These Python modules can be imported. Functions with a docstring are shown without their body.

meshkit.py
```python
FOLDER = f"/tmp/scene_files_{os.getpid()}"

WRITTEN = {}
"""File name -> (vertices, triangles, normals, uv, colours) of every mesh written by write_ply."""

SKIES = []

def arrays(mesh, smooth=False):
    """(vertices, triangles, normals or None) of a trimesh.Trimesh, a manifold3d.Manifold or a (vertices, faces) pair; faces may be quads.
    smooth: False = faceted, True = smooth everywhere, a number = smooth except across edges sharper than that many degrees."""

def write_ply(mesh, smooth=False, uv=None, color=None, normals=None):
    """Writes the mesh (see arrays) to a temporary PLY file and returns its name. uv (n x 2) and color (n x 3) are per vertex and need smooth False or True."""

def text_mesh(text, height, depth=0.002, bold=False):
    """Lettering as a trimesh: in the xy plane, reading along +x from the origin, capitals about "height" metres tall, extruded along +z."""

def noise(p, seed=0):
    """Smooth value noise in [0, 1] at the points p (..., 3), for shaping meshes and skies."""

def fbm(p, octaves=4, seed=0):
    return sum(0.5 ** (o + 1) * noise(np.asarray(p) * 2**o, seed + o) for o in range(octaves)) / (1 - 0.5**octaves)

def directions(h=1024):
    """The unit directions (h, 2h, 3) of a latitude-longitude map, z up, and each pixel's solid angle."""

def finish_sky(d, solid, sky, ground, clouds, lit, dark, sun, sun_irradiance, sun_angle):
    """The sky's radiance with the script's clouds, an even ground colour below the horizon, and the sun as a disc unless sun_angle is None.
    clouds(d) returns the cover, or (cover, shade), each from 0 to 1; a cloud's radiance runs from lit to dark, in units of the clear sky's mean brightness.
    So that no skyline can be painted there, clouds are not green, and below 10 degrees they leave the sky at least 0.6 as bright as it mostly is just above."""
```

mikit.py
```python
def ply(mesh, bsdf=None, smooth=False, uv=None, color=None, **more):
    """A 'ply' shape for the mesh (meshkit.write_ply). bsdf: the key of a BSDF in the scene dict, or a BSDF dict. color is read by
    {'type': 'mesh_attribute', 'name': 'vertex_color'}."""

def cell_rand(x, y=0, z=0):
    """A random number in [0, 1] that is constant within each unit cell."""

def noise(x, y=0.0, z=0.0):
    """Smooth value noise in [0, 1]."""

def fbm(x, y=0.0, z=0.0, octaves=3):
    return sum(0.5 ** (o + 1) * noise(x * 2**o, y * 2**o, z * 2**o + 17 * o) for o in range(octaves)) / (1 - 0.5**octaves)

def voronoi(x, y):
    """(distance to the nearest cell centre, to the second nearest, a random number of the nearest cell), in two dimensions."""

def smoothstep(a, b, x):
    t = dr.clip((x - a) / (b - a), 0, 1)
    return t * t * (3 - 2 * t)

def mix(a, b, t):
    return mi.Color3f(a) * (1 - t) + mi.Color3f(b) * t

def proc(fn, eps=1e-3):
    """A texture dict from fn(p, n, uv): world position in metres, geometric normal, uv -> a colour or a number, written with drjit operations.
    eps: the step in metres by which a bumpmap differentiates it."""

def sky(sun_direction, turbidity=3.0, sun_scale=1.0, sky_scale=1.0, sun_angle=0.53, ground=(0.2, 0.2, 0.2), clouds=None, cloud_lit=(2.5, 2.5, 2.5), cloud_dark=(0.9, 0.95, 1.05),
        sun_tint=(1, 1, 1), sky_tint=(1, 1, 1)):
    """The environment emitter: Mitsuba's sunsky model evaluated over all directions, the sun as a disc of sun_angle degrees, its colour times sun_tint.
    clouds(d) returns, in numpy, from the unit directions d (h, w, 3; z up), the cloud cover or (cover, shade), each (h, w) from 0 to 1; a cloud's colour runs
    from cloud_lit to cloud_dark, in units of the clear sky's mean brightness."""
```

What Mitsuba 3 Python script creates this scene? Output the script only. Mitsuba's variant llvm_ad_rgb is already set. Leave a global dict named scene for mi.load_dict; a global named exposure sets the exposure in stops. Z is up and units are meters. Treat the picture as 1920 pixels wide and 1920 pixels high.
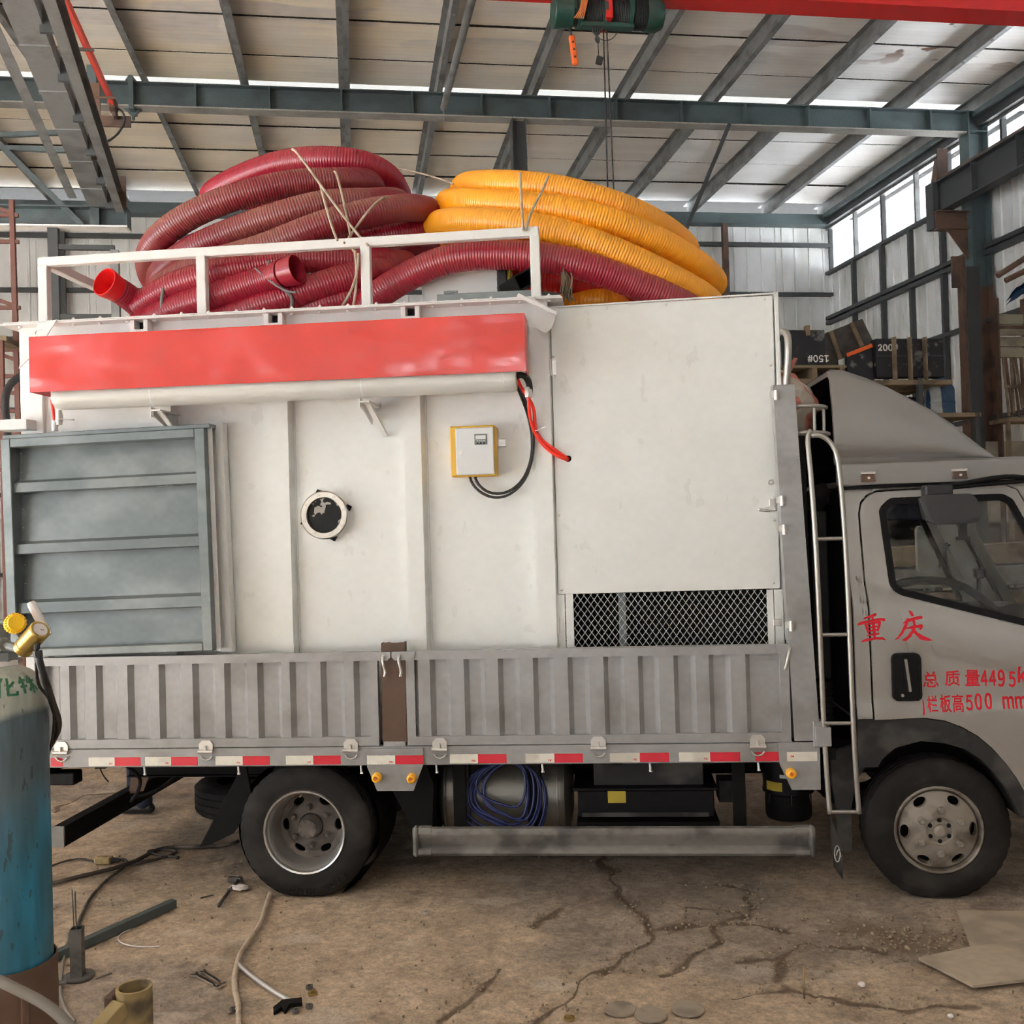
import math, random
import numpy as np, trimesh, shapely, manifold3d as m3
from shapely.geometry import Polygon, LineString, Point, box as sbox
import drjit as dr, mitsuba as mi
import mikit, meshkit
from mikit import noise, fbm, voronoi, smoothstep, mix, cell_rand

T = mi.ScalarTransform4f
scene, labels = {}, {}
random.seed(7)
rng = np.random.default_rng(7)
exposure = 0.0

# ------------------------------------------------------------------ camera (metres, z up; the truck stands along x)
_a, _p, _r = math.radians(5.32), math.radians(0.89), math.radians(1.67)
_F = np.array([-math.sin(_a) * math.cos(_p), math.cos(_a) * math.cos(_p), math.sin(_p)])
_R0 = np.array([math.cos(_a), math.sin(_a), 0.0])
_U0 = np.cross(_R0, _F)
_U = _U0 * math.cos(_r) + _R0 * math.sin(_r)
CAM = np.array([0.0, 0.0, 2.0])
scene['camera'] = {'type': 'perspective', 'fov': 53.13, 'fov_axis': 'x', 'near_clip': 0.05, 'far_clip': 400.0,
                   'to_world': T().look_at(origin=CAM.tolist(), target=(CAM + _F).tolist(), up=_U.tolist())}

# ------------------------------------------------------------------ daylight: a bright thin overcast with a weak low sun on the door side
def overcast(d):
    n = meshkit.fbm(d * np.array([3.0, 3.0, 6.0]), 4, 3)
    return 0.72 + 0.28 * np.clip(n * 1.6 - 0.3, 0, 1), np.clip(n - 0.35, 0, 1) * 0.8
scene['sky'] = mikit.sky([-0.62, 0.05, 0.78], turbidity=4.0, sun_scale=0.0, sky_scale=1.0,
                         ground=(0.42, 0.38, 0.32), clouds=overcast, cloud_lit=(1.46, 1.5, 1.55), cloud_dark=(1.0, 1.03, 1.08))
scene['sun'] = {'type': 'directional', 'direction': [0.67, -0.05, -0.72], 'irradiance': {'type': 'rgb', 'value': [5.15, 5.45, 5.7]}}
exposure = 3.66

# ------------------------------------------------------------------ scene helpers
def _free(k):
    if not any(q == k or q.startswith(k + '__') for q in scene) and k not in labels:
        return k
    i = 1
    while True:
        c = f'{k}_{i:03d}'
        if c not in scene and c not in labels and not any(q.startswith(c + '__') for q in scene):
            return c
        i += 1
_used = {}
def _num(k):
    n = _used.get(k, 0)
    _used[k] = n + 1
    return k if n == 0 else f'{k}_{n:03d}'
def thing(name, label=None, cat=None, group=None, kind=None):
    k = _num(name)
    e = {}
    if label: e['label'] = label
    if cat: e['category'] = cat
    if group: e['group'] = group
    if kind: e['kind'] = kind
    labels[k] = e
    return k
def part(parent, name, mesh, mat, smooth=30, label=None, kind=None, to_world=None, **more):
    k = _num(parent + '__' + name)
    d = dict(mesh) if isinstance(mesh, dict) else mikit.ply(mesh, 'mat_' + mat, smooth=smooth, **more)
    if to_world is not None: d['to_world'] = to_world
    scene[k] = d
    if label or kind:
        labels[k] = {}
        if label: labels[k]['label'] = label
        if kind: labels[k]['kind'] = kind
    return k
def solo(name, mesh, mat, label=None, cat=None, group=None, kind=None, smooth=30, **more):
    k = thing(name, label, cat, group, kind)
    scene[k] = dict(mesh) if isinstance(mesh, dict) else mikit.ply(mesh, 'mat_' + mat, smooth=smooth, **more)
    return k

# ------------------------------------------------------------------ mesh helpers
TM = trimesh.Trimesh
cat = trimesh.util.concatenate
def V(*a): return np.array(a, float)
def bx(x0, x1, y0, y1, z0, z1, c=0.0):
    """Box with chamfered edges."""
    x0, x1 = min(x0, x1), max(x0, x1); y0, y1 = min(y0, y1), max(y0, y1); z0, z1 = min(z0, z1), max(z0, z1)
    c = min(c, 0.45 * min(x1 - x0, y1 - y0, z1 - z0))
    if c <= 0:
        b = trimesh.creation.box((x1 - x0, y1 - y0, z1 - z0))
        b.apply_translation(((x0 + x1) / 2, (y0 + y1) / 2, (z0 + z1) / 2))
        return b
    pts = []
    for sx in (0, 1):
        for sy in (0, 1):
            for sz in (0, 1):
                p = [x1 if sx else x0, y1 if sy else y0, z1 if sz else z0]
                d = [-1 if sx else 1, -1 if sy else 1, -1 if sz else 1]
                for k in range(3):
                    q = list(p)
                    for j in range(3):
                        if j != k: q[j] += d[j] * c
                    pts.append(q)
    return TM(*_hull(np.array(pts)))
def _hull(pts):
    h = trimesh.convex.convex_hull(pts)
    return h.vertices, h.faces
def hull(pts): return TM(*_hull(np.array(pts, float)))
def rot(m, ang, axis, at=(0, 0, 0)):
    m = m.copy(); m.apply_transform(trimesh.transformations.rotation_matrix(math.radians(ang), axis, at)); return m
def mv(m, x=0, y=0, z=0):
    m = m.copy(); m.apply_translation((x, y, z)); return m
def frame_to(p0, p1, up=(0, 0, 1)):
    d = V(*p1) - V(*p0); L = np.linalg.norm(d); d = d / L
    u = V(*up)
    if abs(d @ u) > 0.97: u = V(1, 0, 0)
    s = np.cross(u, d); s /= np.linalg.norm(s)
    return d, s, np.cross(d, s), L
def bar(p0, p1, w, h, c=0.003, up=(0, 0, 1)):
    """Square bar from p0 to p1: w sideways, h along up."""
    d, s, t, L = frame_to(p0, p1, up)
    b = bx(0, L, -w / 2, w / 2, -h / 2, h / 2, c)
    M = np.eye(4); M[:3, 0], M[:3, 1], M[:3, 2], M[:3, 3] = d, s, t, p0
    b.apply_transform(M); return b
def cyl(p0, p1, r, n=20, r1=None, cap=True):
    return lathe([(0, 0)] * cap + [(r, 0), (r if r1 is None else r1, 1)] + [(0, 1)] * cap, p0, p1, n)
def lathe(prof, p0, p1, n=32, up=(0, 0, 1)):
    """Profile (radius, fraction along p0-p1) revolved round the axis p0-p1."""
    d, s, t, L = frame_to(p0, p1, up)
    a = np.arange(n) * 2 * np.pi / n
    ring = np.cos(a)[:, None] * s + np.sin(a)[:, None] * t
    v = np.vstack([V(*p0) + d * (f * L) + ring * r for r, f in prof])
    k = len(prof); i, j = np.meshgrid(np.arange(k - 1), np.arange(n), indexing='ij')
    q = np.stack([i * n + j, i * n + (j + 1) % n, (i + 1) * n + (j + 1) % n, (i + 1) * n + j], -1).reshape(-1, 4)
    f = np.vstack([q[:, [0, 1, 2]], q[:, [0, 2, 3]]])
    m = TM(v, f, process=False); m.merge_vertices(); m.update_faces(m.nondegenerate_faces()); return m
def spline(pts, step=0.03, closed=False):
    pts = np.array(pts, float)
    from scipy.interpolate import splprep, splev
    if closed: pts = np.vstack([pts, pts[:1]])
    k = min(3, len(pts) - 1)
    tck, u = splprep(pts.T, s=0, k=k, per=closed)
    f = np.array(splev(np.linspace(0, 1, 400), tck)).T
    L = np.concatenate([[0], np.cumsum(np.linalg.norm(np.diff(f, axis=0), axis=1))])
    n = max(2, int(L[-1] / step))
    s = np.linspace(0, L[-1], n + 1)
    return np.stack([np.interp(s, L, f[:, i]) for i in range(3)], 1)
def sweep(path, rad, n=10, closed=False, cap=True, hollow=False):
    """Round tube along a polyline, radius a number or one per point (parallel-transported frame)."""
    p = np.array(path, float)
    if closed and np.allclose(p[0], p[-1]): p = p[:-1]
    m = len(p); r = np.broadcast_to(rad, (m,))
    t = (np.roll(p, -1, 0) - np.roll(p, 1, 0)) if closed else np.gradient(p, axis=0)
    t /= np.linalg.norm(t, axis=1, keepdims=True) + 1e-12
    u = np.cross(t[0], V(0, 0, 1) if abs(t[0][2]) < 0.9 else V(1, 0, 0)); u /= np.linalg.norm(u)
    us = []
    for i in range(m):
        u = u - t[i] * (u @ t[i]); u /= np.linalg.norm(u); us.append(u)
    us = np.array(us); w = np.cross(t, us)
    a = np.arange(n) * 2 * np.pi / n
    v = p[:, None] + r[:, None, None] * (np.cos(a)[None, :, None] * us[:, None] + np.sin(a)[None, :, None] * w[:, None])
    k = m if closed else m - 1
    i, j = np.meshgrid(np.arange(k), np.arange(n), indexing='ij'); i2 = (i + 1) % m
    q = np.stack([i * n + j, i * n + (j + 1) % n, i2 * n + (j + 1) % n, i2 * n + j], -1).reshape(-1, 4)
    if closed:   # match the seam's twist
        off = int(round(math.atan2(us[0] @ w[-1], us[0] @ us[-1]) / (2 * np.pi / n)))
        last = q.reshape(k, n, 4)[-1]; jj = np.arange(n)
        last[:, 3] = (jj - off) % n; last[:, 2] = (jj + 1 - off) % n
        q = q.reshape(k, n, 4); q[-1] = last; q = q.reshape(-1, 4)
    f = np.vstack([q[:, [0, 1, 2]], q[:, [0, 2, 3]]]); vv = v.reshape(-1, 3)
    if cap and not closed:
        c = len(vv); vv = np.vstack([vv, p[:1], p[-1:]]); jj = np.arange(n); e = (m - 1) * n
        f = np.vstack([f, np.stack([jj * 0 + c, (jj + 1) % n, jj], 1), np.stack([jj * 0 + c + 1, e + jj, e + (jj + 1) % n], 1)])
    return TM(vv, f, process=False)
def wire(pts, r, n=8, step=0.02, closed=False): return sweep(spline(pts, step, closed), r, n, closed)
def poly3(poly, h, origin=(0, 0, 0), ux=(1, 0, 0), uy=(0, 0, 1)):
    """Polygon extruded by h along ux x uy; its coordinates run along ux and uy."""
    poly = Polygon(poly) if not hasattr(poly, 'geom_type') else poly
    gs = getattr(poly, 'geoms', [poly])
    m = cat([trimesh.creation.extrude_polygon(g, h, engine='earcut') for g in gs if g.area > 1e-9])
    M = np.eye(4); ux, uy = V(*ux), V(*uy); M[:3, 0], M[:3, 1], M[:3, 2], M[:3, 3] = ux, uy, np.cross(ux, uy), origin
    m.apply_transform(M); return m
def xz(poly, y0, y1):
    """Polygon in the x-z plane, from y0 (near) to y1."""
    m = poly3(poly, abs(y1 - y0), (0, max(y0, y1), 0)); return m     # ux x uy = -y
def man(m):
    m = m.copy(); m.merge_vertices()
    return m3.Manifold(m3.Mesh(np.asarray(m.vertices, np.float32), np.asarray(m.faces, np.uint32)))
def unman(a):
    q = a.to_mesh(); return TM(np.array(q.vert_properties[:, :3], float), np.array(q.tri_verts), process=False)
def fine(m, size):
    v, f = trimesh.remesh.subdivide_to_size(m.vertices, m.faces, size, max_iter=14)
    m = TM(v, f); m.merge_vertices(); return m
def rrect(x0, x1, z0, z1, r, n=4):
    return sbox(x0 + r, z0 + r, x1 - r, z1 - r).buffer(r, quad_segs=n)
def sphere(c, r, s=(1, 1, 1), sub=2):
    m = trimesh.creation.icosphere(sub, r); m.apply_scale(s); m.apply_translation(c); return m
def hexnut(c, d, r, h):
    d = V(*d); d /= np.linalg.norm(d)
    return lathe([(0, 0), (r, 0), (r, .75), (r * .82, 1), (0, 1)], V(*c), V(*c) + d * h, 6)

# ------------------------------------------------------------------ materials
def rgb(c): return {'type': 'rgb', 'value': [float(x) for x in c]}
def mat(name, color, rough=0.5, metal=0.0, coat=0.0, spec=0.5, bump=None, bs=0.002, **more):
    d = {'type': 'principled', 'base_color': color if isinstance(color, dict) else rgb(color), 'roughness': rough if isinstance(rough, dict) else float(rough), 'metallic': metal, 'specular': spec, **more}
    if coat: d['clearcoat'] = coat; d['clearcoat_gloss'] = 0.9
    if bump is not None: d = {'type': 'bumpmap', 'arbitrary': bump, 'scale': bs, 'bsdf': d}
    scene['mat_' + name] = {'type': 'twosided', 'bsdf': d}
    return name
P = mikit.proc
def c3(*c): return mi.Color3f(*c)
def speck(p, s, t0, t1): return smoothstep(t0, t1, fbm(p.x * s, p.y * s, p.z * s, 3))
def weathered(c0, c1, s=3.0, t0=0.45, t1=0.75, streak=1.0):
    def fn(p, n, uv):
        k = smoothstep(t0, t1, fbm(p.x * s, p.y * s, p.z * s * streak, 4))
        g = 0.94 + 0.12 * noise(p.x * 41, p.y * 41, p.z * 41)
        return mix(c0, c1, k) * g
    return P(fn)
# ------------------------------------------------------------------ the hall (u to the right, v away from the camera, z up)
HA = math.radians(-14.0)
HM = np.eye(4); HM[:3, 0] = (math.cos(HA), -math.sin(HA), 0); HM[:3, 1] = (math.sin(HA), math.cos(HA), 0)
HW = T(HM.tolist())
HI = HM[:3, :3].T
def hl(m): m = m.copy(); m.apply_transform(HM); return m
def huv(p):
    """World point -> hall (u, v) inside a texture."""
    c, s = math.cos(HA), math.sin(HA)
    return p.x * c - p.y * s, p.x * s + p.y * c
def ceiling_color(p, n, uv):
    u, v = huv(p)
    rib = 0.97 + 0.05 * smoothstep(0.1, 0.5, dr.abs(dr.sin(v * 31.0)))
    base = mix((0.92, 0.84, 0.69), (0.88, 0.83, 0.75), smoothstep(0.35, 0.65, noise(u * 0.8, v * 1.1)))
    base = mix(base, (0.92, 0.915, 0.90), smoothstep(0.0, 7.0, u))
    d = fbm(u * 0.9, v * 5.0, 3.0, 4)
    base = base * (0.88 + 0.2 * d)
    foil = smoothstep(0.53, 0.57, fbm(u * 0.55 + 4.0, v * 1.3, 8.0, 3)) * smoothstep(13.4, 12.6, v)
    base = mix(base, (0.74, 0.70, 0.67), foil * 0.7) * (1.0 - 0.12 * foil * noise(u * 9, v * 9, 1.0))
    rust = smoothstep(0.71, 0.74, fbm(u * 1.3 + 11.0, v * 1.9 + 3.0, 2.0, 4)) * smoothstep(13.2, 12.4, v) * smoothstep(3.0, 6.0, u)
    base = mix(base, (0.20, 0.10, 0.055), rust)
    return base * rib
mat('ceiling_paint', P(ceiling_color), 0.55, bump=P(lambda p, n, uv: fbm(huv(p)[0] * 4.0, huv(p)[1] * 4.0, 0.0, 3) + 0.25 * smoothstep(0.1, 0.5, dr.abs(dr.sin(huv(p)[1] * 31.0)))), bs=0.012)
def wall_color(p, n, uv):
    u, v = huv(p)
    g = fbm(u * 2.0, v * 2.0, p.z * 0.6, 4)
    return mix((0.78, 0.79, 0.79), (0.58, 0.58, 0.55), smoothstep(0.42, 0.72, g))
mat('wall_sheet', P(wall_color), 0.45)
mat('girder_paint', weathered((0.075, 0.105, 0.110), (0.055, 0.072, 0.075), 2.0), 0.5)
mat('galvanised', weathered((0.25, 0.258, 0.255), (0.185, 0.185, 0.18), 5.0, 0.40, 0.75), 0.5, 0.35)
mat('roof_black', (0.01, 0.01, 0.01), 0.9)
mat('dark_frame', (0.055, 0.060, 0.062), 0.55)
mat('rust_steel', weathered((0.13, 0.075, 0.05), (0.075, 0.05, 0.042), 4.0), 0.7)
mat('skylight_strip', (0.86, 0.84, 0.80), 0.5)
scene['mat_frp_sheet'] = {'type': 'principledthin', 'base_color': rgb((0.75, 0.73, 0.68)), 'roughness': 0.5, 'diff_trans': 0.13, 'spec_trans': 0.0}
mat('wood_old', weathered((0.25, 0.19, 0.12), (0.12, 0.09, 0.06), 5.0, 0.4, 0.7), 0.8)
def plaster_color(p, n, uv):
    g = fbm(p.x * 3.0, p.y * 3.0, p.z * 3.0, 4)
    base = mix((0.50, 0.45, 0.36), (0.36, 0.31, 0.25), smoothstep(0.4, 0.7, g))
    return mix(base, (0.16, 0.12, 0.10), smoothstep(1.52, 1.58, p.z + 0.08 * noise(p.x * 2.0, p.y * 2.0, 0.0)) * smoothstep(1.92, 1.86, p.z))
mat('plaster', P(plaster_color), 0.85)
scene['mat_pane_glass'] = {'type': 'thindielectric', 'int_ior': 1.5}

# floor: one concrete slab, cracked at the right, its cracks sunk into the mesh and soiled by the same function
CR = [np.array(c, float) for c in (
    [(-.09, 6.3), (0, 5.62), (.12, 5.31), (.17, 5.14), (.05, 4.91), (-.01, 4.67), (-.11, 4.59), (-.21, 4.43), (-.34, 4.16), (-.5, 3.9)],
    [(.17, 5.14), (.32, 5.18), (.48, 5.2), (.62, 5.27), (.70, 5.51), (.70, 5.68), (.50, 5.79), (.36, 5.81)],
    [(.70, 5.51), (.64, 5.34), (.49, 5.39), (.33, 5.43)], [(.48, 5.2), (.48, 5.01), (.31, 4.8), (.20, 4.6)], [(.48, 5.2), (.68, 5.2), (.79, 5.12)],
    [(.50, 4.77), (.70, 4.86), (.92, 4.97), (1.06, 4.93), (1.20, 4.85)], [(.70, 4.86), (.73, 4.72), (.69, 4.58)], [(.48, 4.44), (.71, 4.51), (.89, 4.41), (1.16, 4.35), (1.38, 4.38)],
    [(-.46, 5.16), (-.41, 5.27), (-.34, 5.34), (-.28, 5.38)], [(-.58, 4.69), (-.65, 4.47), (-.67, 4.32), (-.74, 4.16)], [(-4.16, 7.28), (-4.16, 7.5), (-4.13, 7.74), (-3.93, 7.81)])]
def crack_numpy(x, y):
    wx = x + 0.10 * (meshkit.noise(np.stack([x * 7, y * 7, x * 0], -1), 1) - 0.5); wy = y + 0.10 * (meshkit.noise(np.stack([x * 7, y * 7, x * 0 + 9], -1), 2) - 0.5)
    d = np.full(x.shape, 9.0)
    for c in CR:
        for a, b in zip(c[:-1], c[1:]):
            e = b - a; t = np.clip(((wx - a[0]) * e[0] + (wy - a[1]) * e[1]) / (e @ e), 0, 1)
            d = np.minimum(d, np.hypot(wx - a[0] - e[0] * t, wy - a[1] - e[1] * t))
    return d
def floor_mesh():
    xs = np.concatenate([np.linspace(-14, -4.6, 40), np.arange(-4.5, 3.6, 0.03), np.linspace(3.7, 16, 40)])
    ys = np.concatenate([np.linspace(-12, 2.0, 30), np.arange(2.1, 7.2, 0.028), np.linspace(7.3, 24, 80)])
    X, Y = np.meshgrid(xs, ys, indexing='ij')
    pt = np.stack([X, Y, X * 0], -1)
    d = crack_numpy(X, Y)
    w = 0.012 + 0.03 * meshkit.noise(pt * 5, 5)
    Z = 0.010 * (meshkit.fbm(pt * 1.1, 4, 11) - 0.5) + 0.004 * (meshkit.fbm(pt * 9, 3, 4) - 0.5) - 0.016 * np.clip(1 - d / w, 0, 1)
    Z -= Z.max()
    nx, ny = X.shape; i, j = np.meshgrid(np.arange(nx - 1), np.arange(ny - 1), indexing='ij')
    q = np.stack([i * ny + j, (i + 1) * ny + j, (i + 1) * ny + j + 1, i * ny + j + 1], -1).reshape(-1, 4)
    col = np.clip(1 - d / (w * 2.2), 0, 1).ravel()
    return TM(np.stack([X, Y, Z], -1).reshape(-1, 3), np.vstack([q[:, [0, 1, 2]], q[:, [0, 2, 3]]]), process=False)
def floor_color(p, n, uv):
    a = fbm(p.x * 0.9, p.y * 1.4, 0.0, 4)
    b = fbm(p.x * 8.0, p.y * 8.0, 5.0, 5)
    c = mix((0.40, 0.312, 0.228), (0.28, 0.228, 0.182), smoothstep(0.40, 0.62, a))
    c = c * (0.66 + 0.62 * b) * (0.68 + 0.62 * fbm(p.x * 34.0, p.y * 40.0, 2.0, 4))
    c = mix(c, (0.48, 0.42, 0.35), smoothstep(0.62, 0.80, fbm(p.x * 3.2, p.y * 6.0, 2.0, 4)) * 0.5)
    c = mix(c, (0.10, 0.075, 0.055), smoothstep(0.66, 0.78, fbm(p.x * 2.7 + 3.0, p.y * 3.1, 7.0, 5)) * 0.4)
    wx = p.x + 0.10 * (noise(p.x * 7, p.y * 7, 3.0) - 0.5); wy = p.y + 0.10 * (noise(p.x * 7, p.y * 7, 9.0) - 0.5)
    d = mi.Float(9.0)
    for k in CR:
        for s, e in zip(k[:-1], k[1:]):
            ex, ey = float(e[0] - s[0]), float(e[1] - s[1])
            t = dr.clip(((wx - float(s[0])) * ex + (wy - float(s[1])) * ey) / (ex * ex + ey * ey), 0, 1)
            d = dr.minimum(d, dr.sqrt(dr.square(wx - float(s[0]) - ex * t) + dr.square(wy - float(s[1]) - ey * t)))
    w = 0.004 + 0.085 * dr.square(fbm(p.x * 5.0, p.y * 5.0, 1.0, 3))
    c = mix(c, c3(0.105, 0.072, 0.048) * (0.7 + 0.6 * noise(p.x * 60, p.y * 60)), smoothstep(w, w * 0.25, d) * 0.85)
    pit = smoothstep(0.32, 0.10, dr.sqrt(dr.square((p.x - 1.35) / 1.6) + dr.square((p.y - 5.0))) + 0.25 * (noise(p.x * 6, p.y * 6, 4.0) - 0.5))
    c = mix(c, (0.16, 0.11, 0.07), pit * 0.6)
    return c * (0.80 + 0.38 * noise(p.x * 130, p.y * 130))
mat('floor_concrete', P(floor_color), 0.8, spec=0.3, bump=P(lambda p, n, uv: fbm(p.x * 11.0, p.y * 13.0, 0.0, 5) + 0.25 * fbm(p.x * 60, p.y * 60, 3.0, 3)), bs=0.030)
solo('floor', floor_mesh(), 'floor_concrete', 'worn brown concrete floor of the workshop, cracked at the right', None, kind='structure', smooth=True)

UL, UR, VF, VB, ZC = -10.5, 9.5, -9.0, 19.2, 8.2      # hall limits
# roof: insulated panels running across, one entry each, with open joints; a light strip behind the girder
ce = thing('ceiling', 'low-pitched sheet metal roof lining with stained insulated panels', kind='structure')
edges = [VF + k * 1.02 for k in range(22)] + [13.44, 14.20, 14.76] + [14.76 + 1.03 * k for k in range(1, 5)] + [VB - 0.35]
prev = None
for a, b in zip(edges[:-1], edges[1:]):
    if b - a < 0.2: continue
    strip = abs(a - 14.20) < 1e-6
    for (u0, u1) in ((UL - .3, -3.95), (-3.95, 2.55), (2.55, UR + .3)):
        dz = 0.0 if strip else rng.uniform(-0.012, 0.012)
        m = bx(u0, u1, a + 0.014, b - 0.008, ZC + dz, ZC + dz + 0.11)
        if strip: m = TM(np.array([(u0, 14.17, ZC + .05), (u1, 14.17, ZC + .05), (u1, 14.79, ZC + .05), (u0, 14.79, ZC + .05)]), np.array([(0, 1, 2), (0, 2, 3)]), process=False)
        part(ce, 'roof_panel', hl(m), 'frp_sheet' if strip else 'ceiling_paint', False)
for a in edges[1:-1]:
    for (u0, u1) in ((UL - .3, -3.95), (-3.95, -1.3), (-1.3, 1.2), (1.2, 3.9), (3.9, 6.5), (6.5, UR + .3)):
        if 14.1 < a < 14.8: continue
        w_ = rng.uniform(.006, .022)
        part(ce, 'panel_joint', hl(bx(u0, u1, a - .004 - w_ / 2, a + .004 + w_ / 2, ZC - .003 + rng.uniform(-.008, .0), ZC + .02)), 'roof_black', False)
part(ce, 'roof_deck', hl(bx(UL - 1.0, UR + 1.2, VF - .2, 14.2, ZC + 0.16, ZC + 0.20)), 'roof_black', False)
part(ce, 'roof_deck', hl(bx(UL - 1.0, UR + 1.2, 14.76, VB + 1.2, ZC + 0.16, ZC + 0.20)), 'roof_black', False)
# purlins: lipped channels along v, with bolts near the girder
for u in (-9.1, -7.8, -6.5, -5.2, -3.9, -2.62, -1.33, 0.0, 1.25, 2.57, 3.9, 5.2, 6.57, 8.1, 9.28):
    m = cat([bx(u - .004, u + .004, VF, VB, 8.0, ZC), bx(u - .004, u + .075, VF, VB, 8.0, 8.006), bx(u + .067, u + .075, VF, VB, 8.0, 8.022), bx(u - .075, u + .004, VF, VB, ZC - .012, ZC - .006)] + [bx(u + .025, u + .048, v_, v_ + .03, 7.985, 8.0) for v_ in np.arange(9.3, 19, .62)])
    part(ce, 'purlin', hl(m), 'galvanised', False)
# walls
def sheet_wall(along, z0, z1, pitch=0.30, depth=0.018):
    """Profile across a ribbed steel sheet: list of (s, offset)."""
    s, out = along[0], []
    while s < along[1]:
        out += [(s, 0), (s + pitch * .84, 0), (s + pitch * .88, depth), (s + pitch * .96, depth)]
        s += pitch
    return [(min(a, along[1]), d) for a, d in out] + [(along[1], 0)]
def wall_strip(side, s0, s1, z0, z1):
    prof = sheet_wall((s0, s1), z0, z1)
    v = []
    for s, d in prof:
        for z in (z0, z1):
            v.append({'back': (s, VB - d, z), 'right': (UR - d, s, z), 'left': (UL + d, s, z), 'front': (s, VF + d, z)}[side])
    n = len(prof); f = [(2 * i, 2 * i + 2, 2 * i + 3) for i in range(n - 1)] + [(2 * i, 2 * i + 3, 2 * i + 1) for i in range(n - 1)]
    return hl(TM(np.array(v), np.array(f), process=False))
wb = thing('wall_back', 'back wall of white ribbed steel sheet with dark girts', kind='structure')
for k in range(20):
    part(wb, 'wall_sheet_panel', wall_strip('back', UL + k * 1.0, UL + k * 1.0 + 1.0, 0, 7.95), 'wall_sheet', False)
for z in (1.4, 2.8, 4.3, 5.55, 6.42, 7.4):
    part(wb, 'girt', hl(bx(UL, UR, VB - .14, VB - .03, z, z + .07)), 'dark_frame', False)
part(wb, 'eave_beam', hl(bx(UL, UR, VB - .28, VB - .02, 7.80, 8.0)), 'girder_paint', False)
for u in (-8.6, -5.0, -1.4, 2.4, 7.25):
    part(wb, 'wall_post', hl(cat([bx(u - .05, u + .05, VB - .26, VB - .20, 0, 7.8), bx(u - .012, u + .012, VB - .2, VB - .04, 0, 7.8)])), 'rust_steel' if u > 5 else 'dark_frame', False)
wr = thing('wall_right', 'right wall of steel sheet panels under a long window band', kind='structure')
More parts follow.
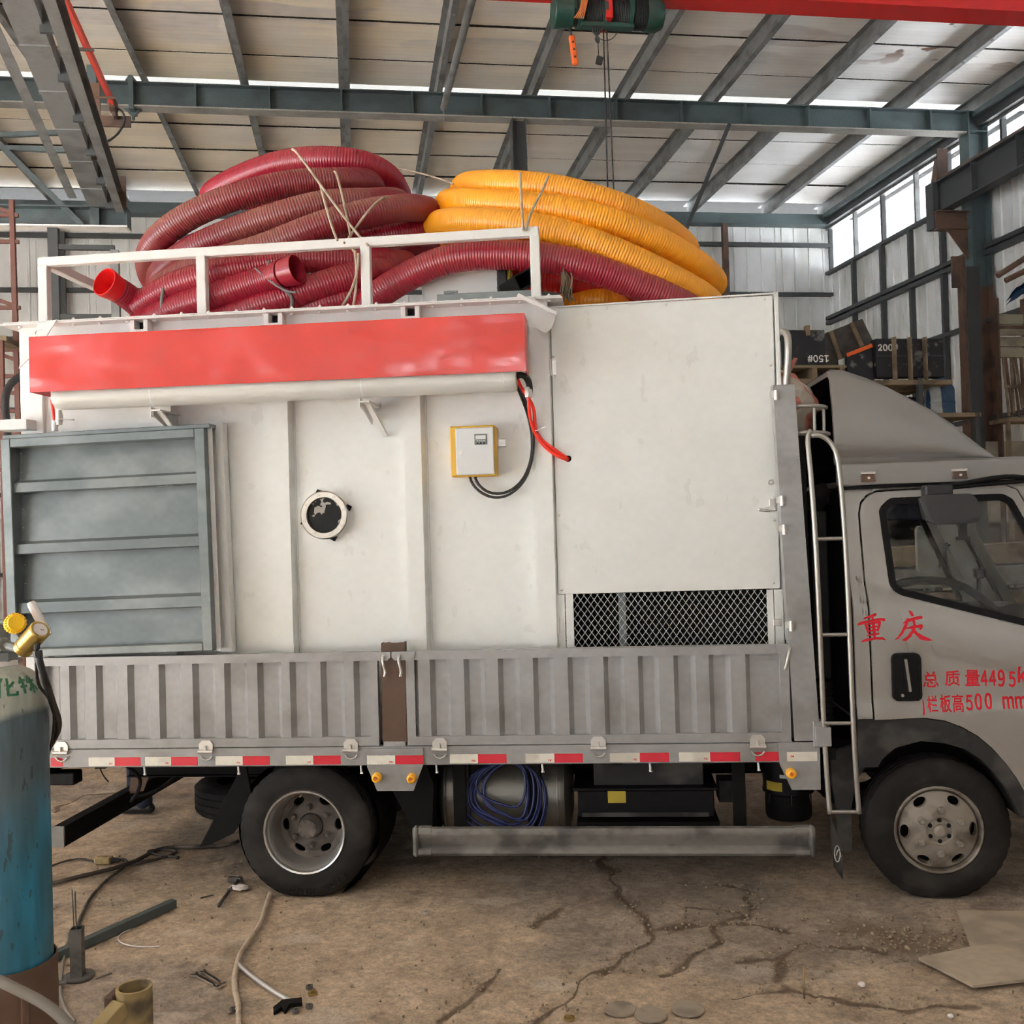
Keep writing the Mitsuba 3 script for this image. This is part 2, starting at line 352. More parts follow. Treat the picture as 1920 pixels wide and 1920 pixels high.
for k in range(28):
    a = VF + k * 1.02
    part(wr, 'wall_sheet_panel', wall_strip('right', a, min(a + 1.02, VB), 2.05, 6.88), 'wall_sheet', False)
part(wr, 'plinth', hl(bx(UR - .05, UR + .25, VF, VB, 0, 2.05)), 'plaster', False)
for z in (3.4, 4.85, 5.86, 5.96):
    part(wr, 'girt', hl(bx(UR - .13, UR - .02, VF, VB, z, z + .065)), 'dark_frame', False)
for v in (10.2, 11.3, 12.5, 15.15, 16.1, 17.05, 18.1):
    part(wr, 'stud', hl(bx(UR - .10, UR - .02, v - .035, v + .035, 2.1, 6.88)), 'dark_frame', False)
part(wr, 'eave_beam', hl(bx(UR - .16, UR + .1, VF, VB, 7.80, 8.05)), 'dark_frame', False)
part(wr, 'eave_channel', hl(bx(UR - .26, UR - .16, VF, VB, 7.92, 8.0)), 'girder_paint', False)
wn = thing('window_1', 'long band of clerestory panes high on the right wall', kind='structure')
part(wn, 'sill', hl(bx(UR - .10, UR + .06, VF, VB, 6.86, 6.92)), 'dark_frame', False)
part(wn, 'head', hl(bx(UR - .06, UR + .06, VF, VB, 7.76, 7.81)), 'galvanised', False)
vs = [19.12, 18.09, 17.06, 15.95, 15.0, 14.22, 13.6, 12.62] + [11.6 - 1.03 * k for k in range(21)]
for i, v in enumerate(vs):
    part(wn, 'mullion', hl(bx(UR - .04, UR + .04, v - .025, v + .025, 6.92, 7.76)), 'galvanised' if i % 2 else 'dark_frame', False)
for a, b in zip(vs[1:], vs[:-1]):
    q = TM(np.array([(UR, a + .025, 6.92), (UR, b - .025, 6.92), (UR, b - .025, 7.76), (UR, a + .025, 7.76)]), np.array([(0, 1, 2), (0, 2, 3)]), process=False)
    part(wn, 'pane', hl(q), 'pane_glass', False)
wl = thing('wall_left', 'left wall with a wide open vehicle doorway', kind='structure')
DOOR0, DOOR1, DOORZ = -4.0, 7.5, 6.6
part(wl, 'wall_sheet_panel', wall_strip('left', DOOR1, VB, 0, 8.1), 'wall_sheet', False)
part(wl, 'wall_sheet_panel', wall_strip('left', VF, DOOR0, 0, 8.1), 'wall_sheet', False)
part(wl, 'lintel', wall_strip('left', DOOR0, DOOR1, DOORZ, 8.1), 'wall_sheet', False)
wf = thing('wall_front', 'front wall with an open doorway behind the camera', kind='structure')
part(wf, 'wall_sheet_panel', wall_strip('front', UL, -4.8, 0, 8.1), 'wall_sheet', False)
part(wf, 'wall_sheet_panel', wall_strip('front', -2.2, UR, 0, 8.1), 'wall_sheet', False)
part(wf, 'lintel', wall_strip('front', -4.8, -2.2, 5.0, 8.1), 'wall_sheet', False)
mat('yard_concrete', (0.58, 0.58, 0.575), 0.9)
solo('outside_yard', hl(bx(-60, 60, -60, 60, -0.12, -0.05)), 'yard_concrete', 'yard outside the hall', kind='structure', smooth=False)
# ------------------------------------------------------------------ truck materials
mat('bed_silver', weathered((0.315, 0.315, 0.315), (0.25, 0.247, 0.24), 4.0, 0.5, 0.75), 0.42, 0.25, bump=P(lambda p, n, uv: fbm(p.x * 5, p.y * 5, p.z * 5, 3)), bs=0.004)
mat('cab_silver', P(lambda p, n, uv: mix((0.385, 0.372, 0.355), (0.32, 0.30, 0.275), smoothstep(1.25, 0.7, p.z) * fbm(p.x * 5, p.y * 5, p.z * 5, 3))), 0.32, 0.45, 1.0)
mat('tube_steel', (0.42, 0.40, 0.37), 0.33, 0.75)
mat('rubber', weathered((0.013, 0.012, 0.012), (0.035, 0.032, 0.029), 5.0, 0.4, 0.75), 0.75, spec=0.3)
mat('black_plastic', (0.006, 0.006, 0.007), 0.5, spec=0.2)
mat('dusty_plastic', weathered((0.026, 0.026, 0.027), (0.075, 0.072, 0.066), 6.0, 0.45, 0.75), 0.65, spec=0.35)
mat('chassis_black', (0.006, 0.006, 0.006), 0.75, spec=0.2)
mat('front_rim_paint', weathered((0.30, 0.27, 0.23), (0.14, 0.115, 0.095), 9.0, 0.45, 0.75), 0.55, 0.2)
mat('rear_rim_paint', (0.34, 0.335, 0.33), 0.38, 0.6)
mat('rim_lip', (0.72, 0.72, 0.72), 0.22, 0.85)
mat('rear_disc_paint', weathered((0.12, 0.105, 0.095), (0.20, 0.18, 0.165), 9.0, 0.5, 0.8), 0.6, 0.2)
mat('dark_hole', (0.004, 0.004, 0.004), 0.9)
mat('brown_primer', weathered((0.095, 0.052, 0.032), (0.06, 0.036, 0.028), 6.0), 0.55)
mat('reflector_red', (0.62, 0.02, 0.04), 0.3, coat=0.5)
mat('reflector_white', weathered((0.70, 0.68, 0.60), (0.55, 0.52, 0.45), 9.0), 0.35, coat=0.4)
mat('amber', (0.95, 0.50, 0.03), 0.3, coat=0.6)
mat('amber_core', (0.55, 0.16, 0.03), 0.4)
mat('zinc', (0.62, 0.60, 0.57), 0.35, 0.7)
mat('step_aluminium', weathered((0.22, 0.215, 0.20), (0.10, 0.098, 0.092), 7.0, 0.45, 0.72), 0.5, 0.3)
mat('tank_metal', (0.20, 0.195, 0.175), 0.38, 0.7)
mat('label_yellow', (0.45, 0.34, 0.04), 0.6)
mat('label_grey', (0.55, 0.55, 0.55), 0.6)
mat('red_stencil', (0.60, 0.012, 0.03), 0.5)
mat('chrome', (0.78, 0.77, 0.75), 0.12, 0.95)
mat('mirror_grey', (0.026, 0.026, 0.028), 0.5, spec=0.4)
mat('white_plastic', (0.85, 0.86, 0.86), 0.4)
mat('interior_grey', (0.075, 0.073, 0.068), 0.7)
mat('blue_black', (0.012, 0.018, 0.035), 0.6)
scene['mat_dark_glass'] = {'type': 'thindielectric', 'int_ior': 1.5, 'specular_transmittance': {'type': 'rgb', 'value': [0.88, 0.90, 0.87]}}

tk = thing('truck', 'silver light-duty truck with corrugated drop sides carrying the white equipment box', 'truck')
def tp(name, mesh, m, smooth=30, label=None, **k): return part(tk, name, mesh, m, smooth, label, **k)
YR = 5.45
# chassis and bed
tp('side_rail', bx(-3.15, 1.06, YR, YR + .05, .74, .843, .004), 'bed_silver', label='silver bed rail carrying the reflective strips')
tp('side_rail', bx(-3.15, 1.06, 7.48, 7.53, .74, .843, .004), 'bed_silver')
tp('bed_floor', bx(-3.14, 1.05, YR + .05, 7.48, .80, .842), 'chassis_black', False)
tp('rear_sill', bx(-3.19, -3.145, YR, 7.53, .70, .843, .004), 'chassis_black')
for x in np.arange(-2.9, 1.1, .48):
    tp('cross_member', bx(x, x + .06, YR + .06, 7.47, .72, .80), 'chassis_black', False)
for y in (6.12, 6.82):
    tp('chassis_rail', cat([bx(-3.0, 2.5, y, y + .008, .53, .72), bx(-3.0, 2.5, y - .03, y + .04, .712, .72), bx(-3.0, 2.5, y - .03, y + .04, .53, .538)]), 'chassis_black', False)
# drop sides: mitred frame, ribs one by one, backing sheet
def gate(x0, x1, ribs, label, near=True, y=YR):
    s = 1 if near else -1
    g = tp('drop_side', bx(x0 + .03, x1 - .03, y + s * .034, y + s * .040, .87, 1.33), 'bed_silver', False, label=label)
    def sub(name, mesh, m, sm=30, **k): return part(g, name, mesh, m, sm, **k)
    zb, zt, w = .847, 1.352, .047
    out = [(x0, zb), (x1, zb), (x1, zt), (x0, zt)]; inn = [(x0 + w, zb + w), (x1 - w, zb + w), (x1 - w, zt - w), (x0 + w, zt - w)]
    for a, b, c, d in ((out[0], out[1], inn[1], inn[0]), (out[1], out[2], inn[2], inn[1]), (out[2], out[3], inn[3], inn[2]), (out[3], out[0], inn[0], inn[3])):
        sub('frame_bar', xz([a, b, c, d], y - s * .004, y + s * .036), 'bed_silver', False)
    for a, b in ribs:
        pr = [(a - .026, y + s * .035), (a, y + s * .004), (b, y + s * .004), (b + .026, y + s * .035)]
        v = np.array([(px, py, z) for z in (.888, 1.308) for px, py in pr])
        f = np.array([(0, 1, 5), (0, 5, 4), (1, 2, 6), (1, 6, 5), (2, 3, 7), (2, 7, 6)])
        sub('rib', TM(v, f, process=False), 'bed_silver', False)
    return g, sub
RL = [(-3.060, -3.008), (-2.915, -2.853), (-2.730, -2.671), (-2.543, -2.491), (-2.363, -2.299), (-2.169, -2.118), (-1.989, -1.932), (-1.797, -1.750), (-1.637, -1.578), (-1.448, -1.395)]
RR = [(-1.041, -.977), (-.867, -.792), (-.680, -.608), (-.494, -.420), (-.309, -.235), (-.122, -.046), (.063, .136), (.244, .322), (.436, .505), (.617, .694)]
g1, s1 = gate(-3.19, -1.262, RL, 'silver corrugated drop side behind the rear wheel')
g2, s2 = gate(-1.107, .916, RR, 'silver corrugated drop side between the brown post and the cab')
gate(-3.19, .916, RL + RR, 'drop side on the far side of the bed', False, 7.53)
tp('rear_drop_side', bx(-3.20, -3.16, YR + .05, 7.48, .85, 1.33), 'bed_silver')
for sub, x0, x1, xh, tilt in ((s1, -1.375, -1.150 - .038, -1.222, .002), (s2, -1.180, -1.075 + .03, -1.135, .003)):
    left = sub is s1
    pl = [(-1.315, 1.352), (-1.187, 1.352), (-1.187, 1.322), (-1.205, 1.305), (-1.295, 1.305), (-1.318, 1.33)] if left else [(-1.180, 1.352), (-1.052, 1.352), (-1.055, 1.325), (-1.085, 1.305), (-1.165, 1.305), (-1.180, 1.322)]
    sub('latch_plate', xz(pl, YR - .012, YR - .005), 'bed_silver', False)
    sub('latch_handle', wire([(xh, YR - .012, 1.335), (xh - .004, YR - .03, 1.31), (xh + .004, YR - .028, 1.27), (xh + .003, YR - .028, 1.22)], .008), 'zinc', True, label='bent light grey latch handle')
s2('latch_plate', xz([(.845, 1.352), (.945, 1.352), (.955, 1.33), (.935, 1.305), (.86, 1.305)], YR - .016, YR - .008), 'bed_silver', False)
s2('latch_handle', wire([(.922, YR - .01, 1.338), (.915, YR - .035, 1.325), (.90, YR - .035, 1.26), (.890, YR - .03, 1.225)], .009), 'zinc', True)
# brown post between the drop sides, front post
post_poly = [(-1.246, .866), (-1.112, .866), (-1.110, 1.402), (-1.13, 1.396), (-1.19, 1.393), (-1.205, 1.398), (-1.232, 1.394), (-1.240, 1.398)]
tp('middle_post', xz(post_poly, YR + .004, YR + .06), 'brown_primer', False, label='brown primed steel post between the two drop sides')
tp('post_foot', bx(-1.240, -1.118, YR - .004, YR + .05, .838, .868, .003), 'bed_silver')
tp('front_post', xz([(.880, 2.706), (.990, 2.706), (1.061, .852), (.931, .852)], 5.44, 5.52), 'bed_silver', False, label='tall grey sheet post at the front end of the bed')
tp('post_foot', bx(1.025, 1.078, 5.43, 5.50, .82, .955, .004), 'bed_silver')
for (x, z) in ((.893, 2.65), (.905, 2.10), (.912, 1.95), (.930, 1.45)):
    h = tp('post_hinge', cyl((x, 5.425, z - .026), (x, 5.425, z + .026), .0125, 12), 'zinc')
    part(h, 'hinge_leaf', bx(x - .03, x + .004, 5.434, 5.441, z - .012, z + .022), 'zinc', False)
# reflective strips
ST = [(-3.20, -3.124, -3.054), (-2.904, -2.753, -2.604), (-2.578, -2.429, -2.278), (-2.177, -2.024, -1.872), (-1.782, -1.630, -1.478), (-1.330, -1.175, -1.022), (-.881, -.729, -.575), (-.474, -.320, -.169), (-.027, .130, .284), (.335, .496, .651)]
def mark(x, z, y, text, h, m='red_stencil'):
    t = meshkit.text_mesh(text, h, .0008, True); t.apply_transform(np.array([[1, 0, 0, x], [0, 0, -1, y], [0, 1, 0, z], [0, 0, 0, 1.0]])); return t
SKX = -1.331
for i, (a, b, c) in enumerate(ST + [(.889, .729, .887)]):
    y = YR - .0015 if i not in (5, 10) else 5.4375
    st = tp('reflective_strip', bx(b, c, (YR - .0015) if i == 10 else y, 5.452, .748, .796), 'reflector_red', False, label='red and white reflective strip')
    if i == 0: continue
    w0, w1 = (a, b) if i < 10 else (.889, 1.042)
    part(st, 'white_half', bx(w0, w1, y, 5.452, .7485, .7965), 'reflector_white', False)
    part(st, 'red_mark', mark(w1 - .034 if i < 10 else .905, .757 if i < 10 else .77, y - .0005, 'PIC' if i < 10 else '3M', .009), 'red_stencil', False)
# hinges under the drop sides
def drop_hinge(x):
    z = .835
    top = Polygon([(x - .038, z - .002), (x + .038, z - .002), (x + .040, z + .03), (x + .022, z + .052), (x - .022, z + .052), (x - .040, z + .03)])
    h = tp('drop_hinge', xz(top, YR - .014, YR - .006), 'zinc', False, label='grey hinge under the drop side')
    part(h, 'barrel', cyl((x - .042, YR - .022, z - .008), (x + .042, YR - .022, z - .008), .011, 12), 'zinc')
    part(h, 'pin', bx(x - .006, x + .006, YR - .03, YR - .012, z - .005, z + .024, .002), 'zinc')
    a = np.linspace(-.15 * np.pi, -.85 * np.pi, 9)
    part(h, 'ring', wire([(x + .038 * math.cos(t), YR - .012, z - .015 + .042 * math.sin(t) * 1.0) for t in a], .005, 6), 'zinc', True)
for x in (-3.055, -2.225, -1.417, -.932, -.085, .741): drop_hinge(x)
# skirt plates with amber markers, hanging bolts
sk = tp('skirt_plate', xz([(-1.331, .832), (-1.022, .832), (-1.025, .742), (-1.081, .606), (-1.279, .606), (-1.331, .736)], 5.438, 5.446), 'bed_silver', False)
sk2 = tp('skirt_plate', xz([(.845, .846), (1.057, .846), (1.055, .600), (.908, .600), (.850, .735)], 5.438, 5.446), 'bed_silver', False)
def marker(par, x, z):
    m = part(par, 'marker_light', lathe([(0, 0), (.026, 0), (.026, .55), (.022, .85), (.014, 1), (.011, .78), (0, .72)], (x, 5.439, z), (x, 5.392, z), 24), 'amber', label='round amber marker light')
    return m
for par, x, z in ((sk, -1.276, .681), (sk, -1.086, .676), (sk2, .905, .690)):
    marker(par, x, z)
    part(par, 'marker_core', lathe([(0, 0), (.011, 0), (.008, 1), (0, 1)], (x, 5.41, z), (x, 5.398, z), 12), 'amber_core')
for x in (-2.599, -2.063, -1.376, -.962, -.389, .182, .745):
    tp('hanging_bolt', cat([cyl((x, YR + .03, .745), (x + .004, YR + .03, .695), .0055, 8), cyl((x + .004, YR + .03, .697), (x + .004, YR + .03, .690), .009, 8)]), 'white_plastic', True)

# ---- wheels
def tyre(c, R, W, rr, n=120, flat=True, tread=True):
    """Tyre round the y axis, near face at c.y; c is the hub centre on the near face."""
    pr = [(rr + .004, .02), (rr + .010, .004), (rr + .03, 0.0), (R - .09, -.006), (R - .055, 0), (R - .045, .004), (R - .022, .012), (R - .006, .026)]
    half = [(r, y) for r, y in pr]
    body = []
    y = .03
    while y < W - .03:
        body += [(R, y), (R, y + .030), (R - .011, y + .032), (R - .011, y + .040)]; y += .042
    prof = half + [(r, yy) for r, yy in body if yy < W - .028] + [(r, W - yy) for r, yy in half[::-1]]
    a = np.arange(n) * 2 * np.pi / n
    v = []
    for k, (r, yy) in enumerate(prof):
        r_ = np.full(n, r)
        if tread and r > R - .0065: r_ = r - .004 * (np.arange(n) % 3 == 0)
        v.append(np.stack([r_ * np.cos(a), np.full(n, yy), r_ * np.sin(a)], 1))
    v = np.vstack(v)
    if flat: v[:, 2] = np.where(v[:, 2] < -(R - .016), -(R - .016) + (v[:, 2] + R - .016) * .05, v[:, 2])
    k = len(prof); i, j = np.meshgrid(np.arange(k - 1), np.arange(n), indexing='ij')
    q = np.stack([i * n + j, i * n + (j + 1) % n, (i + 1) * n + (j + 1) % n, (i + 1) * n + j], -1).reshape(-1, 4)
    return mv(TM(v, np.vstack([q[:, [0, 1, 2]], q[:, [0, 2, 3]]]), process=False), *c)
def ylathe(prof, x, z, n=64):
    """Profile (radius, y) revolved about the y axis through (x, z)."""
    y0, y1 = 0.0, 10.0
    return lathe([(r, y / 10.0) for r, y in prof], (x, 0, z), (x, 10, z), n)
def cut_disc(prof, x, z, holes, n=72):
    """Solid of revolution about y (closed profile of (radius, y)) with oval holes cut through it."""
    cs = m3.CrossSection([[(r, -y) for r, y in prof]], m3.FillRule.NonZero)
    b = m3.Manifold.revolve(cs, n).rotate([90, 0, 0]).translate([x, 0, z])     # z -> -y
    for hx, hz, rx, rz, ang in holes:
        e = m3.Manifold.cylinder(1.0, 1.0, 1.0, 24, True).scale([rx, rz, 2.0]).rotate([90, 0, 0]).rotate([0, -ang, 0]).translate([x + hx, 5.6, z + hz])
        b = b - e
    return unman(b)
def front_wheel(x, y, z, side=1):
    w = tp('front_wheel', tyre((x, y, z), .372, .205, .222), 'rubber', 40)
    def sub(n, m, mt, s=30, **k): return part(w, n, m, mt, s, **k)
    sub('rim', ylathe([(.224, y + .03), (.229, y + .006), (.222, y - .002), (.214, y + .004), (.210, y + .03), (.205, y + .055)], x, z), 'front_rim_paint')
    prof = [(.207, y + .05), (.200, y + .022), (.165, y + .002), (.10, y - .022), (.075, y - .024), (.072, y - .008), (.062, y - .004), (.062, y + .02), (.10, y + .01), (.165, y + .03), (.20, y + .06)]
    holes = [(.172 * math.cos(t), .172 * math.sin(t), .022, .036, math.degrees(t)) for t in np.radians([2, 62, 122, 182, 242, 302])]
    sub('disc', cut_disc(prof, x, z, holes), 'front_rim_paint', label='dusty silver wheel disc with six oval holes')
    sub('hub', ylathe([(0, y - .034), (.020, y - .034), (.034, y - .024), (.036, y - .006), (.064, y - .002), (.07, y + .02)], x, z, 32), 'front_rim_paint')
    for t in np.radians([30, 90, 150, 210, 270, 330]):
        sub('hub_hole', ylathe([(0, y - .0075), (.011, y - .0075), (.011, y)], x + .054 * math.cos(t), z + .054 * math.sin(t), 10), 'dark_hole')
        a = t + math.radians(-2)
        nx, nz = x + .112 * math.cos(a), z + .112 * math.sin(a)
        sub('wheel_nut', cat([hexnut((nx, y - .018, nz), (0, -1, 0), .020, .022), cyl((nx, y - .03, nz), (nx, y - .052, nz), .010, 10)]), 'front_rim_paint')
    sub('brake_drum', ylathe([(0, y + .10), (.19, y + .10), (.19, y + .2)], x, z, 32), 'chassis_black')
    return w
def rear_wheel(x, y, z):
    w = tp('rear_wheel', tyre((x, y, z), .372, .205, .222), 'rubber', 40)
    def sub(n, m, mt, s=30, **k): return part(w, n, m, mt, s, **k)
    sub('rim', ylathe([(.214, y + .02), (.206, y + .03), (.196, y + .06), (.192, y + .12), (.186, y + .15)], x, z), 'rear_rim_paint', label='bright steel rim of the rear wheel')
    sub('rim_lip', ylathe([(.226, y + .03), (.233, y + .006), (.228, y - .004), (.219, y - .001), (.216, y + .008), (.214, y + .021)], x, z), 'rim_lip')
    prof = [(.188, y + .15), (.180, y + .158), (.150, y + .162), (.112, y + .138), (.070, y + .136), (.070, y + .16), (.112, y + .16), (.15, y + .185), (.186, y + .175)]
    holes = [(.150 * math.cos(t), .150 * math.sin(t), .020, .034, math.degrees(t)) for t in np.radians([0, 60, 120, 180, 240, 300])]
    sub('disc', cut_disc(prof, x, z, holes), 'rear_disc_paint')
    sub('hub', ylathe([(0, y + .055), (.050, y + .055), (.054, y + .062), (.056, y + .09), (.062, y + .10), (.066, y + .14)], x, z, 32), 'rear_disc_paint')
    for t in np.radians(np.arange(8) * 45 + 20):
        sub('hub_bolt', hexnut((x + .043 * math.cos(t), y + .055, z + .043 * math.sin(t)), (0, -1, 0), .007, .007), 'rear_disc_paint')
    for t in np.radians([33, 93, 153, 213, 273, 333]):
        nx, nz = x + .108 * math.cos(t), z + .108 * math.sin(t)
        sub('wheel_nut', cat([hexnut((nx, y + .135, nz), (0, -1, 0), .018, .02), cyl((nx, y + .12, nz), (nx, y + .105, nz), .009, 10)]), 'rear_disc_paint')
    sub('valve', cyl((x - .052, y + .10, z + .168), (x - .036, y + .09, z + .186), .004, 6), 'chrome')
    sub('inner_tyre', tyre((x, y + .27, z), .372, .205, .222), 'rubber', 40)
    sub('brake_drum', ylathe([(0, y + .22), (.175, y + .22), (.175, y + .4)], x, z, 32), 'chassis_black')
    # raised lettering low on the sidewall
    word = 'RIDE-WING'
    ms = []
    for i, ch in enumerate(word):
        if ch == '-': g = mv(bx(-.006, .006, .010, .014, 0, .0022), 0, 0, 0)
        else: g = meshkit.text_mesh(ch, .030, .0022)
        g = mv(g, -g.bounds[:, 0].mean(), 0, 0)
        ang = math.radians(312 - i * 7.0)
        # top of each letter towards the hub
        ex, ez = (math.sin(ang), -math.cos(ang)), (math.cos(ang), math.sin(ang))
        M = np.eye(4); r = .306
        M[:3, 0] = (-ex[0], 0, -ex[1]); M[:3, 1] = (ez[0], 0, ez[1]); M[:3, 2] = (0, -1, 0)
        M[:3, 0] = np.cross(M[:3, 1], M[:3, 2])
        M[:3, 3] = (x + r * math.cos(ang), y - .0035, z + r * math.sin(ang))
        g.apply_transform(M); ms.append(g)
    sub('sidewall_lettering', cat(ms), 'rubber', False)
    return w
ZW = .358
front_wheel(1.672, 5.545, ZW)
rear_wheel(-1.715, 5.525, ZW)
w = tp('front_wheel', tyre((1.672, 7.25, ZW), .372, .205, .222), 'rubber', 40)
w = tp('rear_wheel', tyre((-1.715, 7.05, ZW), .372, .48, .222), 'rubber', 40)
tp('front_axle', cyl((1.672, 5.7, ZW), (1.672, 7.3, ZW), .05, 12), 'chassis_black')
tp('rear_axle', cat([cyl((-1.715, 5.9, ZW), (-1.715, 7.2, ZW), .075, 16), sphere((-1.715, 6.5, ZW), .2)]), 'chassis_black')
sp = tp('spare_wheel', mv(rot(tyre((0, 0, 0), .365, .205, .222, flat=False), -90, (1, 0, 0)), -2.37, 6.55, .42), 'rubber', 40, label='spare tyre slung flat under the rear of the bed')
part(sp, 'rim', mv(lathe([(.1, 0), (.225, .1), (.225, 1)], (0, 0, 0), (0, 0, .1), 32), -2.37, 6.55, .25), 'rear_disc_paint')
# mudflaps and fenders
tp('mudflap', xz([(-2.06, .74), (-2.20, .50), (-2.335, .262), (-2.27, .275), (-2.14, .335), (-2.02, .50)], 5.58, 5.60), 'chassis_black', False, label='black plastic flap behind the rear wheel')
tp('mudflap', xz([(-1.30, .70), (-1.06, .235), (-1.02, .27), (-1.0, .60), (-1.05, .74)], 5.60, 6.0), 'chassis_black', False)
tp('inner_fender', ylathe([(.405, 5.62), (.410, 6.05)], -1.715, ZW, 48), 'chassis_black')
# lower front: liner strip and flap with a ring emblem
tp('fender_strip', xz([(1.15, .75), (1.30, .80), (1.36, .72), (1.275, .60), (1.245, .45), (1.243, .232), (1.165, .222), (1.172, .45), (1.15, .60)], 5.62, 5.66), 'dusty_plastic', False)
fl = tp('front_mudflap', poly3([(0, .27), (.062, .10), (.062, -.075), (.012, 0.0), (0, .08)], .006, (1.121, 5.56, .165), ux=(.93, .36, 0)), 'dusty_plastic', False)
a = np.linspace(0, 2 * np.pi, 25)[:-1]
part(fl, 'ring_emblem', wire([(1.121 + .93 * (.034 + .016 * math.cos(t)), 5.553 + .36 * (.034 + .016 * math.cos(t)), .165 + .065 + .042 * math.sin(t)) for t in a], .0035, 6, .004, True), 'label_grey', True)
part(fl, 'emblem_bar', wire([(1.146, 5.560, .222), (1.160, 5.566, .252), (1.172, 5.570, .212)], .003, 6, .004), 'label_grey', True)

# ---- side step bar
yb = 5.40
pr = [(yb + .03, .417), (yb - .004, .415), (yb - .008, .39), (yb - .004, .372), (yb + .034, .366), (yb + .040, .345), (yb + .038, .328), (yb + .004, .320), (yb - .014, .305), (yb - .016, .288), (yb - .006, .274), (yb + .03, .270)]
def xprism(pr, x0, x1):
    return poly3([(y, z) for y, z in pr], x1 - x0, (x0, 0, 0), (0, 1, 0), (0, 0, 1))
sb = tp('side_step', xprism(pr, -.985, .91), 'step_aluminium', 28, label='long dusty aluminium side step bar between the wheels')
for x0, x1 in ((-1.083, -.985), (.91, 1.012)):
    big = [(y - .004 if z > .28 and y < yb + .025 else y, z + (.006 if z > .34 else -.004)) for y, z in pr]
    part(sb, 'end_cap', cat([xprism(big, x0 + (.03 if x0 < 0 else 0), x1 - (0 if x0 < 0 else .03)), bx(x0, x0 + .034, yb - .02, yb + .03, .268, .428, .012) if x0 < 0 else bx(x1 - .034, x1, yb - .02, yb + .03, .268, .428, .012)]), 'step_aluminium', 50)
for x in (-.86, .66): part(sb, 'hanger', cat([bx(x - .035, x + .035, 5.62, 5.635, .30, .74, .002), bx(x - .035, x + .035, yb + .03, 5.62, .30, .315)]), 'chassis_black', False)

# ---- fuel tank, boxes, filter under the bed
tn = tp('fuel_tank', lathe([(0, 0), (.10, .005), (.19, .025), (.232, .06), (.245, .10), (.245, .90), (.232, .94), (.19, .975), (.10, .995), (0, 1)], (-1.02, 5.96, .475), (-.24, 5.96, .475), 48), 'tank_metal', label='dull metal fuel tank behind the side step')
for x0, x1, m in ((-.895, -.815, 'dusty_plastic'), (-.49, -.415, 'chassis_black')):
    part(tn, 'strap', lathe([(.249, 0), (.249, 1)], (x0, 5.96, .475), (x1, 5.96, .475), 40), m)
    part(tn, 'strap_leg', bx(x0, x1, 5.69, 5.70, .30, .74, .002), m, False)
for x in (-.97, -.33): part(tn, 'seam', lathe([(.247, 0), (.249, .5), (.247, 1)], (x, 5.96, .475), (x + .012, 5.96, .475), 40), 'tank_metal')
bt = tp('battery_box', bx(-.21, .53, 5.66, 6.05, .40, .545, .006), 'black_plastic', label='black battery box with a yellow label')
part(bt, 'lid', bx(-.235, .55, 5.645, 6.06, .545, .562, .004), 'black_plastic')
part(bt, 'tray', bx(-.19, .50, 5.655, 5.665, .402, .425), 'dusty_plastic', False)
part(bt, 'battery', bx(-.12, .48, 5.70, 6.0, .56, .70, .006), 'dusty_plastic')
part(bt, 'warning_label', bx(-.045, .053, 5.6565, 5.661, .478, .547), 'label_yellow', False)
part(bt, 'carrier', bx(-.22, .56, 5.70, 6.1, .33, .36), 'chassis_black')
tp('small_box', bx(.57, .66, 5.80, 5.95, .44, .56, .004), 'dusty_plastic')
fi = tp('air_filter', lathe([(0, 0), (.12, .0), (.128, .05), (.128, .40), (.142, .43), (.142, .47), (.138, .50), (.138, .96), (.10, 1), (0, 1)], (.975, 5.97, .315), (.975, 5.97, .66), 40), 'black_plastic', label='black air filter canister with a yellow label')
def curved_label(cx, cy, r, a0, a1, z0, z1):
    a = np.linspace(math.radians(a0), math.radians(a1), 9)
    v = np.array([(cx + r * math.cos(t), cy + r * math.sin(t), z) for z in (z0, z1) for t in a]); n = 9
    f = [(i, i + 1, n + i + 1) for i in range(n - 1)] + [(i, n + i + 1, n + i) for i in range(n - 1)]
    return TM(v, np.array(f), process=False)
part(fi, 'yellow_label', curved_label(.975, 5.97, .1405, 205, 248, .485, .535), 'label_yellow', False)
part(fi, 'white_label', curved_label(.975, 5.97, .1405, 243, 268, .56, .58), 'label_grey', False)
for t in (215, 268, 318):
    t = math.radians(t); part(fi, 'clip', bar((.975 + .147 * math.cos(t), 5.97 + .147 * math.sin(t), .41), (.975 + .137 * math.cos(t), 5.97 + .137 * math.sin(t), .47), .012, .006), 'dusty_plastic')
tp('fender_bracket', bx(1.10, 1.15, 5.5, 5.9, .74, .80), 'chassis_black')

# ---- rear end: bumper bar, hanger plate, lamp box, loose cables
ub = tp('rear_underrun_bar', bar((-3.17, 5.60, .315), (-3.12, 7.35, .335), .075, .115, .004), 'chassis_black', label='black square underrun bar across the tail')
part(ub, 'end_plate', bar((-3.173, 5.588, .315), (-3.172, 5.602, .315), .078, .118, .001), 'step_aluminium')
pl = Polygon([(0, 0), (.10, .02), (.20, .27), (.20, .34), (.04, .34), (.04, .24)]).difference(Point(.11, .20).buffer(.055))
for y in (6.35, 6.95): part(ub, 'hanger_plate', xz(shapely.affinity.translate(pl, -3.12, .36), y, y + .012), 'rust_steel', False)
tp('tail_lamp', bx(-3.19, -3.02, 5.50, 5.60, .63, .70, .006), 'black_plastic', label='dark tail lamp housing')
tp('loose_cable', wire([(-2.95, 5.8, .73), (-2.86, 5.85, .64), (-2.85, 5.95, .55), (-2.93, 6.05, .43), (-2.98, 6.1, .38)], .011), 'rubber', True)
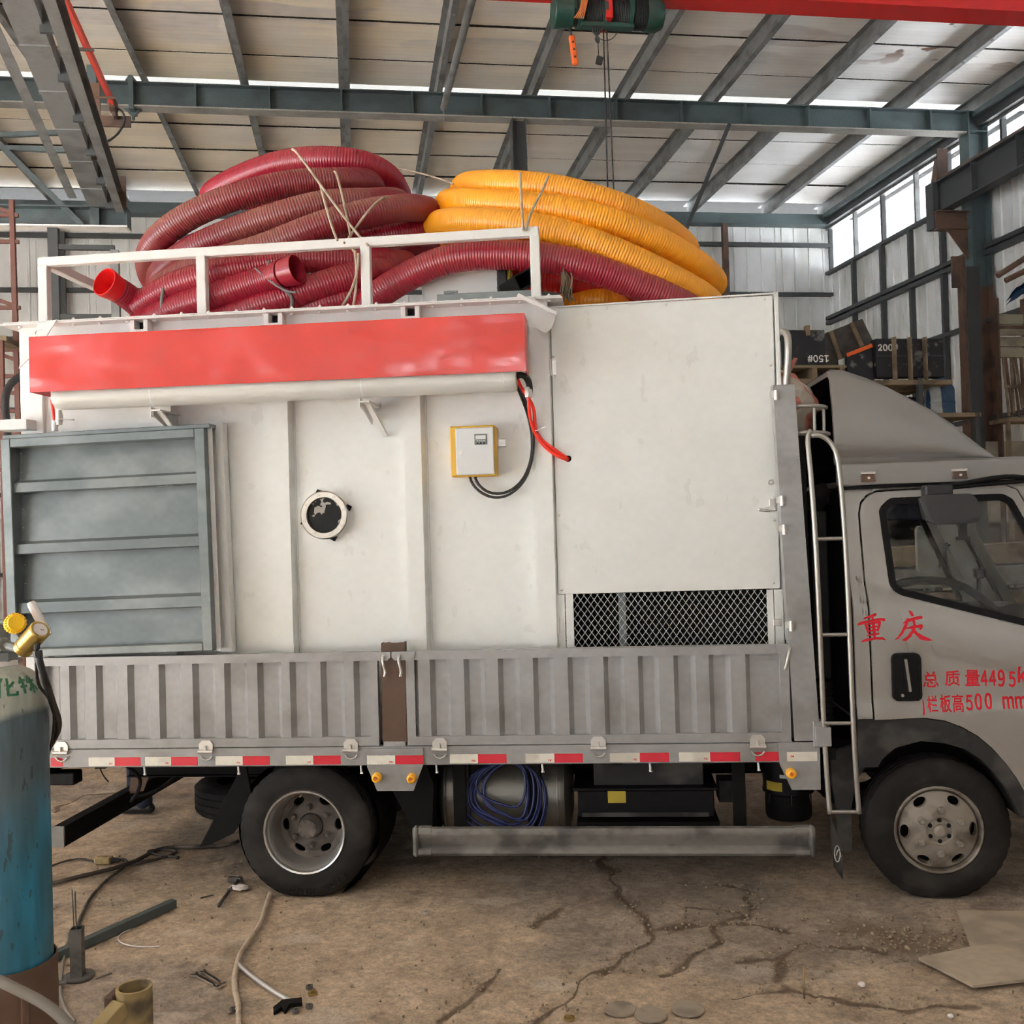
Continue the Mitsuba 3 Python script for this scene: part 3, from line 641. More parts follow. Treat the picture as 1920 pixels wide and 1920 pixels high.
tp('loose_cable', wire([(-3.0, 5.75, .73), (-2.99, 5.76, .64), (-2.96, 5.78, .58)], .004), 'rubber', True)
tp('loose_cable', wire([(-2.98, 6.1, .40), (-2.80, 6.2, .46), (-2.72, 6.35, .60)], .011), 'rubber', True)

# ---- ladder, headboard tubes
yl = 5.40
ld = tp('ladder', wire([(1.088, yl, .487), (1.070, yl, 1.30), (1.042, yl, 2.36), (1.045, yl + .01, 2.425), (1.062, yl + .02, 2.46)], .0135, 12), 'tube_steel', True, label='tall bent tube ladder between bed and cab')
part(ld, 'stile', wire([(1.234, yl, .487), (1.218, yl, 1.30), (1.205, yl, 2.05), (1.192, yl, 2.26), (1.162, yl, 2.38), (1.115, yl, 2.425), (1.06, yl, 2.43)], .0135, 12), 'tube_steel', True)
for z in (.497, .950, 1.404, 1.897):
    xa = 1.088 - .0245 * (z - .487); xb = 1.234 - .018 * (z - .487)
    part(ld, 'rung', cyl((xa, yl, z), (xb, yl, z), .010, 12), 'tube_steel', True)
part(ld, 'stay', bx(1.03, 1.11, yl, 5.50, .83, .93, .003), 'bed_silver')
hb = tp('headboard_hoop', wire([(.972, 5.50, 2.62), (.976, 5.50, 2.93), (.972, 5.52, 2.985), (.955, 5.60, 3.01), (.95, 5.9, 3.01), (.95, 7.0, 3.01), (.95, 7.3, 2.98), (.95, 7.36, 2.9), (.95, 7.36, 2.62)], .019, 12), 'tube_steel', True, label='bent steel tube hoop at the front of the box')
rk = tp('headboard_rack', wire([(1.0, 5.50, 2.592), (1.13, 5.50, 2.592), (1.155, 5.52, 2.59), (1.16, 5.62, 2.59), (1.16, 7.2, 2.59)], .011, 10), 'tube_steel', True)
part(rk, 'lower_tube', wire([(1.0, 5.50, 2.452), (1.14, 5.50, 2.452), (1.165, 5.52, 2.45), (1.17, 5.62, 2.45), (1.17, 7.2, 2.45)], .011, 10), 'tube_steel', True)
for x, y in ((1.097, 5.50), (1.158, 5.56), (1.165, 6.2), (1.165, 6.9)): part(rk, 'upright', cyl((x, y, 2.455), (x, y, 2.59), .009, 10), 'tube_steel', True)
for y in (5.56, 6.2, 6.9): part(rk, 'deck_bar', cyl((.95, y, 2.45), (1.16, y, 2.45), .008, 8), 'tube_steel', True)
for x in (.99, 1.09): part(rk, 'deck_bar', cyl((x, 5.54, 2.446), (x, 7.2, 2.446), .008, 8), 'tube_steel', True)
tp('front_bulkhead', bx(1.00, 1.05, 5.52, 7.45, .85, 2.44), 'chassis_black', False)
# intake tower and bellows behind the cab
tw = tp('intake_tower', bx(1.10, 1.20, 5.75, 5.95, 1.12, 2.05, .01), 'black_plastic')
bel = []
zz = .92
while zz < 1.12: bel += [(.055, (zz - .92) / .2), (.066, (zz + .012 - .92) / .2)]; zz += .026
part(tw, 'bellows', lathe(bel, (1.14, 5.78, .86), (1.14, 5.78, 1.12), 24), 'rubber')
part(tw, 'corrugated_duct', sweep(spline([(1.12, 5.9, 2.0), (1.17, 5.95, 2.10), (1.24, 6.05, 2.14), (1.27, 6.3, 2.1)], .01), .06 + .006 * (np.arange(len(spline([(1.12, 5.9, 2.0), (1.17, 5.95, 2.10), (1.24, 6.05, 2.14), (1.27, 6.3, 2.1)], .01))) % 2), 16), 'rubber', True)
# ------------------------------------------------------------------ cab: hollow shell with doors, windows, interior
YC, YF = 5.50, 7.42
def inset(x, z):
    zc = 1.535 - .245 * (x - 1.42)
    a = .50 * np.clip(z - zc, 0, .11) + .13 * np.clip(z - zc - .11, 0, 9)
    b = .016 * np.clip((zc - .16 - z) / .03, 0, 1) * np.clip((x - 1.40) / .2, 0, 1) - .012 * np.clip((zc - z) / .05, 0, 1)
    c = -.012 * np.clip((1.03 - z) / .03, 0, 1)
    return a + b + c
def skin(poly, th=.02, size=.05, near=True, off=0.0):
    m = fine(xz(poly, 0, th), size)
    y = m.vertices[:, 1] + inset(m.vertices[:, 0], m.vertices[:, 2]) + off
    m.vertices[:, 1] = YC + y if near else YF - y
    if not near: m.invert()
    return m
cab = tp('cab', cat([bx(1.264, 1.282, YC + .17, YF - .17, 1.40, 2.15), bx(1.264, 1.282, YC + .035, YF - .035, .95, 1.40)]), 'chassis_black', False, label='silver cab with red lettering on its door')
def cp(n, m, mt, s=30, **k): return part(cab, n, m, mt, s, **k)
arch = [(1.26, .955), (1.60, .955), (1.70, .940), (1.79, .905), (1.87, .855), (1.94, .790), (2.00, .715), (2.05, .64), (2.09, .56)]
win = Polygon([(1.440, 2.045), (1.468, 1.650), (1.485, 1.615), (1.52, 1.592), (2.47, 1.325), (2.13, 2.075), (2.08, 2.102), (1.50, 2.098)]).buffer(-.055).buffer(.055, quad_segs=6)
door_edge = [(1.348, .95), (1.344, 1.6), (1.338, 2.02), (1.35, 2.075), (1.385, 2.115), (1.44, 2.135), (2.10, 2.150), (2.16, 2.12), (2.50, 1.40), (2.52, .62), (2.09, .56)]
door_poly = Polygon(door_edge + arch[::-1][1:-1]).buffer(0)
front_fill = Polygon([(2.10, 2.158), (2.27, 2.175), (2.74, 1.36), (2.80, 1.20), (2.80, .50), (2.10, .50), (2.09, .56), (2.525, .615), (2.505, 1.402), (2.166, 2.125)])
rear_fill = Polygon([(1.262, .955), (1.338, .955), (1.334, 1.6), (1.328, 2.02), (1.342, 2.083), (1.38, 2.125), (1.44, 2.146), (2.10, 2.160), (2.27, 2.178), (1.262, 2.168)])
for near in (True, False):
    d = cp('door', skin(door_poly.difference(win), near=near), 'cab_silver', 50)
    cp('rear_corner', skin(rear_fill, near=near), 'cab_silver', 50)
    cp('front_corner', skin(front_fill, near=near), 'cab_silver', 50)
    part(d, 'window_seal', skin(win.buffer(.004).difference(win.buffer(-.032)), .018, .05, near, -.005), 'black_plastic', 50)
    wpane = fine(xz(win.buffer(-.028), 0, .002), .2)
    g = TM(*trimesh.creation.triangulate_polygon(win.buffer(-.028), engine='earcut'), process=False) if False else None
    v2, f2 = trimesh.creation.triangulate_polygon(win.buffer(-.028), engine='earcut')
    v2 = np.array(v2); yy = inset(v2[:, 0], v2[:, 1]) + .012
    part(d, 'window_pane', TM(np.stack([v2[:, 0], YC + yy if near else YF - yy, v2[:, 1]], 1), f2, process=False), 'dark_glass', False)
    if near: door = d
# roof panel, rear wall frame, front
def ribbon(xs, zs, y0, y1, th):
    return poly3(Polygon([(x, z) for x, z in zip(xs, zs)] + [(x, z - th) for x, z in zip(xs[::-1], zs[::-1])]), y1 - y0, (0, y1, 0))
cp('roof', ribbon([1.255, 1.8, 2.10, 2.30], [2.20, 2.215, 2.21, 2.17], YC + .10, YF - .10, .03), 'cab_silver', 40)
cp('drip_rail', fine(xz([(1.25, 2.150), (2.30, 2.168), (2.30, 2.182), (1.25, 2.166)], YC + .085, YC + .16), .3), 'black_plastic', False)
cp('front_panel', cat([bx(2.77, 2.81, YC + .05, YF - .05, .50, 1.30, .01), bx(2.74, 2.84, YC, YF, .38, .62, .02)]), 'cab_silver')
cp('floor_pan', bx(1.27, 2.78, YC + .05, YF - .05, .93, .97), 'interior_grey', False)
ws = TM(np.array([(2.28, YC + .16, 2.16), (2.28, YF - .16, 2.16), (2.75, YF - .06, 1.33), (2.75, YC + .06, 1.33)]), np.array([(0, 1, 2), (0, 2, 3)]), process=False)
cp('windscreen', ws, 'dark_glass', False)
# interior
cp('dashboard', xprism([(YC + .06, 1.0), (YF - .06, 1.0), (YF - .06, 1.40), (6.6, 1.42), (6.3, 1.47), (5.9, 1.47), (YC + .06, 1.36)], 2.38, 2.72), 'interior_grey', False)
cp('instrument_cowl', wire([(1.50, 6.0, 1.555), (1.60, 6.0, 1.605), (1.72, 6.0, 1.632), (1.86, 6.0, 1.628), (1.97, 6.0, 1.60), (2.06, 6.0, 1.545), (2.16, 6.0, 1.45), (2.25, 6.0, 1.36)], .024, 10), 'black_plastic', True)
cp('instrument_panel', cat([bx(1.86, 2.05, 6.05, 6.4, 1.30, 1.50, .02), bx(2.06, 2.13, 6.02, 6.3, 1.34, 1.46, .02)]), 'blue_black')
cp('gauge', wire([(1.905 + .022 * math.cos(t), 6.03, 1.47 + .045 * math.sin(t)) for t in np.linspace(0, 2 * np.pi, 17)[:-1]], .005, 6, .01, True), 'chrome', True)
cp('seat', cat([bx(1.36, 1.82, 5.62, 6.15, 1.16, 1.30, .04), rot(bx(1.33, 1.45, 5.62, 6.15, 1.25, 1.55, .04), -8, (0, 1, 0), (1.36, 6, 1.25)), bx(1.36, 1.82, 6.3, 7.3, 1.16, 1.30, .04), bx(1.33, 1.44, 6.3, 7.3, 1.25, 1.50, .04)]), 'interior_grey')
for y in (YC + .19, YF - .17):
    cp('windscreen_pillar', bar((2.32, y, 2.14), (2.735, y + (.08 if y > 6 else -.09), 1.36), .05, .09, .01), 'interior_grey')
cp('grab_handle', wire([(2.30, 7.20, 1.80), (2.24, 7.10, 1.76), (2.26, 7.08, 1.62), (2.34, 7.10, 1.52), (2.42, 7.2, 1.51)], .012, 8), 'mirror_grey', True)
cp('sun_visor', bx(1.34, 1.72, 5.72, 6.9, 1.98, 2.10, .01), 'blue_black')
ph = cp('phone_holder', bar((2.13, 6.3, 1.85), (2.20, 6.32, 1.66), .012, .012), 'black_plastic')
part(ph, 'clamp', cat([bx(2.07, 2.12, 6.29, 6.31, 1.86, 1.96, .004), bx(2.06, 2.09, 6.28, 6.32, 1.95, 1.97), bx(2.06, 2.13, 6.28, 6.32, 1.85, 1.87)]), 'black_plastic', False)
part(ph, 'foot', cat([bx(2.15, 2.21, 6.28, 6.34, 1.62, 1.68, .01), bx(2.17, 2.19, 6.3, 6.32, 1.50, 1.62)]), 'black_plastic', False)
# far-side mirror seen through the cab
fm = cp('far_mirror', xz(rrect(2.175, 2.315, 1.60, 1.93, .03), YF + .06, YF + .12), 'white_plastic', label='white backed mirror on the far door')
part(fm, 'arm', wire([(2.30, YF - .02, 2.02), (2.29, YF + .09, 2.02), (2.28, YF + .09, 1.92)], .012, 8), 'black_plastic', True)
# door handle recess
hd = part(door, 'handle_recess', cat([xz(rrect(1.442, 1.590, 1.045, 1.292, .03), YC - .020, YC + .01)]), 'black_plastic', 30, label='black recessed door handle')
d0 = rrect(1.442, 1.590, 1.045, 1.292, .03)
for nm, m, mt in (('handle_rim', xz(d0.difference(d0.buffer(-.014)), YC - .028, YC - .018), 'black_plastic'), ('handle_bar', xz([(1.505, 1.262), (1.518, 1.262), (1.536, 1.095), (1.523, 1.093)], YC - .034, YC - .022), 'tube_steel'), ('handle_pad', xz(rrect(1.50, 1.545, 1.09, 1.275, .008), YC - .025, YC - .019), 'black_plastic'), ('key_lock', cyl((1.492, YC - .019, 1.074), (1.492, YC - .026, 1.074), .008, 14), 'tube_steel')):
    cp(nm, m, mt)
# wheel-arch flare
outer = [(1.262, .950), (1.60, .950), (1.70, .935), (1.79, .900), (1.87, .850), (1.94, .785), (2.00, .71), (2.05, .635), (2.09, .55), (2.12, .44)]
inner = [(2.06, .44), (2.03, .52), (1.99, .60), (1.94, .67), (1.88, .735), (1.80, .79), (1.70, .822), (1.58, .835), (1.45, .80), (1.38, .74), (1.36, .70), (1.262, .70)]
cp('wheel_arch', fine(xz(outer + inner, YC - .006, YC + .04), .08), 'dusty_plastic', False, label='grey-black plastic wheel arch flare')
cp('arch_liner', fine(xz([(1.30, .94), (1.60, .945), (1.80, .895), (1.95, .77), (2.05, .62), (2.10, .45), (2.06, .44), (1.94, .67), (1.80, .79), (1.58, .835), (1.38, .78), (1.30, .72)], YC + .04, YC + .35), .3), 'chassis_black', False)
# kerb mirror over the door
km = part(door, 'kerb_mirror', hull([(x, y, z) for x, y, z in ((1.555, 5.30, 2.085), (1.575, 5.29, 2.105), (1.80, 5.28, 2.105), (1.825, 5.27, 2.08), (1.845, 5.25, 2.0), (1.825, 5.26, 1.965), (1.76, 5.27, 1.952), (1.62, 5.27, 1.955), (1.59, 5.28, 1.975), (1.60, 5.42, 1.985), (1.82, 5.40, 1.975), (1.80, 5.42, 2.09), (1.585, 5.42, 2.09))]), 'mirror_grey', 50, label='dark grey kerb mirror over the door window')
cp('mirror_arm', cat([wire([(1.70, 5.40, 2.15), (1.85, 5.40, 2.165), (2.05, 5.40, 2.185), (2.16, 5.42, 2.16), (2.24, 5.46, 2.05)], .013, 8), wire([(1.70, 5.40, 2.135), (1.90, 5.40, 2.15), (2.10, 5.40, 2.16)], .010, 8)]), 'black_plastic', True)
cp('mirror_bracket', bx(1.60, 1.735, 5.33, 5.42, 2.10, 2.155, .008), 'mirror_grey')
# roof deflector: open at the back
def deflector():
    X = [1.215, 1.225, 1.30, 1.42, 1.53, 1.63, 1.745, 1.845, 1.91, 1.985, 2.035, 2.085, 2.18, 2.30]
    Z = [2.80, 2.812, 2.800, 2.752, 2.695, 2.635, 2.566, 2.486, 2.424, 2.350, 2.302, 2.275, 2.262, 2.24]
    rings = []
    for x, zt in zip(X, Z):
        zc = 2.285
        h = zt - zc
        half = [(5.545, 2.175), (5.545, 2.272), (5.552, 2.285), (5.575, 2.293)]
        r = min(.055, .45 * max(h, .004))
        t = np.linspace(0, np.pi / 2, 6)
        y_top = 5.585 + .10 * h
        half += [(5.588, 2.293 + .004)] + [(5.588 + (y_top - 5.588) * k + .040 * math.exp(-k / .10) * min(1, h / .2) * (k < .9) - .018 * math.sin(math.pi * k) * min(1, h / .3), 2.297 + (zt - r - 2.297) * k) for k in (.06, .13, .22, .35, .5, .65, .8, 1.0)]
        half += [(y_top + r * (1 - math.cos(a)), zt - r + r * math.sin(a)) for a in t[1:]]
        far = [(2 * 6.46 - y, z) for y, z in half[::-1]]
        rings.append([(x, y, max(z, 2.175)) for y, z in half + [(6.46, zt + .01)] + far])
    v = np.array(rings); a, b = v.shape[:2]
    i, j = np.meshgrid(np.arange(a - 1), np.arange(b - 1), indexing='ij')
    q = np.stack([i * b + j, i * b + j + 1, (i + 1) * b + j + 1, (i + 1) * b + j], -1).reshape(-1, 4)
    outer_m = TM(v.reshape(-1, 3), np.vstack([q[:, [0, 1, 2]], q[:, [0, 2, 3]]]), process=False)
    return outer_m, v
dm, dv = deflector()
mat('deflector_silver', (0.27, 0.265, 0.255), 0.28, 0.65, 1.0)
df = cp('roof_deflector', dm, 'deflector_silver', 42, label='tall silver wind deflector on the cab roof')
# inner lining and rolled rear rim
iv = dv.copy(); cy, cz = 6.46, 2.2
iv[..., 1] = cy + (iv[..., 1] - cy) * .968; iv[..., 2] = np.maximum(cz + (iv[..., 2] - cz) * .955, 2.17)
a, b = iv.shape[:2]; i, j = np.meshgrid(np.arange(a - 1), np.arange(b - 1), indexing='ij')
q = np.stack([i * b + j, (i + 1) * b + j, (i + 1) * b + j + 1, i * b + j + 1], -1).reshape(-1, 4)
part(df, 'inner_lining', TM(iv.reshape(-1, 3), np.vstack([q[:, [0, 1, 2]], q[:, [0, 2, 3]]]), process=False), 'chassis_black', 42)
rim = np.vstack([dv[0], iv[0]]); n = b
part(df, 'rear_rim', TM(rim, np.array([(k, n + k, n + k + 1) for k in range(n - 1)] + [(k, n + k + 1, k + 1) for k in range(n - 1)]), process=False), 'cab_silver', False)
for x in (1.365, 1.83):
    bk = part(df, 'bracket', xz([(x - .030, 2.188), (x + .042, 2.188), (x + .036, 2.236), (x - .026, 2.236)], 5.525, 5.545), 'rust_steel', False)
    # the cap is a sub-sub part in real life: kept with the bracket's siblings
    part(df, 'bracket_cap', xz(rrect(x - .034, x + .040, 2.228, 2.240, .004), 5.515, 5.545), 'zinc', False)
    part(df, 'bracket_screw', cat([cyl((x + .006, 5.525, 2.208), (x + .006, 5.517, 2.208), .007, 8)]), 'zinc')
# red lettering on the door
GL = {'zong': [[76,31,77,34,84,37,96,20,99,14,99,11,91,6,82,22],[15,78,16,79,32,79,28,87,22,95,23,97,30,100,32,99,40,88,43,82,44,79,57,79,68,100,78,97,79,94,70,79,85,78,85,42,51,41,67,26,65,22,61,19,58,19,48,30,39,36,39,38,42,41,15,42],[26,53,73,52,73,68,27,68],[25,10,25,36,37,36,37,11,68,11,70,15,71,21,73,21,81,18,80,9,78,4,76,2,70,0,37,0,29,2,26,5],[0,9,0,11,6,20,10,34,13,35,20,33,20,29,16,17,11,6,8,5]],
 'zhi': [[0,7,7,22,10,38,12,93,58,96,84,100,87,100,94,93,94,91,90,90,65,86,64,78,99,78,99,68,63,68,62,63,62,60,91,60,92,59,92,20,81,20,80,21,80,50,38,50,38,21,28,21,27,59,28,60,50,60,51,67,23,68,21,34,15,12,10,1,1,5],[53,85,22,83,22,78,53,79],[19,7,20,10,33,13,45,20,50,25,53,30,54,48,63,49,65,48,65,34,63,25,59,19,67,24,97,10,99,8,99,6,93,1,91,1,72,11,60,15,59,18,47,8,29,1,24,0]],
 'liang': [[0,2,0,9,1,10,44,10,44,13,10,13,9,14,9,22,11,23,44,23,44,26,12,26,13,57,89,56,88,26,56,26,55,23,90,23,91,21,91,14,56,13,55,10,99,10,100,1,99,0,2,0],[55,34,77,34,78,36,56,37],[55,45,77,45,78,48,56,48],[23,34,44,34,44,36,23,37],[23,45,44,45,44,48,23,48],[1,59,1,68,99,68,99,59,98,58,2,58],[14,71,14,99,15,100,86,99,85,69,15,69],[25,81,25,78,74,78,74,81],[25,92,25,89,74,89,74,92]],
 'lan': [[36,15,37,16,99,16,100,6,37,6],[41,75,56,76,47,93,47,95,53,98,56,98,66,81,66,78,64,76,71,76,81,98,84,99,92,96,92,94,83,76,96,76,97,74,97,66,96,65,41,65],[45,47,91,47,92,37,46,37],[0,32,8,46,16,67,16,69,4,69,3,70,3,79,4,80,17,80,17,99,28,99,28,80,40,79,39,69,28,69,28,68,41,50,41,46,35,40,33,40,30,47,28,49,27,0,17,0,17,1,17,40,6,21,4,23,0,29]],
 'ban': [[28,5,36,20,40,38,41,59,41,90,72,93,91,98,96,92,96,90,95,88,76,83,52,81,52,69,88,70,94,68,93,59,89,43,79,25,88,16,99,10,100,7,93,0,82,6,71,16,62,7,50,1,48,1,42,7,37,0],[63,59,68,42,72,36,78,46,82,58],[44,10,51,13,57,17,65,25,58,41,53,58,49,29],[0,31,8,45,16,68,16,70,4,70,3,80,17,80,18,100,27,100,28,80,40,80,39,70,27,69,39,51,40,48,35,41,33,41,28,51,27,51,27,1,18,1,17,2,17,42,7,22,5,22]],
 'gao': [[0,88,44,88,42,97,52,100,58,88,99,88,100,79,1,79],[4,48,6,49,95,49,97,48,96,5,91,1,75,1,72,7,72,9,85,10,85,39,16,39,15,1,15,0,4,0],[17,75,18,76,84,76,85,52,18,52,17,53],[28,61,73,61,73,67,29,67],[24,35,25,36,74,36,75,12,36,12,35,6,25,6],[36,27,36,20,64,21,63,27]],
 '4': [[0,38,54,97,58,100,81,99,82,42,97,41,100,39,99,27,82,25,81,1,59,1,57,25,4,25,0,27],[57,69,31,41,58,42]],
 '5': [[0,15,4,20,13,26,33,18,44,16,56,16,66,20,73,32,71,43,63,50,54,52,44,52,25,47,12,52,16,98,19,100,92,99,93,86,91,84,40,84,38,69,39,66,59,68,72,66,83,62,93,54,100,42,100,28,91,14,82,7,69,2,42,0,15,6,4,11]],
 '9': [[0,73,4,82,10,89,25,97,36,99,53,100,67,98,78,93,89,85,97,73,100,62,98,35,87,16,67,4,50,0,30,1,15,4,3,10,3,14,15,22,20,22,31,17,38,15,50,16,57,19,66,26,72,41,60,38,47,36,30,37,19,40,11,44,3,53,0,61],[28,63,32,55,43,51,52,51,61,53,73,61,66,78,58,83,50,85,41,85,32,80,27,71]],
 '0': [[0,59,7,80,16,90,27,96,39,99,56,100,73,96,85,90,93,80,98,69,100,41,93,20,84,10,76,5,61,1,44,0,27,4,16,10,8,19,3,28,0,42],[29,38,34,23,42,17,54,15,64,21,72,38,72,63,66,78,55,85,49,85,41,83,33,76,28,62]],
 'k': [[0,97,5,100,24,100,28,98,28,42,68,70,93,70,95,69,96,66,93,64,61,40,100,5,99,1,73,0,43,28,28,18,28,1,25,0,3,0,1,1]],
 'g': [[0,18,2,26,12,34,7,39,5,46,7,51,15,57,6,65,4,77,7,86,13,91,23,96,39,100,95,99,98,97,98,87,95,85,83,85,86,73,85,66,79,59,71,54,60,50,40,49,32,51,29,48,29,45,36,43,70,43,90,39,96,35,100,28,99,19,94,12,83,6,74,3,54,0,36,0,12,5,3,12],[25,20,28,16,35,14,56,13,68,16,74,20,75,24,71,27,66,28,30,29,25,24],[30,80,32,67,40,63,46,62,54,64,59,67,62,72,62,77,59,82,50,86,38,85]],
 'm': [[0,95,2,98,14,98,16,97,17,90,27,98,39,100,47,97,55,87,63,95,73,100,84,99,91,94,98,81,100,70,99,1,84,0,83,2,82,70,79,77,71,79,65,74,59,66,59,2,57,0,43,0,41,2,41,70,37,77,30,79,23,74,18,67,18,3,16,0,2,0,0,3]],
 'bar': [[0,0,100,10,100,90,40,100]],
 'chong': [[14,6,28,12,31,13,55,16,55,23,33,21,32,21,31,22,31,23,31,24,32,25,49,30,54,30,53,38,41,36,41,34,41,32,39,31,38,30,36,31,34,32,28,48,24,62,24,63,14,60,3,59,1,59,0,60,0,62,0,63,1,65,11,71,14,72,51,78,51,84,51,85,43,83,23,80,22,81,22,81,21,82,22,83,22,84,41,92,61,99,63,100,70,98,70,97,71,96,70,95,66,90,57,87,58,86,59,80,80,83,94,82,97,82,99,79,100,76,99,73,97,71,94,70,80,75,79,74,81,74,83,72,84,69,81,52,75,39,73,37,72,37,70,37,68,39,68,39,63,39,64,31,74,32,76,32,77,30,77,29,77,27,76,26,64,24,64,17,86,17,89,17,98,9,98,8,98,7,97,6,96,5,86,8,62,8,15,0,14,0,13,2,12,3,13,5],[29,64,31,62,51,68,51,69],[37,53,37,52,52,54,51,61,33,58],[40,41,53,44,52,49,38,47],[69,46,71,52,63,51,63,45],[67,72,61,71,61,70],[63,56,72,57,73,64,62,63]],
 'qing': [[100,2,99,2,87,0,69,5,54,23,51,28,43,14,41,12,31,2,29,1,20,3,20,3,20,4,20,5,20,6,27,11,36,20,46,36,46,38,45,39,45,41,31,40,30,40,30,41,22,25,10,9,1,5,1,5,0,6,1,8,7,14,16,29,26,51,29,60,25,58,24,59,23,59,23,60,23,62,24,62,32,68,34,74,35,75,37,76,38,75,40,74,40,73,54,78,73,82,75,81,77,79,78,76,77,74,75,72,73,71,56,69,58,52,72,55,75,54,76,52,77,49,76,46,72,38,71,36,69,36,68,36,67,38,66,40,67,43,56,42,55,38,60,30,75,18,89,11,99,4,100,3],[50,52,49,66,37,62,33,46,32,44,50,51],[43,89,42,98,42,99,42,100,43,100,44,100,49,96,51,94,54,86,54,84,54,82,52,80,51,80,49,80,47,82]]}
def glyph(name, x0, z0, w, h, shear=0.0):
    rings = GL[name]
    polys = [Polygon(np.array(r, float).reshape(-1, 2) / 100.0) for r in rings]
    g = None
    for p in polys:
        p = p.buffer(0); g = p if g is None else g.symmetric_difference(p)
    return shapely.affinity.affine_transform(g, [w, shear * w, 0, h, x0, z0])
def lettering(items, name, label):
    ms = []
    for ch, x0, z0, w, h in items:
        p = glyph(ch, x0, z0, w, h)
        m = fine(xz(p, 0, .0012), .03)
        m.vertices[:, 1] += YC + inset(m.vertices[:, 0], m.vertices[:, 2]) - .0022
        ms.append(m)
    part(door, name, cat(ms), 'red_stencil', False, label=label)
lettering([('chong', 1.279, 1.352, .142, .150), ('qing', 1.465, 1.352, .188, .160)], 'brush_lettering', 'two large red brush characters on the door')
lettering([('zong', 1.603, 1.110, .080, .082), ('zhi', 1.713, 1.116, .076, .080), ('liang', 1.815, 1.114, .074, .084), ('4', 1.892, 1.113, .036, .082), ('4', 1.934, 1.113, .036, .082), ('9', 1.977, 1.107, .036, .090), ('5', 2.030, 1.105, .036, .082), ('k', 2.076, 1.128, .042, .085), ('g', 2.122, 1.105, .042, .075)], 'weight_lettering', 'red stencilled line giving the total weight')
lettering([('bar', 1.594, .965, .010, .08), ('lan', 1.620, .982, .052, .086), ('ban', 1.683, .982, .056, .090), ('gao', 1.746, .982, .056, .094), ('5', 1.812, .990, .036, .080), ('0', 1.858, .992, .036, .084), ('0', 1.908, .994, .036, .084), ('m', 1.996, .996, .056, .064), ('m', 2.058, .996, .056, .064)], 'height_lettering', 'red stencilled line giving the side height')
# ------------------------------------------------------------------ white equipment box on the bed
def body_color(p, n, uv):
    a = fbm(p.x * 1.3, p.z * 1.1, p.y, 4)
    c = mix((0.655, 0.668, 0.650), (0.58, 0.57, 0.51), smoothstep(0.45, 0.75, a) * 0.55)
    c = mix(c, (0.44, 0.43, 0.39), smoothstep(0.74, 0.78, fbm(p.x * 14.0, p.z * 9.0, 3.0, 4)) * 0.22)
    return c * (0.97 + 0.05 * noise(p.x * 30, p.y * 30, p.z * 30))
mat('white_body', P(body_color), 0.38, coat=0.15, bump=P(lambda p, n, uv: fbm(p.x * 3.0, p.z * 2.2, p.y, 3)), bs=0.010)
mat('white_steel', (0.62, 0.62, 0.605), 0.4)
mat('red_panel', P(lambda p, n, uv: mix((0.56, 0.035, 0.025), (0.48, 0.024, 0.018), noise(p.x * 2, p.z * 4, 0.0))), 0.24, coat=0.8, bump=P(lambda p, n, uv: fbm(p.x * 2.6, p.z * 4.5, 1.0, 3)), bs=0.028)
mat('louvre_steel', weathered((0.135, 0.158, 0.162), (0.20, 0.222, 0.225), 3.0, 0.4, 0.7), 0.40, 0.45, bump=P(lambda p, n, uv: fbm(p.x * 4, p.z * 4, p.y, 3)), bs=0.006)
mat('pipe_white', (0.49, 0.485, 0.455), 0.3, coat=0.3)
mat('yellow_paint', (0.62, 0.36, 0.03), 0.4, coat=0.2)
mat('box_grey', (0.56, 0.57, 0.57), 0.4, coat=0.2)
mat('hose_orange_red', (0.90, 0.04, 0.02), 0.3, coat=0.5)
mat('cable_black', (0.012, 0.012, 0.013), 0.4)
mat('porthole_dirt', P(lambda p, n, uv: mix((0.008, 0.009, 0.010), (0.34, 0.33, 0.30), smoothstep(0.57, 0.59, fbm(p.x * 15.0 + 2.0, p.z * 15.0, 4.0, 4)))), 0.25, spec=0.25)
mat('screen_grey', (0.16, 0.17, 0.16), 0.3)

eb = thing('equipment_box', 'large white steel equipment box standing on the truck bed', 'equipment box')
def ep(n, m, mt='white_body', s=30, **k): return part(eb, n, m, mt, s, **k)
YW = 5.60
# wall sheets between posts
xs = [-3.30, -2.47, -1.80, -1.055, -.345]
for a, b in zip(xs[:-1], xs[1:]): ep('wall_panel', bx(a, b, YW + .012, YW + .02, .845, 3.20), 'white_body', False)
for a, b in ((-2.525, -2.425), (-1.853, -1.752), (-1.108, -1.004), (-.402, -.288)):
    ep('post', poly3([(a, YW + .014), (a + .004, YW - .048), (b - .004, YW - .048), (b, YW - .042), (b + .012, YW + .014)], 2.32, (0, 0, .845), (1, 0, 0), (0, 1, 0)), 'white_body', False)
ep('corner_post', bx(-3.335, -3.20, YW - .02, YW + .10, .845, 3.225, .004))
ep('weld_seam', cat([bx(x, x + .004, YW + .006, YW + .013, .9, 2.75) for x in (-1.735, -.985)]), 'box_grey', False)
ep('end_wall', bx(-3.33, -3.31, YW + .05, 7.45, .845, 3.22))
ep('far_wall', bx(-3.33, .94, 7.45, 7.47, .845, 3.22))
ep('roof_sheet', bx(-3.33, .94, YW + .01, 7.47, 3.195, 3.205))
ep('inner_bulkhead', bx(-.30, -.29, YW + .06, 7.4, .85, 3.19))
ep('front_wall', bx(.915, .930, YW + .02, 7.45, .845, 3.20))
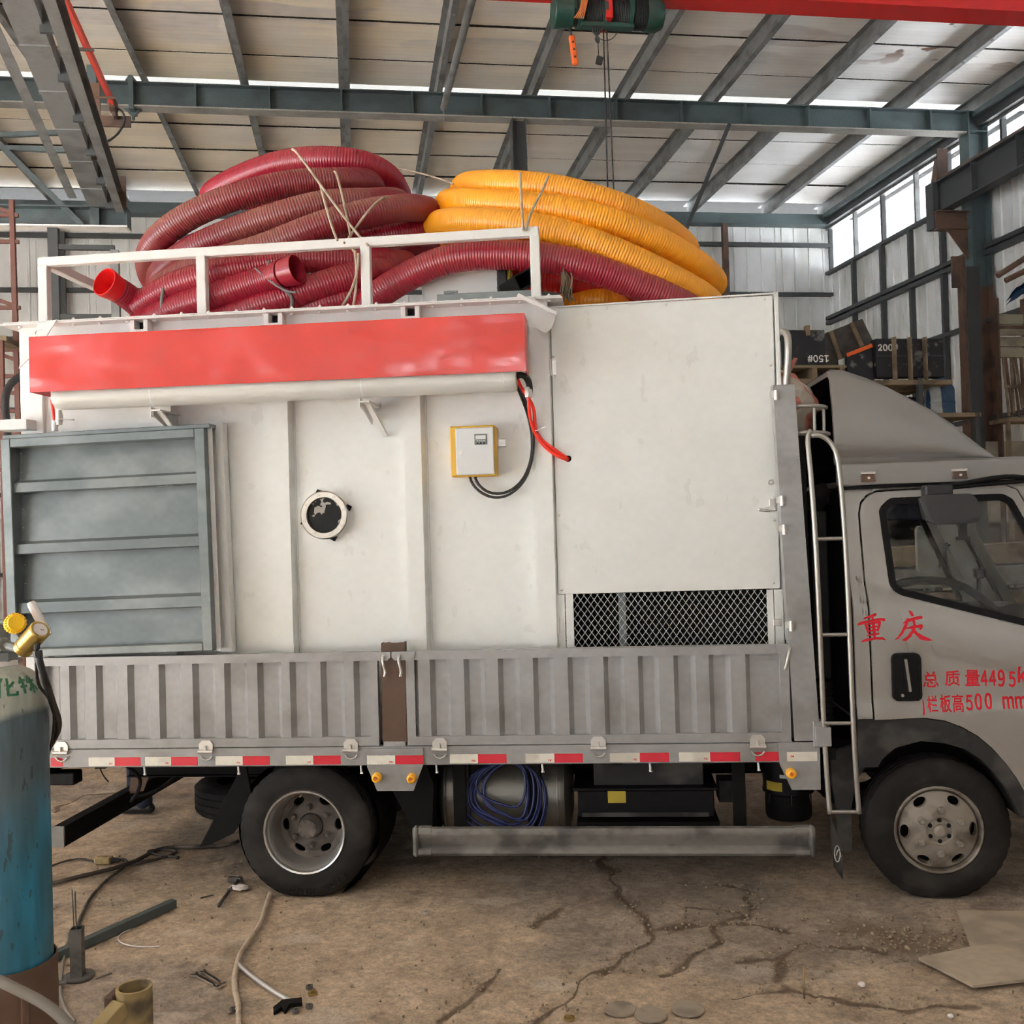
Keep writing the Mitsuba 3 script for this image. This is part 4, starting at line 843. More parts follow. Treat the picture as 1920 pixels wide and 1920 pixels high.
# top flange with bolts and clamps
def roof_flange():
    fl = ep('top_flange', bx(-3.375, -.205, 5.462, 5.66, 3.222, 3.231, .002), 'white_steel')
    part(fl, 'flange_plate', bx(-3.36, -.215, 5.470, 5.66, 3.233, 3.241, .002), 'white_steel')
    part(fl, 'web', bx(-3.30, -.29, 5.552, 5.562, 3.10, 3.222), 'white_steel', False)
    for i in range(20):
        x = -3.28 + i * .158
        part(fl, 'bolt', cat([hexnut((x, 5.505, 3.241), (0, 0, 1), .010, .012), hexnut((x, 5.505, 3.222), (0, 0, -1), .011, .010), cyl((x, 5.505, 3.25), (x, 5.505, 3.258), .005, 6)]), 'white_steel')
    for x in (-2.57, -1.80, -1.035):
        c = cat([bx(x - .052, x - .026, 5.478, 5.552, 3.146, 3.221, .002), bx(x + .026, x + .052, 5.478, 5.552, 3.146, 3.221, .002), bx(x - .052, x + .052, 5.478, 5.552, 3.142, 3.168, .002)])
        part(fl, 'clamp', c, 'white_steel')
        part(fl, 'clamp_gap', bx(x - .026, x + .026, 5.546, 5.551, 3.168, 3.22), 'dark_hole', False)
roof_flange()
# guard rail
gr = ep('guard_rail', cat([bar((-3.245, 5.66, 3.622), (-.332, 5.66, 3.640), .05, .052, .004)]), 'white_steel', label='white square tube guard rail along the box roof')
for x in (-3.217, -2.268, -1.312, -.356):
    part(gr, 'upright', bx(x - .027, x + .027, 5.633, 5.687, 3.24, 3.60 + .006 * (x + 3.2), .003), 'white_steel')
part(gr, 'end_rail', cat([bx(-3.243, -3.19, 5.69, 7.35, 3.597, 3.648, .003)]), 'white_steel')
part(gr, 'far_rail', cat([bx(-3.243, -.33, 7.35, 7.40, 3.597, 3.648, .003)] + [bx(x - .025, x + .025, 7.35, 7.40, 3.2, 3.6, .003) for x in (-3.217, -1.75, -.356)]), 'white_steel')
# red cover, pipe under it and brackets
def dented(x0, x1, z0, z1, y):
    nx, nz = 110, 16
    X, Z = np.meshgrid(np.linspace(x0, x1, nx), np.linspace(z0, z1, nz), indexing='ij')
    pt = np.stack([X * 1.9, Z * 3.0, X * 0], -1)
    Y = y + .034 * (meshkit.fbm(pt, 2, 21) - .5) + .007 * (meshkit.noise(pt * 4, 8) - .5) + .010 * np.exp(-((Z - (z1 - .06)) / .05) ** 2) * np.clip(meshkit.noise(np.stack([X * 3.1, X * 0, X * 0], -1), 2) - .55, 0, 1) * 3
    i, j = np.meshgrid(np.arange(nx - 1), np.arange(nz - 1), indexing='ij')
    q = np.stack([i * nz + j, (i + 1) * nz + j, (i + 1) * nz + j + 1, i * nz + j + 1], -1).reshape(-1, 4)
    return TM(np.stack([X, Y, Z], -1).reshape(-1, 3), np.vstack([q[:, [0, 1, 2]], q[:, [0, 2, 3]]]), process=False)
ac = ep('red_cover', dented(-3.078, -.400, 2.806, 3.107, 5.25), 'red_panel', True, label='long dented red sheet metal cover along the top')
part(ac, 'side_return', bx(-.402, -.396, 5.25, 5.45, 2.806, 3.107), 'red_panel', False)
part(ac, 'side_return', bx(-3.082, -3.076, 5.25, 5.45, 2.806, 3.107), 'red_panel', False)
part(ac, 'top_return', bx(-3.078, -.400, 5.25, 5.44, 3.101, 3.107), 'red_panel', False)
pp = ep('drain_pipe', lathe([(0, 0), (.035, .0), (.055, .006), (.064, .018), (.065, .03), (.065, .975), (.068, .976), (.068, .993), (.062, 1), (0, 1)], (-2.99, 5.33, 2.778), (-.452, 5.33, 2.778), 32), 'pipe_white', label='white pipe hanging below the red cover')
for x in (-2.42, -1.268):
    b = part(pp, 'bracket', cat([bx(x - .028, x + .028, 5.33, 5.60, 2.690, 2.698), bar((x + .012, 5.36, 2.69), (x + .055, 5.595, 2.53), .034, .012), bar((x - .02, 5.345, 2.69), (x - .02, 5.595, 2.62), .010, .05), bx(x - .030, x - .022, 5.33, 5.60, 2.66, 2.71)]), 'white_steel', False)
    part(pp, 'strap', lathe([(.0665, 0), (.0665, 1)], (x - .004, 5.33, 2.778), (x + .004, 5.33, 2.778), 24), 'box_grey')
part(pp, 'drain_valve', cat([cyl((-2.992, 5.38, 2.72), (-2.992, 5.38, 2.64), .016, 14), cyl((-2.992, 5.38, 2.70), (-2.992, 5.38, 2.655), .020, 14), bar((-2.985, 5.365, 2.672), (-2.895, 5.36, 2.662), .016, .006)]), 'zinc')
part(pp, 'elbow_fitting', wire([(-.452, 5.36, 2.80), (-.415, 5.38, 2.80), (-.398, 5.40, 2.78), (-.398, 5.42, 2.70)], .017, 12), 'dusty_plastic', True)
part(pp, 'fitting_nut', cyl((-.398, 5.42, 2.745), (-.398, 5.42, 2.69), .022, 6), 'zinc', False)
part(pp, 'side_stub', cat([cyl((-3.085, 5.50, 2.62), (-3.085, 5.50, 2.68), .018, 12)]), 'zinc')
part(pp, 'red_riser', cyl((-3.085, 5.50, 2.67), (-3.10, 5.50, 2.80), .009, 10), 'hose_orange_red', True)
# sheet gussets at both ends of the cover
for pts, o in (([(-3.13, 3.215), (-3.02, 3.235), (-3.10, 3.12), (-3.17, 3.04), (-3.25, 2.97), (-3.235, 3.03)], 'l'), ([(-.43, 3.245), (-.35, 3.215), (-.235, 3.14), (-.265, 3.055), (-.30, 3.03), (-.36, 3.07), (-.365, 3.18)], 'r')):
    g = Polygon(pts)
    if o == 'l': g = g.difference(shapely.affinity.scale(Point(-3.115, 3.165).buffer(.035), 1, .55).intersection(g.buffer(-.008)))
    ep('gusset_plate', xz(g, 5.43, 5.437), 'white_steel', False)
ep('gusset_flange', cat([bar((-.44, 5.40, 3.235), (-.235, 5.40, 3.125), .012, .022)]), 'white_steel')
# louvred shutter
def rl(m): return rot(m, -.95, (0, 1, 0), (-2.76, 5.5, 2.0))
lv = ep('louvred_shutter', rl(bx(-3.34, -2.15, 5.555, 5.575, 1.385, 2.60)), 'louvre_steel', False, label='large grey galvanised louvre cabinet at the tail of the box')
for a in ((-3.352, -3.297, 1.368, 2.588), (-2.232, -2.175, 1.368, 2.588), (-3.297, -2.232, 2.538, 2.588), (-3.297, -2.232, 1.368, 1.412)):
    part(lv, 'frame_bar', rl(bx(a[0], a[1], 5.42, 5.60, a[2], a[3], .004)), 'louvre_steel')
part(lv, 'back_flange', rl(cat([bx(-2.176, -2.112, 5.53, 5.536, 1.345, 2.625), bx(-2.120, -2.112, 5.53, 5.60, 1.345, 2.625), bx(-2.176, -2.15, 5.47, 5.476, 1.36, 2.60)])), 'white_steel', False)
part(lv, 'top_sheet', rl(bx(-3.352, -2.15, 5.44, 5.60, 2.588, 2.612, .003)), 'louvre_steel')
lips = [(2.545, 2.352, 2.283), (2.283, 2.008, 1.938), (1.938, 1.680, 1.605), (1.605, 1.395, None)]
for z0, z1, z2 in lips:
    pr = [(5.525, z0), (5.500, z1 + .004)] + ([(5.452, z1 - .012), (5.444, z2 + .006), (5.456, z2), (5.52, z2 + .012)] if z2 else [(5.50, 1.40)])
    s = [(y + .002, z - .0015) for y, z in pr[::-1]]
    m = xprism([(y, z) for y, z in pr] + [(y + .004, z) for y, z in pr[::-1]], -3.298, -2.230)
    part(lv, 'louvre_blade', rl(m), 'louvre_steel', False)
for i in range(11):
    z = 1.46 + i * .105
    part(lv, 'rivet', rl(sphere((-3.285, 5.505, z), .004, sub=1)), 'zinc')
ep('lamp_box', bx(-3.42, -3.24, 5.48, 5.60, 2.635, 2.695, .004), 'box_grey')
ep('tail_hose', wire([(-3.44, 5.62, 2.62), (-3.45, 5.62, 2.80), (-3.44, 5.64, 2.90), (-3.40, 5.70, 2.97), (-3.34, 5.76, 2.98)], .022, 10), 'dusty_plastic', True)
# porthole
pc = (-1.563, 2.101)
ph_ = ep('porthole', ylathe([(.100, 5.572), (.096, 5.560), (.100, 5.548), (.128, 5.548), (.134, 5.554), (.134, 5.612)], *pc, 56), 'chrome', label='round porthole with a bolted bright steel ring')
part(ph_, 'dirty_glass', ylathe([(0, 5.572), (.104, 5.572)], *pc, 40), 'porthole_dirt')
sq = rot(bx(-.108, .108, 0, .02, -.108, .108), 28, (0, 1, 0)); part(ph_, 'back_plate', mv(sq, pc[0], 5.585, pc[1]), 'chassis_black')
for k in range(8):
    t = math.radians(k * 45 + 14)
    part(ph_, 'ring_screw', cyl((pc[0] + .115 * math.cos(t), 5.549, pc[1] + .115 * math.sin(t)), (pc[0] + .115 * math.cos(t), 5.542, pc[1] + .115 * math.sin(t)), .008, 10), 'zinc')
# front cabinet: big door with vent grille below
hole = Point(-.204, 2.368).buffer(.0175)
dr_ = ep('cabinet_door', xz(Polygon([(-.279, 1.632), (.868, 1.636), (.905, 1.64), (.914, 3.205), (-.276, 3.193)]).difference(hole), YW - .022, YW - .006), 'white_body', False, label='tall flat white door sheet beside the cab')
part(dr_, 'top_lip', bar((-.276, YW - .026, 3.196), (.93, YW - .026, 3.214), .02, .008, .001), 'white_steel')
part(dr_, 'cable_hole', ylathe([(0, YW + .03), (.03, YW + .03), (.03, YW - .005)], -.204, 2.368, 20), 'dark_hole')
for x, z in ((-.262, 3.165), (.03, 3.178), (.35, 3.182), (.875, 3.185), (.893, 2.83), (-.265, 2.82), (-.268, 2.93), (-.262, 2.06), (.885, 2.00), (.872, 1.665), (-.262, 1.655), (.897, 2.47)):
    part(dr_, 'screw', sphere((x, YW - .023, z), .0075, (1, .6, 1), 1), 'zinc')
for x, z, m in ((-.284, 2.868, 'zinc'), (-.284, 1.462, 'white_steel')):
    h = part(dr_, 'hinge', cat([cyl((x, YW - .03, z - .045), (x, YW - .03, z + .045), .009, 10), bx(x - .03, x + .03, YW - .028, YW - .022, z - .04, z + .04)]), m)
part(dr_, 'latch', cat([bx(.835, .90, YW - .035, YW - .024, 2.05, 2.07, .003), rot(bx(.80, .86, YW - .05, YW - .035, 2.047, 2.062, .004), 8, (0, 1, 0), (.83, 5.6, 2.05))]), 'chrome')
part(dr_, 'padlock_ring', wire([(.872 + .012 * math.cos(t), YW - .027, 2.205 + .012 * math.sin(t)) for t in np.linspace(0, 2 * np.pi, 13)[:-1]], .003, 6, .004, True), 'zinc', True)
for z in (2.095, 1.455): part(dr_, 'catch_plate', bx(.862, .905, YW - .03, YW - .022, z - .018, z + .018, .002), 'zinc')
ep('door_trim', bx(.924, .945, YW - .03, YW + .03, 1.36, 3.222, .002))
for a_ in ((-.286, -.246, .02), (-.242, -.200, .022), (.836, .868, .022), (.872, .918, .02)): ep('cabinet_upright', bx(a_[0], a_[1], YW - a_[2], YW, .85, 1.63), 'white_body', False)
ep('cabinet_sill', bx(-.20, .836, YW - .01, YW, .85, 1.34), 'white_body', False)
ep('vent_interior', bx(-.28, .91, YW + .35, YW + .36, .86, 3.18), 'dark_hole', False)
ep('vent_post', bx(.045, .085, YW + .10, YW + .13, .85, 3.1), 'louvre_steel', False)
gx0, gx1, gz0, gz1 = -.20, .836, 1.34, 1.629
ws_ = []
wv = sbox(gx0, gz0, gx1, gz1)
k = gx0 - .4
while k < gx1 + .1:
    for s in (1, -1):
        ln = LineString([(k, gz0), (k + s * .0 + (.26 if s > 0 else -.26) + 0, gz0 + .36)]) if s > 0 else LineString([(k + .26, gz0), (k, gz0 + .36)])
        q = ln.intersection(wv)
        if not q.is_empty and q.length > .005:
            (xa, za), (xb, zb) = q.coords[0], q.coords[-1]
            ws_.append(bar((xa, YW - .004 - .002 * s, za), (xb, YW - .004 - .002 * s, zb), .0022, .0042, 0, (0, 1, 0)))
    k += .0365
ep('vent_grille', cat(ws_), 'white_steel', False, kind='stuff', label='diamond wire mesh over the dark vent')

# control box, cables and red hoses on the wall
cb = thing('control_box', 'small grey and yellow control box screwed to the white wall', 'control box')
part(cb, 'enclosure', bx(-.835, -.590, 5.475, 5.612, 2.285, 2.558, .006), 'yellow_paint', label='yellow painted sides of the box')
part(cb, 'door', rot(bx(-.803, -.597, 5.462, 5.476, 2.292, 2.546, .004), 0, (0, 1, 0)), 'box_grey', label='pale grey door')
dp = part(cb, 'display', bx(-.700, -.632, 5.457, 5.463, 2.452, 2.510, .002), 'screen_grey', label='small grey display with digits')
part(cb, 'display_window', bx(-.693, -.639, 5.4555, 5.458, 2.482, 2.502), 'box_grey', False)
for i in range(4): part(cb, 'indicator', bx(-.686 + i * .012, -.681 + i * .012, 5.4555, 5.458, 2.472, 2.476), 'box_grey', False)
for i in range(3): part(cb, 'button', bx(-.688 + i * .018, -.678 + i * .018, 5.4545, 5.458, 2.456, 2.464), 'black_plastic', False)
part(cb, 'lock', cyl((-.778, 5.463, 2.413), (-.778, 5.452, 2.413), .011, 16), 'zinc')
tab = part(cb, 'mounting_tab', bx(-.592, -.545, 5.600, 5.606, 2.45, 2.49, .002), 'zinc')
part(tab, 'screw', hexnut((-.562, 5.600, 2.47), (0, -1, 0), .009, .008), 'zinc')
solo('black_cable', wire([(-.745, 5.56, 2.30), (-.735, 5.545, 2.262), (-.66, 5.53, 2.185), (-.575, 5.53, 2.168), (-.46, 5.53, 2.235), (-.395, 5.53, 2.39), (-.388, 5.52, 2.52), (-.425, 5.45, 2.70), (-.478, 5.36, 2.835)], .0075, 8), 'cable_black', 'black cable from under the control box up to the pipe, the wider loop', 'cable')
solo('black_cable', wire([(-.715, 5.56, 2.30), (-.70, 5.545, 2.25), (-.63, 5.535, 2.195), (-.55, 5.535, 2.193), (-.455, 5.54, 2.26), (-.402, 5.54, 2.39), (-.398, 5.53, 2.52), (-.44, 5.455, 2.70), (-.49, 5.37, 2.83)], .0075, 8), 'cable_black', 'black cable from under the control box up to the pipe, the narrower inner loop', 'cable')
solo('red_air_hose', wire([(-.455, 5.38, 2.82), (-.42, 5.44, 2.72), (-.378, 5.50, 2.63), (-.372, 5.52, 2.53), (-.352, 5.53, 2.485), (-.285, 5.545, 2.425), (-.230, 5.565, 2.385), (-.204, 5.61, 2.370)], .0095, 10), 'hose_orange_red', 'bright red air hose running behind, from the pipe to the hole in the door', 'hose')
solo('red_air_hose', wire([(-.398, 5.425, 2.69), (-.400, 5.45, 2.63), (-.392, 5.49, 2.56), (-.372, 5.515, 2.50), (-.325, 5.53, 2.435), (-.27, 5.545, 2.39), (-.225, 5.56, 2.368), (-.206, 5.61, 2.362)], .0095, 10), 'hose_orange_red', 'bright red air hose hanging from the grey elbow fitting to the door hole', 'hose')
solo('cable_tie', cat([wire([(-.385, 5.515, 2.515), (-.372, 5.50, 2.520), (-.358, 5.515, 2.522)], .003, 6), wire([(-.36, 5.505, 2.522), (-.33, 5.50, 2.535), (-.315, 5.50, 2.542)], .002, 6)]), 'white_plastic', 'white cable tie around the red hoses and black cables', 'cable tie')
# ------------------------------------------------------------------ hoses on the box roof, ropes
PT = {'y1': [[-0.878,6.62,4.215],[-0.729,6.32,4.152],[-0.512,6.12,4.069],[-0.253,6.05,4.004],[-0.003,6.05,3.926],[0.248,6.15,3.847],[0.43,6.32,3.782],[0.554,6.57,3.731]],
 'y2': [[-0.974,6.54,4.091],[-0.813,6.22,4.015],[-0.539,6.02,3.919],[-0.252,5.95,3.852],[0.024,5.95,3.774],[0.271,6.04,3.692],[0.528,6.2,3.588],[0.704,6.47,3.502]],
 'y3': [[-1.029,6.42,3.92],[-0.859,6.12,3.866],[-0.598,5.94,3.791],[-0.284,5.88,3.709],[-0.071,5.88,3.635],[0.17,5.92,3.534],[0.417,6.02,3.425],[0.633,6.22,3.337]],
 'y4': [[-0.183,6.42,3.408],[-0.087,6.32,3.395],[0.011,6.32,3.386],[0.126,6.42,3.362]],
 'arch': [[-1.443,5.98,3.266],[-1.368,5.92,3.339],[-1.129,5.86,3.473],[-0.84,5.83,3.562],[-0.56,5.82,3.566],[-0.286,5.82,3.533],[-0.045,5.84,3.467],[0.196,5.9,3.38],[0.425,5.97,3.286],[0.568,6.07,3.219]],
 'bright': [[-0.83,6.42,3.46],[-0.714,6.32,3.516],[-0.542,6.27,3.532],[-0.311,6.27,3.526],[-0.052,6.32,3.485],[0.211,6.42,3.422],[0.379,6.52,3.354]],
 'r1': [[-2.72,7.02,4.403],[-2.192,6.62,4.451],[-1.943,6.52,4.447],[-1.716,6.47,4.421],[-1.517,6.52,4.399],[-1.403,6.67,4.373],[-1.382,6.97,4.36]],
 'r2': [[-1.484,6.67,4.289],[-1.611,6.32,4.225],[-1.789,6.22,4.196],[-2.03,6.12,4.137],[-2.284,6.07,4.06],[-2.524,6.07,3.969],[-2.719,6.12,3.872],[-2.864,6.27,3.785],[-2.934,6.52,3.694]],
 'r3': [[-1.291,6.62,4.134],[-1.42,6.22,4.05],[-1.625,6.1,4.015],[-1.835,6.02,3.953],[-2.062,6.0,3.889],[-2.263,6.0,3.826],[-2.44,6.02,3.769],[-2.637,6.12,3.711],[-2.86,6.42,3.667]],
 'r4': [[-1.072,6.37,4.02],[-1.233,6.12,3.965],[-1.437,6.0,3.901],[-1.651,5.94,3.832],[-1.841,5.92,3.763],[-2.039,5.92,3.701],[-2.311,5.94,3.65],[-2.58,6.02,3.59],[-2.809,6.22,3.515]],
 'r9': [[-1.056,6.52,3.909],[-1.278,6.32,3.865],[-1.562,6.22,3.802],[-1.854,6.17,3.755],[-2.144,6.12,3.658],[-2.424,6.22,3.563]],
 'r5': [[-2.758,5.9,3.384],[-2.608,5.85,3.455],[-2.43,5.82,3.509],[-2.201,5.82,3.557],[-1.959,5.87,3.607],[-1.65,5.92,3.626],[-1.363,6.07,3.636],[-1.215,6.32,3.676]],
 'r5a': [[-2.85,5.78,3.48],[-2.827,5.84,3.461],[-2.81,5.94,3.434],[-2.817,6.12,3.393]],
 'r6': [[-1.803,5.72,3.502],[-1.996,5.78,3.471],[-2.189,5.78,3.418],[-2.425,5.8,3.365],[-2.607,5.84,3.319],[-2.771,5.92,3.279]],
 'r7': [[-1.299,6.07,3.584],[-1.46,5.92,3.514],[-1.638,5.86,3.452],[-1.884,5.82,3.374],[-2.143,5.82,3.305],[-2.358,5.87,3.272]],
 'r8': [[-1.303,6.07,3.423],[-1.476,5.97,3.399],[-1.658,5.92,3.353],[-1.853,5.92,3.305]],
 'rope1': [[-1.947,6.4,4.473],[-1.647,5.95,4.084],[-1.494,5.84,3.866],[-1.29,5.62,3.607]],
 'rope2': [[-1.649,5.96,4.087],[-1.598,5.9,3.922],[-1.468,5.63,3.649]],
 'rope3': [[-1.622,6.2,4.242],[-1.521,5.96,4.032],[-1.446,5.83,3.766],[-1.378,5.63,3.584]],
 'rope4': [[-1.256,6.0,3.997],[-1.311,5.88,3.914],[-1.389,5.82,3.791],[-1.429,5.63,3.632]],
 'rope5': [[-0.453,6.0,4.095],[-0.436,5.83,3.863],[-0.415,5.62,3.647]],
 'rope6': [[-0.283,5.94,4.045],[-0.337,5.84,3.891],[-0.39,5.66,3.702],[-0.401,5.62,3.641]],
 'rope7': [[-1.275,6.5,4.345],[-1.078,6.4,4.257],[-0.88,6.2,4.121]],
 'rope8': [[-1.367,5.62,3.581],[-1.364,5.63,3.433],[-1.392,5.65,3.273]],
 'rope9': [[-1.346,5.62,3.565],[-1.39,5.63,3.374],[-1.459,5.65,3.276]],
 'tie1': [[-2.547,5.76,3.463],[-2.554,5.75,3.398],[-2.554,5.76,3.322],[-2.546,5.8,3.308]],
 'tie2': [[-1.893,5.72,3.574],[-1.891,5.69,3.505],[-1.876,5.69,3.459],[-1.843,5.7,3.428],[-1.793,5.78,3.305]],
 'tie3': [[-1.972,5.7,3.534],[-1.901,5.69,3.469],[-1.824,5.69,3.41],[-1.728,5.68,3.378]],
 'cable1': [[-3.28,5.692,0.012],[-3.106,5.885,0.012],[-2.957,6.13,0.012],[-2.91,6.33,0.012],[-2.668,6.384,0.012],[-2.455,6.495,0.012]],
 'cable1b': [[-2.733,6.167,0.03],[-2.904,6.24,0.03],[-2.97,6.294,0.03],[-2.908,6.326,0.03],[-2.783,6.283,0.03],[-2.831,6.157,0.03],[-2.937,6.055,0.03]],
 'cable2': [[-3.466,6.02,0.008],[-3.384,6.152,0.008],[-3.218,6.101,0.008]],
 'cable2b': [[-3.141,6.14,0.012],[-3.043,6.13,0.012],[-3.0,6.05,0.012],[-2.985,5.877,0.012],[-2.953,5.591,0.012],[-2.887,5.347,0.012],[-2.774,5.054,0.012],[-2.697,4.886,0.012]],
 'plug': [[-3.209,6.085,0.02],[-3.106,6.085,0.02]],
 'tube': [[-2.697,4.666,0.02],[-2.402,5.379,0.02]],
 'rope_f': [[-1.924,5.563,0.014],[-1.873,5.318,0.014],[-1.822,5.032,0.014],[-1.808,4.805,0.014],[-1.771,4.626,0.014],[-1.699,4.408,0.014],[-1.629,4.258,0.014],[-1.556,4.073,0.014],[-1.485,3.904,0.014]],
 'rebar': [[-1.766,4.635,0.015],[-1.629,4.482,0.015],[-1.502,4.359,0.015],[-1.403,4.272,0.015]],
 'blade': [[-1.431,4.238,0.015],[-1.381,4.254,0.015]],
 'ham': [[-2.146,5.365,0.015],[-2.173,5.608,0.015],[-2.184,5.764,0.015],[-2.229,5.791,0.015]],
 'rag': [[-2.153,5.622,0.01],[-2.12,5.657,0.01]],
 'wr1': [[-1.939,4.545,0.008],[-1.786,4.429,0.008]],
 'wr2': [[-1.91,4.574,0.008],[-1.772,4.451,0.008]],
 'disc1': [[-0.01,4.275,0.0],[-0.075,4.273,0.0],[0.056,4.277,0.0]],
 'disc2': [[0.113,4.229,0.0],[0.048,4.227,0.0],[0.18,4.231,0.0]],
 'disc3': [[0.267,4.284,0.0],[0.198,4.282,0.0],[0.335,4.286,0.0]],
 'pl1': [[1.689,5.365,0.0],[2.01,5.356,0.0],[2.161,5.351,0.0],[1.982,4.923,0.0],[1.852,4.95,0.0],[1.692,4.887,0.0],[1.601,4.896,0.0]],
 'pl2': [[1.324,4.758,0.0],[1.597,4.885,0.0],[1.857,4.962,0.0],[2.031,4.984,0.0],[1.876,4.615,0.0],[1.694,4.544,0.0],[1.467,4.483,0.0]],
 'rod': [[0.756,4.394,0.0]],
 'stand': [[-2.483,4.504,0.0],[-2.541,4.481,0.0],[-2.41,4.506,0.0]],
 'standtop': [[-2.808,5.049,0.0],[-2.74,5.05,0.0]],
 'hoop': [[-1.907,3.796,0.0]],
 'wirew': [[-2.245,4.859,0.006],[-2.379,4.856,0.006],[-2.49,4.925,0.006],[-2.515,4.991,0.006],[-2.492,5.06,0.006]],
 'gas': [[-2.794,4.998,0.02],[-2.683,4.771,0.02],[-2.627,4.65,0.02],[-2.54,4.479,0.02],[-2.454,4.321,0.02],[-2.346,4.175,0.02],[-2.261,4.083,0.02]],
 'stk1': [[-2.379,4.487,0.004],[-2.335,4.549,0.004]],
 'stk2': [[-2.303,5.502,0.005],[-2.25,5.552,0.005]],
 'nuts': [[-1.006,5.308,0.006],[-1.341,4.384,0.006],[-0.216,4.196,0.006],[-1.633,4.212,0.006],[-1.361,4.211,0.006],[-1.316,4.251,0.006],[-1.369,4.43,0.006]]}
def hose_mat(name, c, dust, amount):
    def fn(p, n, uv):
        k = smoothstep(0.30, 0.75, fbm(p.x * 3.0, p.y * 3.0, p.z * 5.0, 3)) * amount * (0.45 + 0.75 * smoothstep(-0.1, 0.8, n.z))
        return mix(c, dust, k)
    return mat(name, P(fn), 0.26, coat=0.6, spec=0.5)
hose_mat('hose_red', (0.27, 0.006, 0.022), (0.33, 0.13, 0.10), 0.30)
hose_mat('hose_red_dusty', (0.19, 0.009, 0.020), (0.27, 0.125, 0.09), 0.70)
hose_mat('hose_bright_red', (0.62, 0.012, 0.014), (0.5, 0.05, 0.04), 0.2)
hose_mat('hose_yellow', (0.90, 0.36, 0.012), (0.62, 0.27, 0.04), 0.45)
mat('rope', weathered((0.42, 0.34, 0.26), (0.28, 0.22, 0.17), 20.0), 0.9)
mat('strap_grey', (0.17, 0.16, 0.16), 0.5)
def ribbed(path, R, sides=26, closed=False, pitch=.0168, depth=.0019):
    s = spline(path, pitch / 4, closed)
    if closed: s = s[:-1][:(len(s) - 1) // 4 * 4]
    ph = np.arange(len(s)) % 4
    r = R + depth * np.array([1.0, .55, -1.0, .55])[ph]
    return sweep(s, r, sides, closed, cap=False)
def loop(near, yc, sag=0.0):
    """Closed turn: the traced near half and a far half mirrored about y = yc."""
    n = [tuple(p) for p in near]
    f = [(x, 2 * yc - y + .02, max(z - sag, 3.30)) for x, y, z in n[::-1][1:-1]]
    return n + f
R = .082
ych = thing('yellow_hose_coil', 'coil of thick ribbed yellow-orange hose lying on the white box', 'hose')
for k, yc in (('y1', 6.62), ('y2', 6.55), ('y3', 6.45)):
    part(ych, 'turn', ribbed(loop(PT[k], yc), R, closed=True), 'hose_yellow', True)
solo('yellow_hose_piece', ribbed(PT['y4'], R), 'hose_yellow', 'short piece of yellow ribbed hose low beneath the arched red hose', 'hose', smooth=True)
solo('arched_red_hose', ribbed(PT['arch'], .084), 'hose_red', 'dark red ribbed hose arching in front of the yellow coil', 'hose', smooth=True)
solo('bright_red_hose', ribbed(PT['bright'], .082), 'hose_bright_red', 'bright red hose lying behind the arched red hose', 'hose', smooth=True)
rc = thing('red_hose_coil', 'big tied heap of dusty dark red ribbed hose at the tail of the box', 'hose')
for k, yc, m in (('r1', 6.9, 'hose_red'), ('r2', 6.6, 'hose_red_dusty'), ('r3', 6.55, 'hose_red_dusty'), ('r4', 6.5, 'hose_red_dusty'), ('r9', 6.5, 'hose_red')):
    part(rc, 'turn', ribbed(loop(PT[k], yc), R, closed=True), m, True)
def open_end(par, pts, R, flare, m, name='open_end'):
    a, b = np.array(pts[0], float), np.array(pts[1], float)
    d = (a - b) / np.linalg.norm(a - b)
    part(par, name, lathe([(R - .002, 0), (R + flare, .75), (R + flare, 1), (R + flare - .006, 1), (R - .012, 0), (R - .014, -.5), (0, -.5)], a - d * .01, a + d * .085, 32), m, 30)
lo = thing('red_hose_with_cuff', 'shiny red ribbed hose with a flared open cuff at the rear end', 'hose')
part(lo, 'turn', ribbed(PT['r5'], R), 'hose_red', True)
part(lo, 'neck', ribbed(PT['r5a'][0:], R * .92), 'hose_red', True)
open_end(lo, PT['r5a'], R * .94, .010, 'hose_bright_red')
l2 = thing('red_hose_with_open_end', 'shiny red ribbed hose with a cut open end tied by a grey strap', 'hose')
part(l2, 'turn', ribbed(PT['r6'], R), 'hose_red', True)
open_end(l2, PT['r6'], R, .002, 'hose_red')
solo('red_hose_length', ribbed(PT['r7'], R), 'hose_red', 'red ribbed hose under the open cut end', 'hose', smooth=True)
solo('red_hose_length', ribbed(PT['r8'], R), 'hose_red', 'lowest red ribbed hose behind the third rail post', 'hose', smooth=True)
RL_ = {'rope1': 'long pale rope slanting from the top red hose down to the third rail post', 'rope2': 'pale rope branching down from the slanting rope to the rail', 'rope3': 'pale rope over the third red turn down to the rail', 'rope4': 'pale rope leaning left from the lowest dusty red turn to the rail',
       'rope5': 'straight pale rope down the yellow coil to the rail corner', 'rope6': 'slanting pale rope over the yellow coil to the rail corner', 'rope7': 'twisted rope bridging the red heap and the yellow coil', 'rope8': 'rope end hanging under the rail by the third post', 'rope9': 'second rope end hanging left under the rail by the third post'}
for k, l in RL_.items(): solo('rope', wire(PT[k], .0075 if k != 'rope7' else .006, 8), 'rope', l, 'rope', smooth=True)
for k, l in (('tie1', 'grey strap around two red hoses near the first rail post'), ('tie2', 'grey strap around the open red hose end'), ('tie3', 'thin grey tie crossing the strap at the open red hose end')):
    solo('hose_strap', wire(PT[k], .010 if k != 'tie3' else .006, 8), 'strap_grey', l, 'strap', smooth=True)
